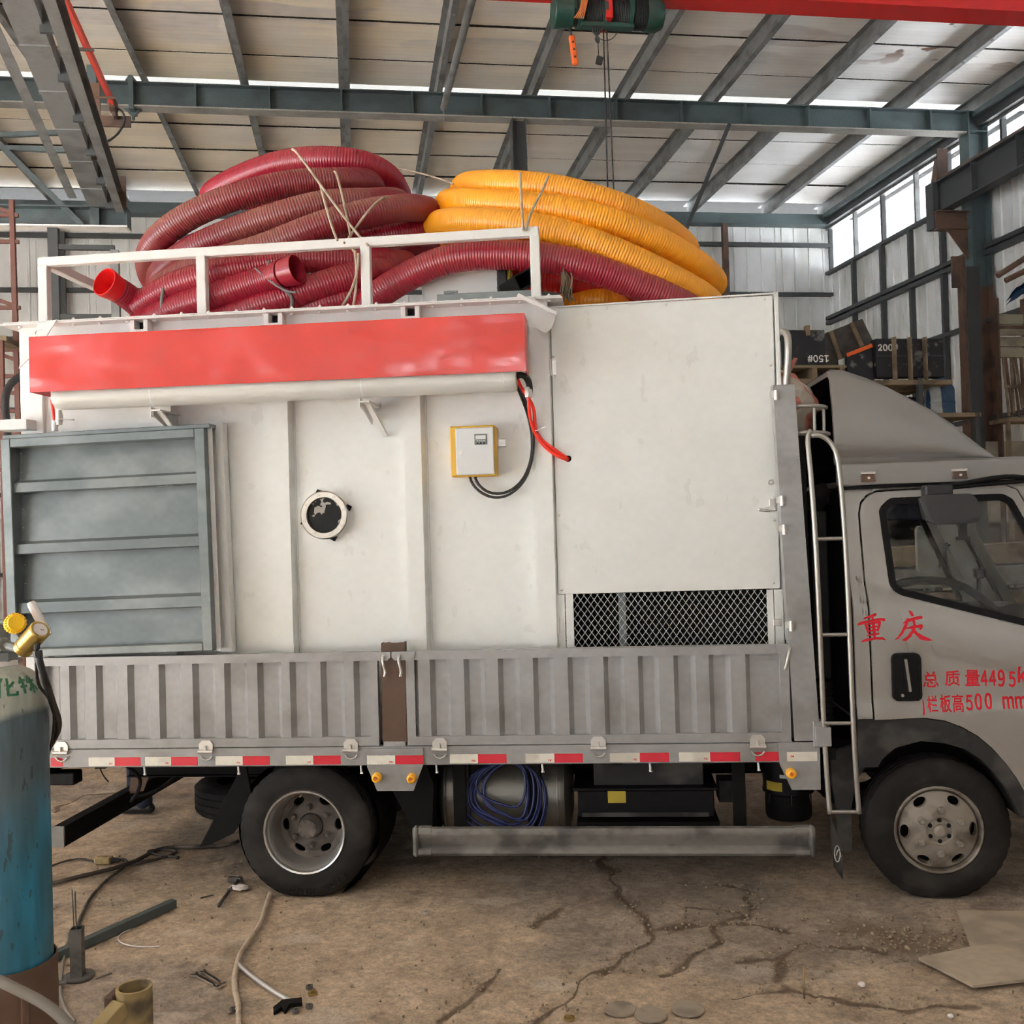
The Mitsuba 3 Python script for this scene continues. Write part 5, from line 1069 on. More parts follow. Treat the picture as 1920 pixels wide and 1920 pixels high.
# fittings among the hoses
solo('grey_roof_plate', cat([bx(-.92, -.36, 5.70, 5.74, 3.285, 3.33, .003), bx(-.88, -.80, 5.69, 5.70, 3.33, 3.345, .003)]), 'louvre_steel', 'grey steel plate lying on the roof edge under the arched hose', 'plate')
solo('white_roof_drum', lathe([(0, 0), (.30, 0), (.31, .05), (.31, .95), (.30, 1), (0, 1)], (-1.05, 6.25, 3.40), (-.58, 6.25, 3.42), 40), 'white_steel', 'pale grey cylinder behind the arched hose', 'pipe')
fc = thing('hose_coupling', 'dark hose coupling ring joining the grey cylinder and red hose', 'coupling')
part(fc, 'ring', lathe([(.18, 0), (.20, .1), (.20, .9), (.18, 1)], (-.60, 6.1, 3.46), (-.54, 6.1, 3.46), 32), 'dusty_plastic')
part(fc, 'brass_ring', lathe([(.17, 0), (.185, .5), (.17, 1)], (-.54, 6.1, 3.46), (-.51, 6.1, 3.46), 32), 'label_yellow')
st_ = thing('square_tube_end', 'open end of a black square tube by the rail corner', 'tube')
tb = xz(sbox(-.06, -.045, .06, .045).difference(sbox(-.052, -.037, .052, .037)), 0, .4)
part(st_, 'tube', mv(rot(rot(tb, -28, (0, 1, 0)), 25, (0, 0, 1)), -.42, 5.72, 3.395), 'chassis_black', False)
def rope_tuft():
    ms = []
    for i in range(26):
        a = V(-.20, 5.80, 3.46) + rng.normal(0, .018, 3)
        b = a + V(rng.normal(.01, .02), rng.normal(0, .02), -rng.uniform(.06, .17))
        ms.append(wire([a, (a + b) / 2 + rng.normal(0, .012, 3), b], .004, 5, .02))
    return cat(ms)
solo('rope_tuft', rope_tuft(), 'wood_old', 'dark brown frayed rope tuft beside the rail corner', 'rope', smooth=True)
# blue cable hung over the tank
bc = []
for i in range(9):
    w = .10 + .012 * i + rng.uniform(-.015, .015); d = .26 + .022 * i + rng.uniform(-.03, .02); cx = -.60 + rng.uniform(-.03, .03)
    t = np.linspace(0, 2 * np.pi, 15)[:-1]
    bc.append(wire([(cx + w * math.sin(a) * 1.25 + .02 * math.cos(2 * a), 5.66 + .012 * i * .4 + rng.uniform(-.006, .006) - .02 * math.cos(a), .70 - d * .5 * (1 + math.cos(a)) * (1 + .05 * math.sin(3 * a))) for a in t], .0072, 7, .02, True))
mat('cable_blue', (0.016, 0.028, 0.13), 0.35, coat=0.3)
bk_ = thing('blue_cable', 'loose bundle of blue cable hung in front of the fuel tank', 'cable')
for m in bc: part(bk_, 'loop', m, 'cable_blue', True)
# ------------------------------------------------------------------ steel frame, crane, things along the walls (hall coordinates)
def hp(par, name, mesh, m, s=False, **k): return part(par, name, hl(mesh), m, s, **k)
VG = 14.0
gd = thing('roof_girder', 'long blue-grey welded roof girder crossing the whole hall', 'girder')
hp(gd, 'web', bx(-10.5, 9.12, VG - .006, VG + .006, 7.70, 7.99), 'girder_paint')
hp(gd, 'top_flange', bx(-10.5, 9.45, VG - .10, VG + .10, 7.985, 8.0), 'girder_paint')
mat('dusty_flange', weathered((0.34, 0.33, 0.30), (0.24, 0.235, 0.22), 4.0), 0.7)
hp(gd, 'bottom_flange', bx(-10.5, 9.12, VG - .10, VG + .10, 7.67, 7.69), 'dusty_flange', label='pale dusty lower flange')
for u in [-1.95 + .955 * k for k in range(12)] + [-4.6, -6.4, -8.2]:
    hp(gd, 'stiffener', bx(u - .012, u + .012, VG - .096, VG - .006, 7.69, 7.985), 'girder_paint')
hp(gd, 'splice_plate', bx(-2.79, -2.73, VG - .13, VG + .13, 7.62, 8.06), 'girder_paint')
hp(gd, 'splice_gusset', xz([(-2.87, 7.67), (-2.65, 7.67), (-2.74, 7.57), (-2.78, 7.57)], VG - .02, VG + .02), 'girder_paint')
hp(gd, 'splice_gusset', xz([(-2.83, 8.0), (-2.69, 8.0), (-2.74, 8.07), (-2.78, 8.07)], VG - .12, VG - .10), 'girder_paint')
hp(gd, 'bolt', cat([cyl((-2.76, VG, 7.6), (-2.76, VG, 7.52), .02, 8)]), 'girder_paint')
gc = thing('roof_column', 'blue-grey steel column at the right wall with a rusty crane bracket', 'column')
hp(gc, 'web', bx(9.14, 9.44, VG - .006, VG + .006, 5.4, 8.0), 'girder_paint')
for u in (9.13, 9.43): hp(gc, 'flange', bx(u, u + .016, VG - .12, VG + .12, 5.4, 8.0), 'girder_paint')
for z in (7.69, 7.2): hp(gc, 'stiffener', bx(9.145, 9.43, VG - .115, VG - .006, z, z + .012), 'girder_paint')
hp(gc, 'lower_shaft', cat([bx(9.13, 9.146, VG - .12, VG + .12, 0, 5.4), bx(9.43, 9.446, VG - .12, VG + .12, 0, 5.4), bx(9.14, 9.44, VG - .006, VG + .006, 0, 5.4)]), 'rust_steel')
br = hp(gc, 'crane_bracket', cat([bx(8.62, 9.13, VG - .09, VG + .09, 6.50, 6.515), bx(8.62, 9.13, VG - .09, VG + .09, 6.24, 6.255), bx(8.62, 9.13, VG - .006, VG + .006, 6.255, 6.5)]), 'rust_steel', label='rust-brown crane bracket')
part(br, 'gusset', hl(xz([(8.80, 6.24), (9.13, 6.24), (9.13, 5.80)], VG - .012, VG + .012)), 'rust_steel', False)
cr = thing('crane_runway', 'dark crane runway beam leading towards the camera along the right wall', 'beam')
for u, a in ((8.80, 1),):
    hp(cr, 'web', bx(u - .006, u + .006, -8.5, 14.2, 6.55, 6.98), 'dark_frame')
    hp(cr, 'top_flange', bx(u - .11, u + .11, -8.5, 14.25, 6.97, 6.99), 'dark_frame')
    hp(cr, 'bottom_flange', bx(u - .09, u + .09, -8.5, 14.2, 6.53, 6.55), 'dark_frame')
    hp(cr, 'rail', bx(u - .03, u + .03, -8.5, 14.1, 6.99, 7.06), 'rust_steel')
    for v in np.arange(6.2, 14.2, 1.0): hp(cr, 'stiffener', bx(u - .10, u - .006, v, v + .014, 6.55, 6.97), 'dark_frame')
    es = hp(cr, 'end_stop', cat([bx(u - .08, u + .09, 14.05, 14.07, 6.99, 7.48), xz([(u - .1, 6.99), (u - .02, 7.40), (u + .02, 7.40), (u + .06, 6.99)], 14.07, 14.22)]), 'rust_steel', label='rust-brown end stop plate')
    hp(cr, 'end_plate', bx(u - .14, u - .06, 14.1, 14.3, 6.30, 6.99), 'dark_frame')
solo('rear_hall_post', hl(cat([bx(2.28, 2.48, 14.0, 14.012, 3.0, 7.70), bx(2.28, 2.295, 13.9, 14.1, 3.0, 7.70), bx(2.465, 2.48, 13.9, 14.1, 3.0, 7.70), bx(2.2, 2.56, 13.8, 14.2, 2.98, 3.02), bx(2.28, 2.48, 13.9, 14.1, 0, 3.0)])), 'dark_frame', 'dark steel post under the girder behind the yellow coil', 'post', smooth=False)
solo('brace_rod', hl(bar((5.43, 13.9, 7.68), (4.55, 13.9, 5.75), .05, .05)), 'dark_frame', 'thin dark diagonal brace rising to the girder at the right of the yellow coil', 'brace', smooth=False)
# rusty posts in front of the right wall
rp = thing('rusty_post', 'tall rusty steel post pair left of the leaning planks', 'post')
hp(rp, 'post', cat([bx(7.70, 7.78, 12.0, 12.012, 0, 5.3), bx(7.70, 7.712, 11.95, 12.06, 0, 5.3)]), 'rust_steel')
hp(rp, 'post', bx(7.86, 8.04, 12.1, 12.25, 0, 5.2), 'dark_frame')
hp(rp, 'plate', bx(7.60, 7.70, 12.0, 12.03, 4.9, 5.3), 'rust_steel')
# red crane bridge and electric hoist
bg = thing('crane_bridge', 'bright red crane bridge girder crossing overhead at the right', 'crane')
mat('crane_red', (0.62, 0.022, 0.018), 0.4)
hp(bg, 'bottom_flange', bx(-8.6, 8.62, 8.86, 9.14, 6.80, 6.83), 'crane_red')
hp(bg, 'web', bx(-8.6, 8.62, 8.97, 9.03, 6.83, 7.25), 'crane_red')
hp(bg, 'end_carriage', bx(8.60, 9.0, 8.3, 9.7, 7.07, 7.27, .01), 'crane_red')
hp(bg, 'top_flange', bx(-8.6, 8.62, 8.86, 9.14, 7.25, 7.28), 'crane_red')
mat('hoist_green', weathered((0.015, 0.060, 0.045), (0.035, 0.05, 0.04), 6.0), 0.4, coat=0.3)
mat('hoist_dark', (0.02, 0.022, 0.022), 0.5)
mat('pendant_orange', (0.78, 0.13, 0.02), 0.45)
mat('wire_orange', (0.62, 0.18, 0.05), 0.5)
hy, hz = 9.0, 6.66
ho = thing('electric_hoist', 'dark green electric wire rope hoist hanging under the crane bridge', 'hoist')
def hu(r, u0, u1, m, name, prof=None, n=32): return part(ho, name, hl(lathe(prof or [(0, 0), (r * .93, .0), (r, .06), (r, .94), (r * .93, 1), (0, 1)], (u0, hy, hz), (u1, hy, hz), n)), m, 35)
hu(.150, 1.88, 2.06, 'hoist_green', 'gearbox'); hu(.125, 2.06, 2.10, 'hoist_dark', 'neck')
rb_ = [(0, 0)] + [(.118 + .008 * (i % 2), i / 60) for i in range(61)] + [(0, 1)]
hu(.125, 2.12, 2.58, 'hoist_dark', 'rope_drum', rb_)
for u in (2.10, 2.33, 2.57): hu(.146, u, u + .035, 'hoist_green', 'drum_ring')
fn_ = [(0, 0)] + [(.128 + .012 * (i % 2), i / 18) for i in range(19)] + [(0, 1)]
hu(.14, 2.61, 2.74, 'hoist_dark', 'motor_fins', fn_); hu(.148, 2.74, 2.91, 'hoist_green', 'motor', [(0, 0), (.148, 0), (.148, .6), (.12, .92), (.08, 1), (0, 1)])
hp(ho, 'rope_guide', bx(2.34, 2.40, 8.86, 9.14, 6.55, 6.80), 'crane_red')
hp(ho, 'lower_beam', bx(2.12, 2.62, 8.93, 9.02, 6.505, 6.55, .006), 'hoist_green')
hp(ho, 'hanger', cat([bx(u, u + .03, 8.86, 9.14, 6.62, 6.86) for u in (2.04, 2.58)]), 'hoist_green')
for i in range(5): hp(ho, 'orange_wire', wire([(2.10 + .02 * i, 8.84, 6.78), (2.10 + .012 * i, 8.83, 6.62), (2.04 + .02 * i, 8.84, 6.52)], .006, 6), 'wire_orange', True)
solo('hoist_rope', hl(cyl((2.345, 9.0, 6.60), (2.335, 9.0, 4.2), .007, 8)), 'dusty_plastic', 'left of the two steel ropes hanging from the hoist', 'rope', smooth=True)
solo('hoist_rope', hl(cyl((2.375, 9.0, 6.60), (2.405, 9.0, 4.2), .007, 8)), 'dusty_plastic', 'right of the two steel ropes hanging from the hoist', 'rope', smooth=True)
pd = thing('hoist_pendant', 'orange pendant control hanging left of the hoist ropes', 'control')
pa, pb = V(2.045, 9.0, 6.44), V(2.075, 9.0, 6.17)
hp(pd, 'housing', bar(pa, pb, .055, .045, .012, (0, 1, 0)), 'pendant_orange', 30)
for k in (.25, .5, .75): hp(pd, 'button', sphere(pa + (pb - pa) * k + V(0, -.027, 0), .009, sub=1), 'hoist_dark', 30)
hp(pd, 'cord', wire([(2.04, 9.0, 6.6), (2.035, 9.0, 6.52), pa], .009, 6), 'hoist_dark', True)
hk = thing('hoist_limit_switch', 'small black limit switch dangling on wires below the hoist', 'switch')
hp(hk, 'wires', cat([wire([(2.27 + .03 * math.sin(i * 2), 8.95, 6.52), (2.235 + .02 * i, 8.94, 6.45), (2.27 + .015 * math.cos(i), 8.95, 6.40), (2.28, 8.95, 6.36)], .007, 6) for i in range(4)] + [wire([(2.28, 8.95, 6.42), (2.34, 8.94, 6.38), (2.43, 8.94, 6.42), (2.44, 8.95, 6.52)], .004, 6), wire([(2.275, 8.95, 6.38), (2.28, 8.95, 6.24)], .004, 6)]), 'hoist_dark', True)
hp(hk, 'switch_box', rot(bx(2.255, 2.315, 8.93, 8.97, 6.165, 6.235, .006), 12, (0, 1, 0), (2.28, 8.95, 6.2)), 'hoist_dark', 30)
# crane runway stub and conductor bar at the left
def skewed(m, k, v0):
    m = m.copy(); m.vertices[:, 0] += k * (v0 - m.vertices[:, 1]); return m
def hp_left(par, name, mesh, m, s=False, **k): return hp(par, name, skewed(mesh, .12, 11.0), m, s, **k)
lb = thing('left_runway', 'grey channel runway with cleats receding at the upper left', 'beam')
hp_left(lb, 'channel', cat([bx(-2.63, -2.43, 2.0, 10.96, 5.42, 5.43), bx(-2.445, -2.43, 2.0, 10.96, 5.42, 5.55), bx(-2.63, -2.62, 2.0, 10.96, 5.42, 5.47)]), 'galvanised')
hp_left(lb, 'side_channel', cat([bx(-2.36, -2.35, 2.0, 10.96, 5.36, 5.56), bx(-2.36, -2.28, 2.0, 10.96, 5.55, 5.56), bx(-2.36, -2.28, 2.0, 10.96, 5.36, 5.37)]), 'galvanised')
hp_left(lb, 'outer_angle', bx(-2.82, -2.74, 2.0, 10.96, 5.50, 5.51), 'galvanised')
for v in np.arange(5.6, 10.96, .75):
    hp_left(lb, 'cleat', bx(-2.45, -2.33, v, v + .03, 5.37, 5.60), 'dark_frame')
    hp_left(lb, 'joint_plate', bx(-2.635, -2.425, v + .3, v + .36, 5.412, 5.42), 'galvanised')
hp_left(lb, 'end_plate', bx(-2.33, -2.25, 10.9, 10.93, 5.40, 5.72), 'rust_steel')
tbm = thing('transverse_beam', 'dark green I-beam with posts and braces at the left behind the hoses', 'beam')
hp(tbm, 'web', bx(-7.0, -2.26, 11.08, 11.09, 5.25, 5.42), 'girder_paint')
hp(tbm, 'bottom_flange', bx(-7.0, -2.25, 10.98, 11.18, 5.22, 5.235), 'skylight_strip')
hp(tbm, 'top_flange', bx(-7.0, -2.26, 10.98, 11.18, 5.42, 5.435), 'girder_paint')
hp(tbm, 'end_plate', bx(-2.27, -2.25, 10.98, 11.18, 5.22, 5.43), 'girder_paint')
hp(tbm, 'upright', bx(-2.62, -2.53, 11.0, 11.08, 5.23, 6.9), 'girder_paint')
hp(tbm, 'diagonal', bar((-3.62, 11.03, 6.2), (-2.70, 11.03, 5.24), .05, .06), 'girder_paint')
hp(tbm, 'strut', bar((-4.2, 11.03, 6.10), (-2.6, 11.03, 6.22), .05, .05), 'girder_paint')
hp(tbm, 'strut', bar((-4.2, 11.03, 6.04), (-2.6, 11.03, 6.01), .05, .05), 'girder_paint')
hp(tbm, 'post', cat([bx(-3.05, -2.95, 11.04, 11.12, 0, 5.22)]), 'dark_frame')
for k in range(4):
    z = 5.0 - k * .72
    hp(tbm, 'ladder_rung', bx(-2.95, -2.40, 11.05, 11.10, z, z + .05), 'dark_frame')
hp(tbm, 'post', bx(-2.44, -2.36, 11.04, 11.12, 0, 5.0), 'galvanised')
mat('conductor_red', (0.75, 0.085, 0.055), 0.4)
def hp_bar(par, name, mesh, m, s=False, **k): return hp(par, name, skewed(mesh, .045, 9.7), m, s, **k)
cd = thing('conductor_bar', 'salmon red conductor bar running along the left crane runway', 'conductor bar')
hp_bar(cd, 'bar', cat([bx(-2.10, -2.065, 4.0, 9.62, 5.92, 5.95), bx(-2.10, -2.065, 4.0, 9.62, 5.955, 5.985)]), 'conductor_red')
hp_bar(cd, 'end_feed', cat([bx(-2.12, -2.05, 9.60, 9.75, 5.90, 5.99, .01), bx(-2.10, -2.06, 9.7, 9.8, 5.86, 5.92, .008)]), 'rust_steel')
hp_bar(cd, 'bracket', cat([bx(-2.28, -1.95, 9.80, 9.82, 5.80, 5.90), bx(-2.30, -2.22, 9.80, 9.83, 5.50, 6.20)]), 'rust_steel')
hp_bar(cd, 'lead', wire([(-2.05, 9.7, 5.93), (-1.99, 9.7, 5.86), (-2.06, 9.72, 5.70), (-2.2, 9.72, 5.61), (-2.36, 9.72, 5.62)], .010, 6), 'hoist_dark', True)
for v in (8.4, 9.3): hp_bar(cd, 'pin', cyl((-2.35, v, 5.86), (-2.0, v, 5.86), .012, 6), 'rust_steel')
# scaffold at the left edge
sf = thing('scaffold', 'red-brown welded ladder scaffold at the left edge behind the box', 'scaffold')
mat('scaffold_red', (0.15, 0.060, 0.045), 0.6)
for u, z1 in ((-2.74, 4.85), (-3.35, 4.85)):
    hp(sf, 'upright', bar((u + .02, 9.0, 0), (u - .02, 9.0, z1), .04, .04), 'scaffold_red')
for z in (4.72, 4.50, 3.95, 3.60, 3.38, 3.24, 3.09, 2.9, 2.6):
    hp(sf, 'rung', bx(-3.36, -2.71, 8.985, 9.015, z - .015, z + .015), 'scaffold_red')
for z in (4.72, 3.95, 3.5): hp(sf, 'brace', bar((-3.35, 9.0, z + .25), (-2.72, 9.0, z), .03, .03), 'scaffold_red')
hp(sf, 'deck', bx(-3.4, -2.70, 8.6, 9.0, 3.60, 3.64), 'wood_old')
hp(sf, 'rear_leg', bar((-2.74, 8.6, 0), (-2.74, 8.6, 3.6), .04, .04), 'scaffold_red')
# stored black forms on a rack near the right wall
mat('black_board', P(lambda p, n, uv: mix((0.016, 0.017, 0.020), (0.15, 0.15, 0.14), smoothstep(0.60, 0.80, fbm(p.x * 9, p.y * 9, p.z * 9, 4)))), 0.6)
mat('rough_slab', P(lambda p, n, uv: mix((0.045, 0.04, 0.036), (0.12, 0.11, 0.10), fbm(p.x * 14, p.y * 14, p.z * 14, 4))), 0.9, bump=P(lambda p, n, uv: fbm(p.x * 16, p.y * 16, p.z * 16, 3)), bs=0.03)
mat('chalk_white', (0.75, 0.75, 0.73), 0.7)
rk2 = thing('storage_rack', 'dark steel storage rack near the right wall behind the cab', 'rack')
for u in (4.75, 5.6, 6.5, 7.2):
    for v in (11.0, 11.9): hp(rk2, 'upright', bx(u - .03, u + .03, v - .03, v + .03, 0, 3.6 if u < 6.8 else 3.2), 'dark_frame')
hp(rk2, 'shelf', bx(4.70, 6.9, 10.97, 11.95, 3.52, 3.575), 'wood_old')
hp(rk2, 'shelf', bx(6.55, 7.25, 10.97, 11.95, 3.14, 3.19), 'wood_old')
hp(rk2, 'back_sheet', bx(4.70, 7.2, 11.96, 11.98, 0, 3.5), 'chassis_black')
pt_ = thing('wooden_pallet', 'old wooden pallet under the black board marked 150', 'pallet')
for z in (3.575, 3.73): hp(pt_, 'deck_board', bx(4.85, 5.62, 11.02, 11.6, z, z + .03), 'wood_old')
for u in (4.88, 5.2, 5.54): hp(pt_, 'block', bx(u, u + .06, 11.02, 11.6, 3.605, 3.73), 'wood_old')
def wtext(s, u, z, v, h, flip=False):
    t = meshkit.text_mesh(s, h, .003, True); w = t.bounds[1, 0]
    if flip: t = mv(rot(t, 180, (0, 0, 1)), w, h)
    t.apply_transform(np.array([[1, 0, 0, u], [0, 0, -1, v], [0, 1, 0, z], [0, 0, 0, 1.0]])); return t
ba = thing('black_form_board', 'black board with upside-down white 150# standing on the pallet', 'board')
hp(ba, 'board', bx(4.93, 5.38, 11.05, 11.25, 3.765, 4.17, .006), 'black_board')
hp(ba, 'stencil', wtext('150#', 5.16, 3.80, 11.047, .075, True), 'chalk_white')
hp(ba, 'wood_clip', bx(5.15, 5.20, 11.03, 11.1, 4.10, 4.22, .004), 'wood_old')
sl = thing('rough_dark_slab', 'tilted rough dark slab with two wooden battens on the rack', 'slab')
hp(sl, 'slab', poly3([(5.37, 4.13), (5.98, 4.35), (6.11, 4.08), (6.0, 3.98), (5.66, 3.86), (5.67, 3.58), (5.52, 3.58)], .12, (0, 11.42, 0)), 'rough_slab')
hp(sl, 'batten', bar((5.56, 11.27, 4.20), (5.67, 11.27, 3.87), .05, .03, .003, (0, 1, 0)), 'wood_old')
hp(sl, 'batten', bar((5.82, 11.27, 4.30), (5.95, 11.27, 4.02), .05, .03, .003, (0, 1, 0)), 'wood_old')
gp = thing('grey_form_board', 'grey weathered board with an orange top strip on the rack', 'board')
hp(gp, 'board', poly3([(5.68, 3.87), (5.985, 3.985), (6.01, 3.58), (5.68, 3.58)], .06, (0, 11.18, 0)), 'black_board')
hp(gp, 'strip', bar((5.67, 11.10, 3.885), (5.985, 11.10, 4.0), .02, .045, .003), 'pendant_orange')
bc_ = thing('black_crate', 'long black crate with white 200# and three battens on the rack', 'crate')
hp(bc_, 'panel', bx(6.015, 6.86, 11.06, 11.20, 3.62, 4.07, .005), 'black_board')
hp(bc_, 'joint', bx(6.015, 6.86, 11.055, 11.06, 3.865, 3.872), 'dark_frame')
for u in (6.205, 6.40, 6.59): hp(bc_, 'batten', bx(u, u + .022, 10.99, 11.06, 3.58, 4.08), 'wood_old')
hp(bc_, 'stencil', wtext('200#', 6.025, 3.93, 11.056, .072), 'chalk_white')
pail = thing('steel_drum', 'battered white and blue drum on the lower rack shelf', 'drum')
mat('drum_paint', P(lambda p, n, uv: mix((0.45, 0.46, 0.45), (0.03, 0.08, 0.16), smoothstep(0.52, 0.58, noise(p.x * 7, p.y * 7, p.z * 1.5))) * (0.6 + 0.5 * fbm(p.x * 20, p.y * 20, p.z * 20, 3))), 0.5)
hp(pail, 'body', lathe([(0, 0), (.165, 0), (.175, .03), (.17, .3), (.178, .33), (.17, .36), (.17, .7), (.12, .92), (.08, .97), (.08, 1), (0, 1)], (6.93, 11.3, 3.19), (6.93, 11.3, 3.64), 32), 'drum_paint', 40)
solo('blue_sack', hl(sphere((5.0, 11.3, 3.4), .2, (1.3, .8, .6))), 'blue_black', 'dark blue bundle behind the sack on the headboard', 'sack')
# leaning planks, olive panels, tarp, pipes at the right edge
oc = thing('olive_panel_stack', 'olive sheet panels standing above the rusty planks at the right edge', 'panel')
mat('olive_sheet', weathered((0.30, 0.28, 0.20), (0.20, 0.18, 0.13), 4.0), 0.5)
for z in (3.99, 4.13, 4.28, 4.42): hp(oc, 'panel', bx(8.18, 8.54, 11.95, 12.0, z, z + .13, .006), 'olive_sheet')
hp(oc, 'frame', cat([bx(8.16, 8.18, 11.93, 12.02, 0, 4.75), bx(8.54, 8.56, 11.93, 12.02, 0, 4.75), bx(8.16, 8.56, 11.93, 12.02, 4.36, 4.40)]), 'rust_steel')
for i in range(9):
    u = 8.17 + i * .045; l = rng.uniform(-.02, .02)
    solo('leaning_plank', hl(bar((u + l, 11.80, rng.uniform(3.2, 3.4)), (u - l, 11.86, 3.98), .034, .016, .002, (0, 1, 0))), ('wood_old', 'rust_steel')[i % 2], 'narrow weathered plank in the upright bundle at the right edge, ' + ('leftmost', 'second from the left', 'third from the left', 'fourth from the left', 'the middle one', 'fourth from the right', 'third from the right', 'second from the right', 'rightmost')[i], 'plank', 'upright planks at the right edge', smooth=False)
solo('plank_shelf', hl(cat([bx(8.10, 9.0, 11.7, 12.1, 3.15, 3.20), bx(8.12, 8.6, 11.78, 11.8, 3.58, 3.62), bx(8.12, 8.16, 11.75, 11.8, 0, 3.2), bx(8.90, 8.95, 11.75, 11.8, 0, 3.2)])), 'wood_old', 'rough shelf carrying the upright rusty planks', 'shelf', smooth=False)
for a, b, l in (((7.95, 11.6, 4.95), (8.75, 11.4, 5.45), 'upper of two brown pipes slanting up at the right edge'), ((8.02, 11.55, 4.88), (8.75, 11.35, 5.22), 'lower of two brown pipes slanting up at the right edge')):
    solo('brown_pipe', hl(cyl(a, b, .035, 12)), 'rust_steel', l, 'pipe')
mat('tarp_blue', (0.02, 0.07, 0.16), 0.6)
tq = np.array([(8.18 + .5 * a, 11.5 + .3 * b, 4.80 + .22 * a - .10 * b + .03 * math.sin(7 * a + 5 * b)) for a in np.linspace(0, 1, 9) for b in np.linspace(0, 1, 5)])
tf = [(i * 5 + j, (i + 1) * 5 + j, (i + 1) * 5 + j + 1) for i in range(8) for j in range(4)] + [(i * 5 + j, (i + 1) * 5 + j + 1, i * 5 + j + 1) for i in range(8) for j in range(4)]
tt = TM(tq, np.array(tf), process=False); t2 = TM(tq + (0, 0, -.05), np.array(tf)[:, ::-1], process=False)
solo('blue_tarpaulin', hl(cat([tt, t2])), 'tarp_blue', 'dark blue tarpaulin under the brown pipes at the right edge', 'tarpaulin', smooth=True)
solo('grey_backing_sheet', hl(bx(7.9, 9.3, 12.3, 12.32, 0, 2.95)), 'plaster', 'rough beige board standing behind the cab at the right edge', 'board', smooth=False)
# timbers seen through the cab windows
for i, (u, z, l) in enumerate(((6.3, 1.15, 'lowest of three stacked timbers behind the cab'), (6.3, 1.42, 'middle of three stacked timbers behind the cab'), (6.3, 1.66, 'topmost of three stacked timbers behind the cab'))):
    solo('stacked_timber', hl(bx(4.6, 8.4, 10.2, 10.5, z - .20, z + .02, .01)), ('wood_old', 'galvanised', 'wood_old')[i], l, 'timber', smooth=False)
solo('timber_trestle', hl(cat([bx(5.0, 5.1, 10.2, 10.5, 0, .95), bx(7.8, 7.9, 10.2, 10.5, 0, .95)])), 'rust_steel', 'low trestle under the stacked timbers behind the cab', 'trestle', smooth=False)
# sack on the headboard rack
def sack():
    m = trimesh.creation.icosphere(4, 1.0)
    v = m.vertices * (.17, .40, .22) 
    n = meshkit.fbm(m.vertices * 2.2 + 5, 3, 3)[:, None]
    v = v * (0.80 + .42 * n); v[:, 2] = np.maximum(v[:, 2], -.15)
    v[:, 0] -= .10 * np.clip(v[:, 2], 0, 1)
    return TM(v + (1.01, 5.98, 2.625), m.faces, process=False)
mat('sack_cloth', P(lambda p, n, uv: mix((0.42, 0.37, 0.31), (0.45, 0.10, 0.07), smoothstep(0.53, 0.56, noise(p.y * 5 + 2, p.z * 8, p.x * 7)) * 0.8)), 0.8)
sk_ = thing('woven_sack', 'off-white woven sack with red print lying on the headboard rack', 'sack')
part(sk_, 'body', sack(), 'sack_cloth', True)
part(sk_, 'tied_neck', hull([(.99, 5.72, 2.80), (1.02, 5.74, 2.79), (1.035, 5.70, 2.86), (1.06, 5.70, 2.88), (1.045, 5.73, 2.89), (1.0, 5.76, 2.82)]), 'sack_cloth')

solo('hanging_pipe', hl(cat([cyl((1.30, 13.55, 7.63), (1.42, 8.5, 7.63), .045, 16), wire([(1.30, 13.5, 7.60), (1.30, 13.52, 7.50), (1.305, 13.52, 7.44)], .006, 6)])), 'galvanised', 'grey round pipe hung under the roof beside a purlin, ending at the girder', 'pipe')

# ------------------------------------------------------------------ worker behind the tail of the truck (only the lower legs show under the bed)
def limb(segs, L=.03, it=8):
    """Continuous surface: hulls of the spheres at both ends of every bone, joined and smoothed."""
    out = None
    for (a, ra), (b, rb) in segs:
        s = m3.Manifold.batch_hull([m3.Manifold.sphere(ra, 20).translate(list(map(float, a))), m3.Manifold.sphere(rb, 20).translate(list(map(float, b)))])
        out = s if out is None else out + s
    m = unman(out.refine_to_length(L)); m.merge_vertices()
    trimesh.smoothing.filter_taubin(m, iterations=it); return m
mat('skin', (0.42, 0.26, 0.18), 0.6)
mat('navy_cloth', (0.016, 0.020, 0.038), 0.85)
mat('trouser_cloth', (0.020, 0.026, 0.050), 0.85)
mat('shoe_black', (0.010, 0.010, 0.010), 0.45)
mat('hair_black', (0.008, 0.007, 0.006), 0.7)
wk = thing('person', 'person in dark navy trousers and black shoes standing behind the tail of the truck', 'person')
J = dict(pel=(-3.50, 7.34, .93), wai=(-3.50, 7.34, 1.10), che=(-3.52, 7.34, 1.32), nek=(-3.52, 7.34, 1.49), hed=(-3.55, 7.34, 1.63),
         hr=(-3.50, 7.25, .90), kr=(-3.51, 7.22, .50), ar=(-3.42, 7.20, .09), hL=(-3.50, 7.43, .90), kl=(-3.60, 7.46, .50), al=(-3.63, 7.50, .09),
         sr=(-3.52, 7.15, 1.42), er=(-3.55, 7.08, 1.14), wr=(-3.74, 7.12, 1.02), sL=(-3.52, 7.53, 1.42), eL=(-3.55, 7.60, 1.14), wL=(-3.74, 7.56, 1.02))
def seg(a, ra, b, rb): return ((J[a], ra), (J[b], rb))
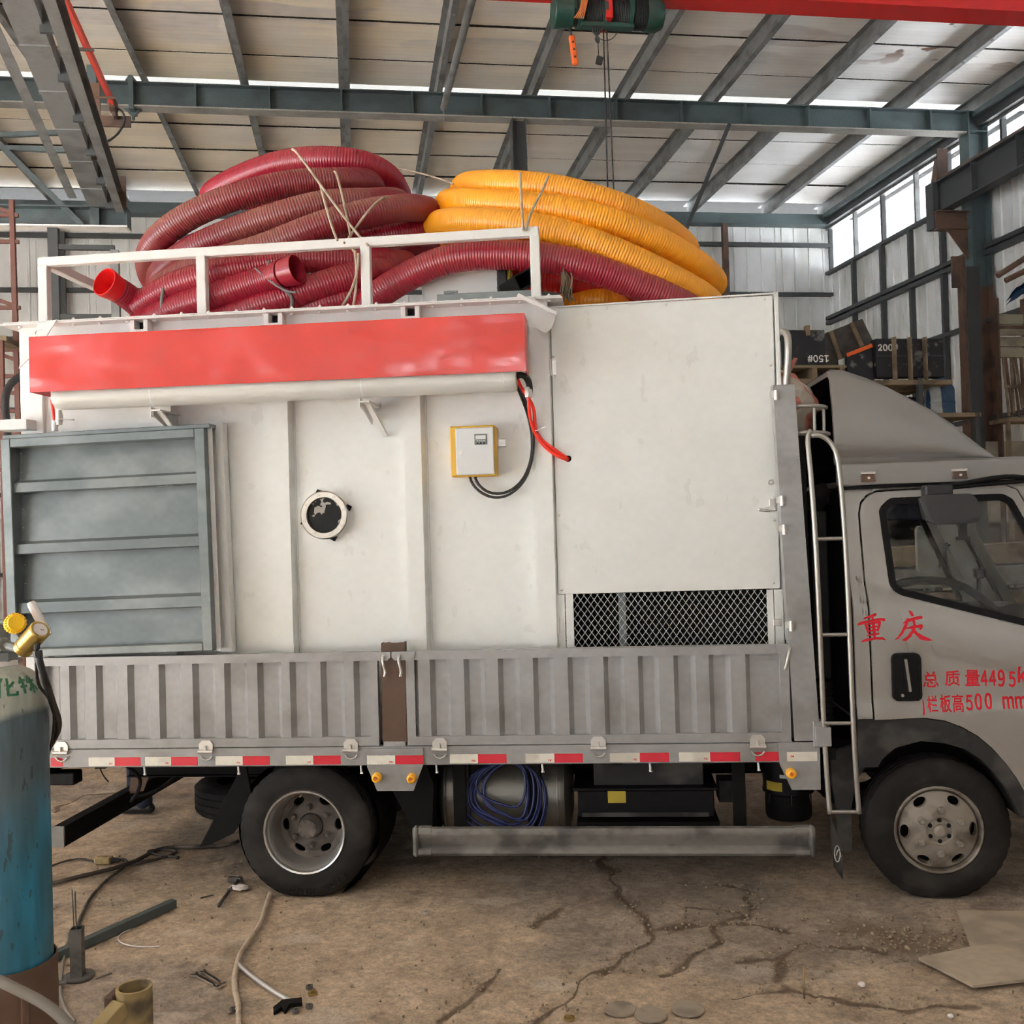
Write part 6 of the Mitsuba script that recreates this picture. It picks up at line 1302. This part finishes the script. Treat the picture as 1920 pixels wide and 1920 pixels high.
part(wk, 'body', limb([seg('pel', .11, 'wai', .105), seg('wai', .105, 'che', .12), seg('che', .10, 'nek', .055), seg('nek', .052, 'hed', .075), ((J['hed'], .085), ((-3.545, 7.34, 1.68), .088)), ((J['hed'], .06), ((-3.60, 7.34, 1.59), .045)), (((-3.632, 7.34, 1.645), .012), ((-3.648, 7.34, 1.625), .013))]
     + [q for s, e, w in (('sr', 'er', 'wr'), ('sL', 'eL', 'wL')) for q in (seg(s, .052, e, .038), seg(e, .036, w, .026))]
     + [q for w, sy in (('wr', 1), ('wL', -1)) for q in ([((J[w], .024), (tuple(V(*J[w]) + (-.05, 0, -.01)), .026))] + [((tuple(V(*J[w]) + (-.055, dy, -.012)), .0105), (tuple(V(*J[w]) + (-.10 - l, dy * 1.2, -.035)), .009)) for dy, l in ((-.027, .0), (-.009, .015), (.009, .012), (.027, -.008))] + [((tuple(V(*J[w]) + (-.02, sy * .02, -.005)), .011), (tuple(V(*J[w]) + (-.06, sy * .045, -.015)), .009))])]
     + [q for h, k, a in (('hr', 'kr', 'ar'), ('hL', 'kl', 'al')) for q in (seg('pel', .10, h, .085), seg(h, .08, k, .055), seg(k, .052, a, .035))], .02), 'skin', True)
part(wk, 'jacket', limb([seg('pel', .135, 'wai', .125), seg('wai', .125, 'che', .14), seg('che', .12, 'nek', .062), seg('sr', .07, 'er', .055), seg('er', .055, 'wr', .040), seg('sL', .07, 'eL', .055), seg('eL', .055, 'wL', .040), seg('che', .10, 'sr', .07), seg('che', .10, 'sL', .07)]), 'navy_cloth', True)
part(wk, 'trousers', limb([seg('pel', .13, 'hr', .10), seg('hr', .10, 'kr', .072), seg('kr', .072, 'ar', .060), seg('pel', .13, 'hL', .10), seg('hL', .10, 'kl', .072), seg('kl', .072, 'al', .060)]), 'trouser_cloth', True)
for a in ('ar', 'al'):
    x, y, _ = J[a]
    part(wk, 'shoe', limb([((x + .04, y, .042), .038), ((x - .06, y, .040), .038)][0:0] + [(((x + .04, y, .040), .038), ((x - .08, y, .036), .034)), (((x - .08, y, .036), .034), ((x - .16, y, .028), .026)), (((x + .01, y, .05), .038), ((x, y, .10), .042))], .012), 'shoe_black', True)
part(wk, 'hair', limb([(((-3.525, 7.34, 1.70), .088), ((-3.50, 7.34, 1.64), .080)), (((-3.56, 7.34, 1.72), .075), ((-3.525, 7.34, 1.70), .088))]), 'hair_black', True)
for sy in (-1, 1):
    part(wk, 'eye', sphere((-3.627, 7.34 + sy * .032, 1.662), .008, sub=1), 'hair_black')
    part(wk, 'ear', sphere((-3.54, 7.34 + sy * .088, 1.65), .028, (.7, .3, 1), 2), 'skin')
part(wk, 'mouth', bx(-3.648, -3.638, 7.318, 7.362, 1.592, 1.597, .002), 'rust_steel')
# ------------------------------------------------------------------ foreground: gas cylinder, stands, cables, tools on the floor
def cyl_paint(p, n, uv):
    s = fbm(p.x * 6, p.y * 6, p.z * 1.6, 4)
    c = mix((0.020, 0.20, 0.33), (0.035, 0.14, 0.20), smoothstep(0.40, 0.60, s))
    dark = smoothstep(1.12, 1.36, p.z + 0.35 * (fbm(p.x * 4, p.y * 4, p.z * 3, 3) - 0.5))
    c = mix(c, (0.085, 0.115, 0.125), dark * 0.9)
    c = mix(c, (0.36, 0.38, 0.33), smoothstep(1.515, 1.545, p.z + 0.03 * (noise(p.x * 12, p.y * 12, 0.0) - 0.5)))
    chip = smoothstep(0.70, 0.74, fbm(p.x * 80, p.y * 80, p.z * 24, 3))
    c = mix(c, (0.05, 0.045, 0.04), chip * 0.55)
    c = c * (0.72 + 0.5 * fbm(p.x * 60, p.y * 60, p.z * 7, 3))
    rust = smoothstep(0.62, 0.66, fbm(p.x * 16, p.y * 16, p.z * 3.0 + 5.0, 3)) * smoothstep(1.1, 0.9, p.z)
    return mix(c, (0.13, 0.06, 0.04), rust * 0.7)
mat('cylinder_paint', P(cyl_paint), 0.45, coat=0.2, bump=P(lambda p, n, uv: fbm(p.x * 20, p.y * 20, p.z * 8, 3)), bs=0.003)
mat('green_stencil', (0.025, 0.13, 0.065), 0.6)
mat('brass', (0.55, 0.40, 0.12), 0.28, 0.85)
mat('knob_yellow', (0.90, 0.55, 0.01), 0.4)
mat('valve_grey', (0.20, 0.215, 0.21), 0.45, 0.5)
mat('clear_white', (0.72, 0.68, 0.66), 0.2)
mat('hose_grey', (0.20, 0.185, 0.16), 0.6)
mat('cable_dirty', weathered((0.055, 0.045, 0.038), (0.16, 0.135, 0.11), 8.0), 0.7)
mat('old_yellow', weathered((0.36, 0.27, 0.12), (0.12, 0.09, 0.06), 9.0, 0.42, 0.65), 0.7)
mat('green_tube', (0.065, 0.085, 0.085), 0.45)
mat('plain_steel', weathered((0.13, 0.125, 0.115), (0.075, 0.07, 0.065), 12.0), 0.5, 0.4)
CX, CY, CRAD = -1.700, 2.72, .120
gcy = thing('gas_cylinder', 'scuffed blue gas cylinder with a grey shoulder at the left edge', 'gas cylinder')
z0, z1 = .36, 1.66
prof = [(0, .36), (.09, .36), (.115, .375), (.12, .40), (.12, 1.555), (.118, 1.575), (.110, 1.600), (.096, 1.624), (.076, 1.642), (.052, 1.654), (.040, 1.660)]
part(gcy, 'body', lathe([(r, (z - z0) / (z1 - z0)) for r, z in prof], (CX, CY, z0), (CX, CY, z1), 56), 'cylinder_paint', 40)
part(gcy, 'neck_ring', lathe([(.040, 0), (.044, .2), (.044, .8), (.036, 1)], (CX, CY, 1.655), (CX, CY, 1.672), 32), 'clear_white')
part(gcy, 'collar', lathe([(.030, 0), (.042, 0), (.042, .9), (.036, 1), (.03, 1)], (CX, CY, 1.668), (CX, CY, 1.698), 6), 'valve_grey', False)
vb = part(gcy, 'valve_body', lathe([(.036, 0), (.034, .2), (.027, .45), (.027, 1), (0, 1)], (CX, CY, 1.697), (CX, CY, 1.750), 24), 'valve_grey')
part(vb, 'valve_top', cat([cyl((CX, CY, 1.75), (CX, CY, 1.775), .013, 12), bx(CX - .022, CX + .022, CY - .012, CY + .012, 1.772, 1.786, .004)]), 'valve_grey')
part(vb, 'side_port', cyl((CX - .005, CY - .02, 1.722), (CX - .005, CY - .036, 1.722), .016, 18), 'dark_hole')
# green brush characters on the shoulder, bent round the dome
GZ = np.array([(r, z) for r, z in prof[4:]])
def on_shoulder(poly, a0, w, zb, zt):
    m = fine(cat([trimesh.creation.extrude_polygon(g, .001, engine='earcut') for g in getattr(poly, 'geoms', [poly])]), .05)
    x, y, t = m.vertices.T
    z = zb + (zt - zb) * y
    r = np.interp(z, GZ[:, 1], GZ[:, 0]) + .0008 + .001 * (t > .0005)
    a = math.radians(a0) + w * x / CRAD
    m.vertices = np.stack([CX + r * np.cos(a), CY + r * np.sin(a), z], 1)
    return m
def strokes(ls, w): return shapely.union_all([LineString(l).buffer(w, cap_style=2) for l in ls])
YANG = strokes([[(.30, 1), (.12, .80)], [(.18, .86), (.95, .86)], [(.22, .74), (.82, .74)], [(.10, .62), (.78, .62), (.80, .30), (.95, .04)], [(.12, .48), (.62, .48)], [(.18, .36), (.58, .36)], [(.10, .24), (.66, .24)], [(.38, .50), (.38, .02)]], .045)
HUA = strokes([[(.32, 1), (.05, .50)], [(.20, .70), (.20, .02)], [(.90, .78), (.50, .42)], [(.56, .98), (.56, .12), (.95, .10), (.97, .28)]], .06)
SHI = strokes([[(.25, .98), (.05, .65)], [(.15, .80), (.42, .80)], [(.24, .80), (.24, .10)], [(.08, .48), (.42, .48)], [(.60, .95), (.52, .66), (.95, .72)], [(.74, .98), (.74, .05)], [(.74, .60), (.52, .20)], [(.74, .60), (.96, .18)]], .055)
part(gcy, 'green_lettering', cat([on_shoulder(g, a, .062, 1.582, 1.632) for g, a in ((YANG, 262), (HUA, 294), (SHI, 326))]), 'green_stencil', True, label='green painted characters round the shoulder')
sl2 = part(gcy, 'sleeve', lathe([(.126, 0), (.126, 1), (.130, 1), (.130, 0)], (CX, CY, .10), (CX, CY, .845), 48), 'rust_steel', 40, label='rusty brown steel sleeve round the lower cylinder')
for a in (250, 285, 320):
    t = math.radians(a); part(sl2, 'rib', bar((CX + .132 * math.cos(t), CY + .132 * math.sin(t), .12), (CX + .132 * math.cos(t), CY + .132 * math.sin(t), .78), .02, .012, .002, (math.cos(t), math.sin(t), 0)), 'rust_steel')
part(gcy, 'cart_base', cat([bx(CX - .2, CX + .2, CY - .16, CY + .16, .08, .12, .006), bx(CX - .18, CX - .12, CY - .14, CY + .14, 0, .08), bx(CX + .12, CX + .18, CY - .14, CY + .14, 0, .08)]), 'rust_steel')
# regulator
rg = thing('gas_regulator', 'brass regulator with a yellow knob on the blue gas cylinder', 'regulator')
g0, g1 = V(-1.575, 2.62, 1.712), V(-1.502, 2.585, 1.768)
part(rg, 'brass_body', lathe([(0, 0), (.022, 0), (.027, .04), (.027, .22), (.024, .235), (.027, .25), (.0275, .97), (.025, 1), (.020, 1), (.020, .985), (0, .985)], g0, g1, 36), 'brass')
part(rg, 'end_label', lathe([(0, 0), (.0195, 0), (.0195, 1), (0, 1)], g0 + (g1 - g0) * .985, g0 + (g1 - g0) * 1.0, 28), 'clear_white')
d_ = (g1 - g0) / np.linalg.norm(g1 - g0)
part(rg, 'label_line', bar(g1 + V(-.012, 0, .002), g1 + V(.010, 0, -.002), .0015, .002, 0), 'screen_grey')
k0, k1 = V(-1.625, 2.66, 1.775), V(-1.578, 2.60, 1.786)
kn = [(0, 0), (.016, 0), (.024, .25), (.027, .5), (.026, .85), (.020, 1), (0, 1)]
part(rg, 'yellow_knob', lathe(kn, k0, k1, 40), 'knob_yellow', 35, label='yellow fluted knob')
e1, e2 = np.cross(k1 - k0, V(0, 0, 1)), None
e1 /= np.linalg.norm(e1); e2 = np.cross((k1 - k0) / np.linalg.norm(k1 - k0), e1)
part(rg, 'knob_flutes', cat([bar(k0 + (k1 - k0) * .35 + (e1 * math.cos(t) + e2 * math.sin(t)) * .0255, k0 + (k1 - k0) * .92 + (e1 * math.cos(t) + e2 * math.sin(t)) * .0255, .003, .004, .0008) for t in np.linspace(0, 2 * np.pi, 25)[:-1]]), 'knob_yellow', True)
part(rg, 'flow_tube', lathe([(.011, 0), (.012, .05), (.012, .92), (.010, 1), (0, 1)], (-1.525, 2.66, 1.745), (-1.575, 2.665, 1.835), 20), 'clear_white', label='clear whitish flow tube')
part(rg, 'inlet', cat([cyl((CX + .02, CY - .03, 1.722), g0, .012, 12), hexnut((CX + .03, CY - .04, 1.722), (.7, -.7, 0), .02, .03), cyl(g0 + V(.01, 0, .005), k0, .010, 10)]), 'valve_grey')
part(rg, 'outlet', cat([cyl(g0 + (g1 - g0) * .85 - V(0, 0, .02), V(-1.515, 2.585, 1.715), .008, 10), hexnut((-1.512, 2.585, 1.712), (.1, 0, -1), .012, .018)]), 'hoist_dark')
solo('gas_hose', wire([(-1.510, 2.585, 1.70), (-1.505, 2.59, 1.665), (-1.500, 2.60, 1.63), (-1.535, 2.68, 1.585), (-1.568, 2.76, 1.53), (-1.62, 2.86, 1.44), (-1.70, 2.88, 1.33), (-1.74, 2.89, 1.0), (-1.75, 2.90, .5), (-1.8, 3.05, .02)], .010, 10), 'cable_black', 'thick black gas hose falling from the regulator', 'hose', smooth=True)
solo('regulator_cord', wire([(-1.515, 2.59, 1.735), (-1.522, 2.595, 1.68), (-1.528, 2.61, 1.63), (-1.548, 2.68, 1.585), (-1.572, 2.76, 1.53), (-1.63, 2.85, 1.42), (-1.70, 2.87, 1.2), (-1.72, 2.87, .6), (-1.8, 3.0, .02)], .0045, 8), 'cable_black', 'thin black cord beside the black gas hose at the regulator', 'cord', smooth=True)
solo('grey_gas_hose', wire([(-1.75, 2.46, .98), (-1.592, 2.45, .921), (-1.55, 2.45, .902), (-1.481, 2.45, .871), (-1.419, 2.45, .837), (-1.378, 2.45, .801), (-1.32, 2.45, .72), (-1.27, 2.45, .5), (-1.25, 2.45, .2), (-1.24, 2.4, .02)], .014, 10), 'hose_grey', 'grey-brown hose sagging across the foot of the gas cylinder', 'hose', smooth=True)
# rusty yellow pipe stand, bottom left
ps = thing('pipe_stand', 'rusty yellow pipe socket with a square arm at the bottom left', 'stand')
PX, PY, PZ = -1.520, 3.10, .60
part(ps, 'pipe', lathe([(.046, 1), (.055, 1), (.055, 0), (.046, 0), (.046, 1)], (PX, PY, .0), (PX, PY, PZ), 32), 'old_yellow', 40)
part(ps, 'arm', bar((PX - .02, PY - .045, PZ - .04), (PX - .33, PY - .72, PZ - .42), .055, .045, .003), 'old_yellow')
part(ps, 'clamp', bx(PX - .075, PX - .045, PY - .05, PY + .02, PZ - .085, PZ - .012, .004), 'rust_steel')
part(ps, 'foot', cat([bx(PX - .15, PX + .15, PY - .15, PY + .15, 0, .012)]), 'rust_steel')
# welding rod stand
wsd = thing('rod_stand', 'short grey square tube on a round plate with rods in it', 'stand')
SX, SY = -2.483, 4.52
sq_ = sbox(-.026, -.026, .026, .026).difference(sbox(-.0225, -.0225, .0225, .0225))
tube_ = trimesh.creation.extrude_polygon(sq_, .215, engine='earcut'); tube_.apply_transform(trimesh.transformations.rotation_matrix(math.radians(12), (0, 0, 1)))
part(wsd, 'square_tube', mv(tube_, SX, SY, .008), 'plain_steel', False)
part(wsd, 'base_plate', lathe([(0, 0), (.070, 0), (.070, 1), (0, 1)], (SX + .005, SY, 0), (SX + .005, SY, .008), 32), 'plain_steel')
for i, (dx, dy, h) in enumerate(((-.03, .02, .39), (-.012, .015, .385), (-.005, -.005, .38))):
    solo('welding_rod', cyl((SX + .005 * i - .008, SY + .004 * i, .02), (SX + dx, SY + dy, h), .0028, 8), 'plain_steel', 'thin welding rod standing in the square tube stand, ' + ('leftmost', 'the middle one', 'rightmost')[i], 'rod', 'welding rods in the stand', smooth=True)
# floor runs
def floor_line(k, r, z=None): return wire([(x, y, (r + .001) if z is None else z) for x, y, _ in PT[k]], r, 8)
solo('black_floor_cable', floor_line('cable1', .013), 'cable_dirty', 'long black cable crossing the floor to the rear wheel', 'cable', smooth=True)
solo('cable_loop', floor_line('cable1b', .009, .012), 'cable_dirty', 'small flat loop of pale cable beside the long black cable', 'cable', smooth=True)
solo('extension_cord', floor_line('cable2', .006), 'cable_dirty', 'thin dark cord from the gas cylinder to the dirty yellow plug', 'cord', smooth=True)
solo('extension_cord', floor_line('cable2b', .009), 'cable_dirty', 'brown cord from the plug winding down to the rod stand', 'cord', smooth=True)
pg = thing('plug_connector', 'dirty yellow cable connector on the floor', 'plug')
pxy = np.array(PT['plug'])
part(pg, 'body', bar((*pxy[0, :2], .024), (*pxy[1, :2], .024), .055, .045, .008), 'old_yellow')
part(pg, 'face', bar((pxy[0, 0] - .004, pxy[0, 1], .024), (pxy[0, 0] + .004, pxy[0, 1], .024), .035, .028, .002), 'clear_white')
part(pg, 'boot', cyl((pxy[1, 0], pxy[1, 1], .024), (pxy[1, 0] + .05, pxy[1, 1] + .005, .018), .018, 12, .009), 'rubber')
t0, t1 = np.array(PT['tube'])
lt = thing('steel_tube', 'long dark green square steel tube lying on the floor', 'tube')
dd = (t1 - t0)[:2] / np.linalg.norm((t1 - t0)[:2])
def sqtube(a, b, w, t):
    L = np.linalg.norm(V(*b) - V(*a)); m = trimesh.creation.extrude_polygon(sbox(-w / 2, -w / 2, w / 2, w / 2).difference(sbox(-w / 2 + t, -w / 2 + t, w / 2 - t, w / 2 - t)), L, engine='earcut')
    d, s, tt_, _ = frame_to(a, b); M = np.eye(4); M[:3, 0], M[:3, 1], M[:3, 2], M[:3, 3] = s, tt_, d, a; m.apply_transform(M); return m
part(lt, 'tube', sqtube((*(t0[:2] - dd * .7), .0215), (*t1[:2], .0215), .042, .003), 'green_tube', False)
solo('flat_bar', bar((-2.75, 4.30, .02), (-2.48, 4.42, .02), .03, .012, .002), 'plain_steel', 'short flat bar on the floor in front of the rod stand', 'bar')
solo('thin_grey_wire', floor_line('gas', .007), 'hose_grey', 'thin grey cable curling down past the rod stand', 'cable', smooth=True)
solo('pale_wire', floor_line('wirew', .003), 'clear_white', 'thin pale bent wire beside the long steel tube', 'wire', smooth=True)
solo('floor_rope', sweep(spline([(x, y, .013) for x, y, _ in PT['rope_f']], .012), .012 + .0025 * np.sin(np.arange(len(spline([(x, y, .013) for x, y, _ in PT['rope_f']], .012))) * 1.9), 9), 'rope', 'grey-brown rope running from under the rear wheel to the camera', 'rope', smooth=True)
rbp = spline([(x, y, .016) for x, y, _ in PT['rebar']], .004)
rbk = thing('rebar_hook', 'ribbed steel bar with a dark notched head on the floor', 'bar')
part(rbk, 'ribbed_bar', sweep(rbp, .011 + .002 * (np.arange(len(rbp)) % 3 == 0), 10), 'zinc', True)
b0, b1 = np.array(PT['blade'])
part(rbk, 'head', poly3([(-.055, -.02), (-.03, .022), (.05, .03), (.06, .0), (.01, -.004), (.0, -.045), (-.02, -.02), (-.045, -.05)], .02, (*((b0 + b1)[:2] / 2), .005), (1, .12, 0), (0, .95, .3)), 'chassis_black', False)
hm = thing('hammer', 'slag hammer lying by the rear wheel', 'hammer')
h_ = np.array(PT['ham'])
part(hm, 'handle', sweep(spline([(x, y, .014) for x, y, _ in h_[:3]], .02), .010, 8), 'plain_steel', True)
part(hm, 'head', bar((h_[3][0] - .02, h_[3][1] - .01, .016), (h_[2][0] + .02, h_[2][1], .016), .03, .028, .004), 'plain_steel')
r_ = np.array(PT['rag'])
rm = trimesh.creation.icosphere(3, 1.0); rv = rm.vertices * (.05, .03, .016) * (0.7 + .6 * meshkit.noise(rm.vertices * 3, 4))[:, None]
solo('white_rag', TM(rv + (*((r_[0] + r_[1])[:2] / 2), .014), rm.faces, process=False), 'clear_white', 'small crumpled white rag beside the hammer', 'rag', smooth=True)
def spanner(a, b, w):
    a, b = np.array(a)[:2], np.array(b)[:2]; L = np.linalg.norm(b - a); d = (b - a) / L
    p = sbox(0, -w * .38, L, w * .38)
    for x in (0, L):
        p = p.union(Point(x, 0).buffer(w * .95)).difference(shapely.affinity.rotate(sbox(x - w * .45, 0, x + w * .45, w * 2), (70 if x else 110) * (1 if x else 1), origin=(x, 0)))
    return poly3(p.buffer(.001).buffer(-.001), .009, (*a, .002), (d[0], d[1], 0), (-d[1], d[0], 0))
solo('spanner', spanner(PT['wr1'][0], PT['wr1'][1], .019), 'chrome', 'shiny open-ended spanner on the floor, the lower of the pair', 'spanner')
solo('spanner', mv(spanner(PT['wr2'][0], PT['wr2'][1], .016), 0, .0, .0), 'chrome', 'shiny open-ended spanner on the floor, the upper of the pair', 'spanner')
mat('old_disc', weathered((0.33, 0.28, 0.22), (0.24, 0.20, 0.16), 12.0), 0.6, 0.15)
for k, l in (('disc1', 'round steel disc on the floor, leftmost of the three'), ('disc2', 'round steel disc on the floor, middle and nearest of the three'), ('disc3', 'round steel disc on the floor, rightmost of the three')):
    c, a, b = np.array(PT[k]); r = (b[0] - a[0]) / 2
    solo('steel_disc', lathe([(0, 0), (r, 0), (r, .8), (r - .002, 1), (0, 1)], (c[0], c[1], 0), (c[0], c[1], .007), 40), 'old_disc', l, 'disc', 'steel discs on the floor')
mat('plate_board', weathered((0.40, 0.335, 0.255), (0.30, 0.25, 0.19), 6.0, 0.4, 0.7), 0.7)
def lie(k, z): return poly3(Polygon([(x, y) for x, y, _ in PT[k]]).buffer(0), .012, (0, 0, z), (1, 0, 0), (0, 1, 0))
solo('thin_plate', lie('pl1', .001), 'plate_board', 'thin grey-brown plate at the right edge, the rear one', 'plate', smooth=False)
solo('thin_plate', lie('pl2', .014), 'plate_board', 'thin grey-brown plate at the right edge, overlapping in front', 'plate', smooth=False)
rx, ry, _ = PT['rod'][0]
solo('upright_rod', cyl((rx, ry, 0), (rx + .002, ry, .135), .004, 8), 'old_yellow', 'thin short rod sticking up from the cracked floor', 'rod', smooth=True)
for k in ('stk1', 'stk2'):
    a, b = PT[k]; solo('welding_rod_stub', cyl((a[0], a[1], .005), (b[0], b[1], .005), .004, 6), 'plain_steel', 'dark rod stub on the floor ' + ('right of the rod stand' if k == 'stk1' else 'left of the hammer'), 'rod', smooth=True)
nl = ['pale nut on the floor in front of the side step', 'brass washer beside the ribbed bar head', 'pale washer left of the steel discs', 'small dark nut left of the rope end', 'small nut right of the ribbed bar head, nearest', 'small dark nut right of the ribbed bar head', 'small dark scrap above the brass washer']
for i, (x, y, _) in enumerate(PT['nuts']):
    if i in (1, 2): solo('washer', lathe([(.010, 0), (.022, 0), (.022, 1), (.010, 1), (.010, 0)], (x, y, 0), (x, y, .004), 24), 'brass', nl[i], 'washer')
    else: solo('nut', lathe([(.007, 0), (.016, 0), (.016, 1), (.007, 1), (.007, 0)], (x, y, 0), (x, y, .014), 6), 'zinc' if i == 0 else 'plain_steel', nl[i], 'nut', smooth=False)
# grit in the cracks and stray stones: nobody could count it
gm = []
base = trimesh.creation.icosphere(1, 1.0)
for c in CR[:-1]:
    for a, b in zip(c[:-1], c[1:]):
        for _ in range(int(np.linalg.norm(b - a) * 70)):
            p = a + (b - a) * rng.random() + rng.normal(0, .05, 2); s = rng.uniform(.0025, .0075)
            gm.append((base.vertices * s * rng.uniform(.6, 1.3, 3) + (p[0], p[1], s * .3), base.faces))
for _ in range(420):
    p = (rng.uniform(-3.2, 2.4), rng.uniform(3.6, 6.6)); s = rng.uniform(.002, .007)
    gm.append((base.vertices * s * rng.uniform(.6, 1.3, 3) + (p[0], p[1], s * .3), base.faces))
for _ in range(260):
    p = (rng.normal(1.35, .24), rng.normal(5.0, .14)); s = rng.uniform(.003, .010)
    gm.append((base.vertices * s * rng.uniform(.6, 1.3, 3) + (p[0], p[1], s * .3), base.faces))
nv = len(base.vertices)
mat('grit', weathered((0.30, 0.24, 0.17), (0.14, 0.10, 0.07), 60.0), 0.9)
solo('floor_grit', TM(np.vstack([g[0] for g in gm]), np.vstack([g[1] + i * nv for i, g in enumerate(gm)]), process=False), 'grit', 'loose grit and stones scattered over the floor and in its cracks', 'grit', kind='stuff', smooth=True)
for i, (x, y, s, l) in enumerate(((1.02, 4.52, .016, 'pale pebble in the dirt beside the front wheel'), (.75, 4.12, .020, 'pale stone in front of the upright rod'), (1.3, 4.25, .012, 'small pale pebble left of the thin plates'), (.30, 3.95, .014, 'pale pebble near the steel discs'))):
    m = trimesh.creation.icosphere(2, s); m.vertices *= 0.8 + .4 * meshkit.noise(m.vertices / s * 2 + i, 3)[:, None]; m.vertices[:, 2] *= .7
    solo('pebble', mv(m, x, y, s * .5), 'clear_white' if i < 3 else 'grit', l, 'pebble', smooth=True)
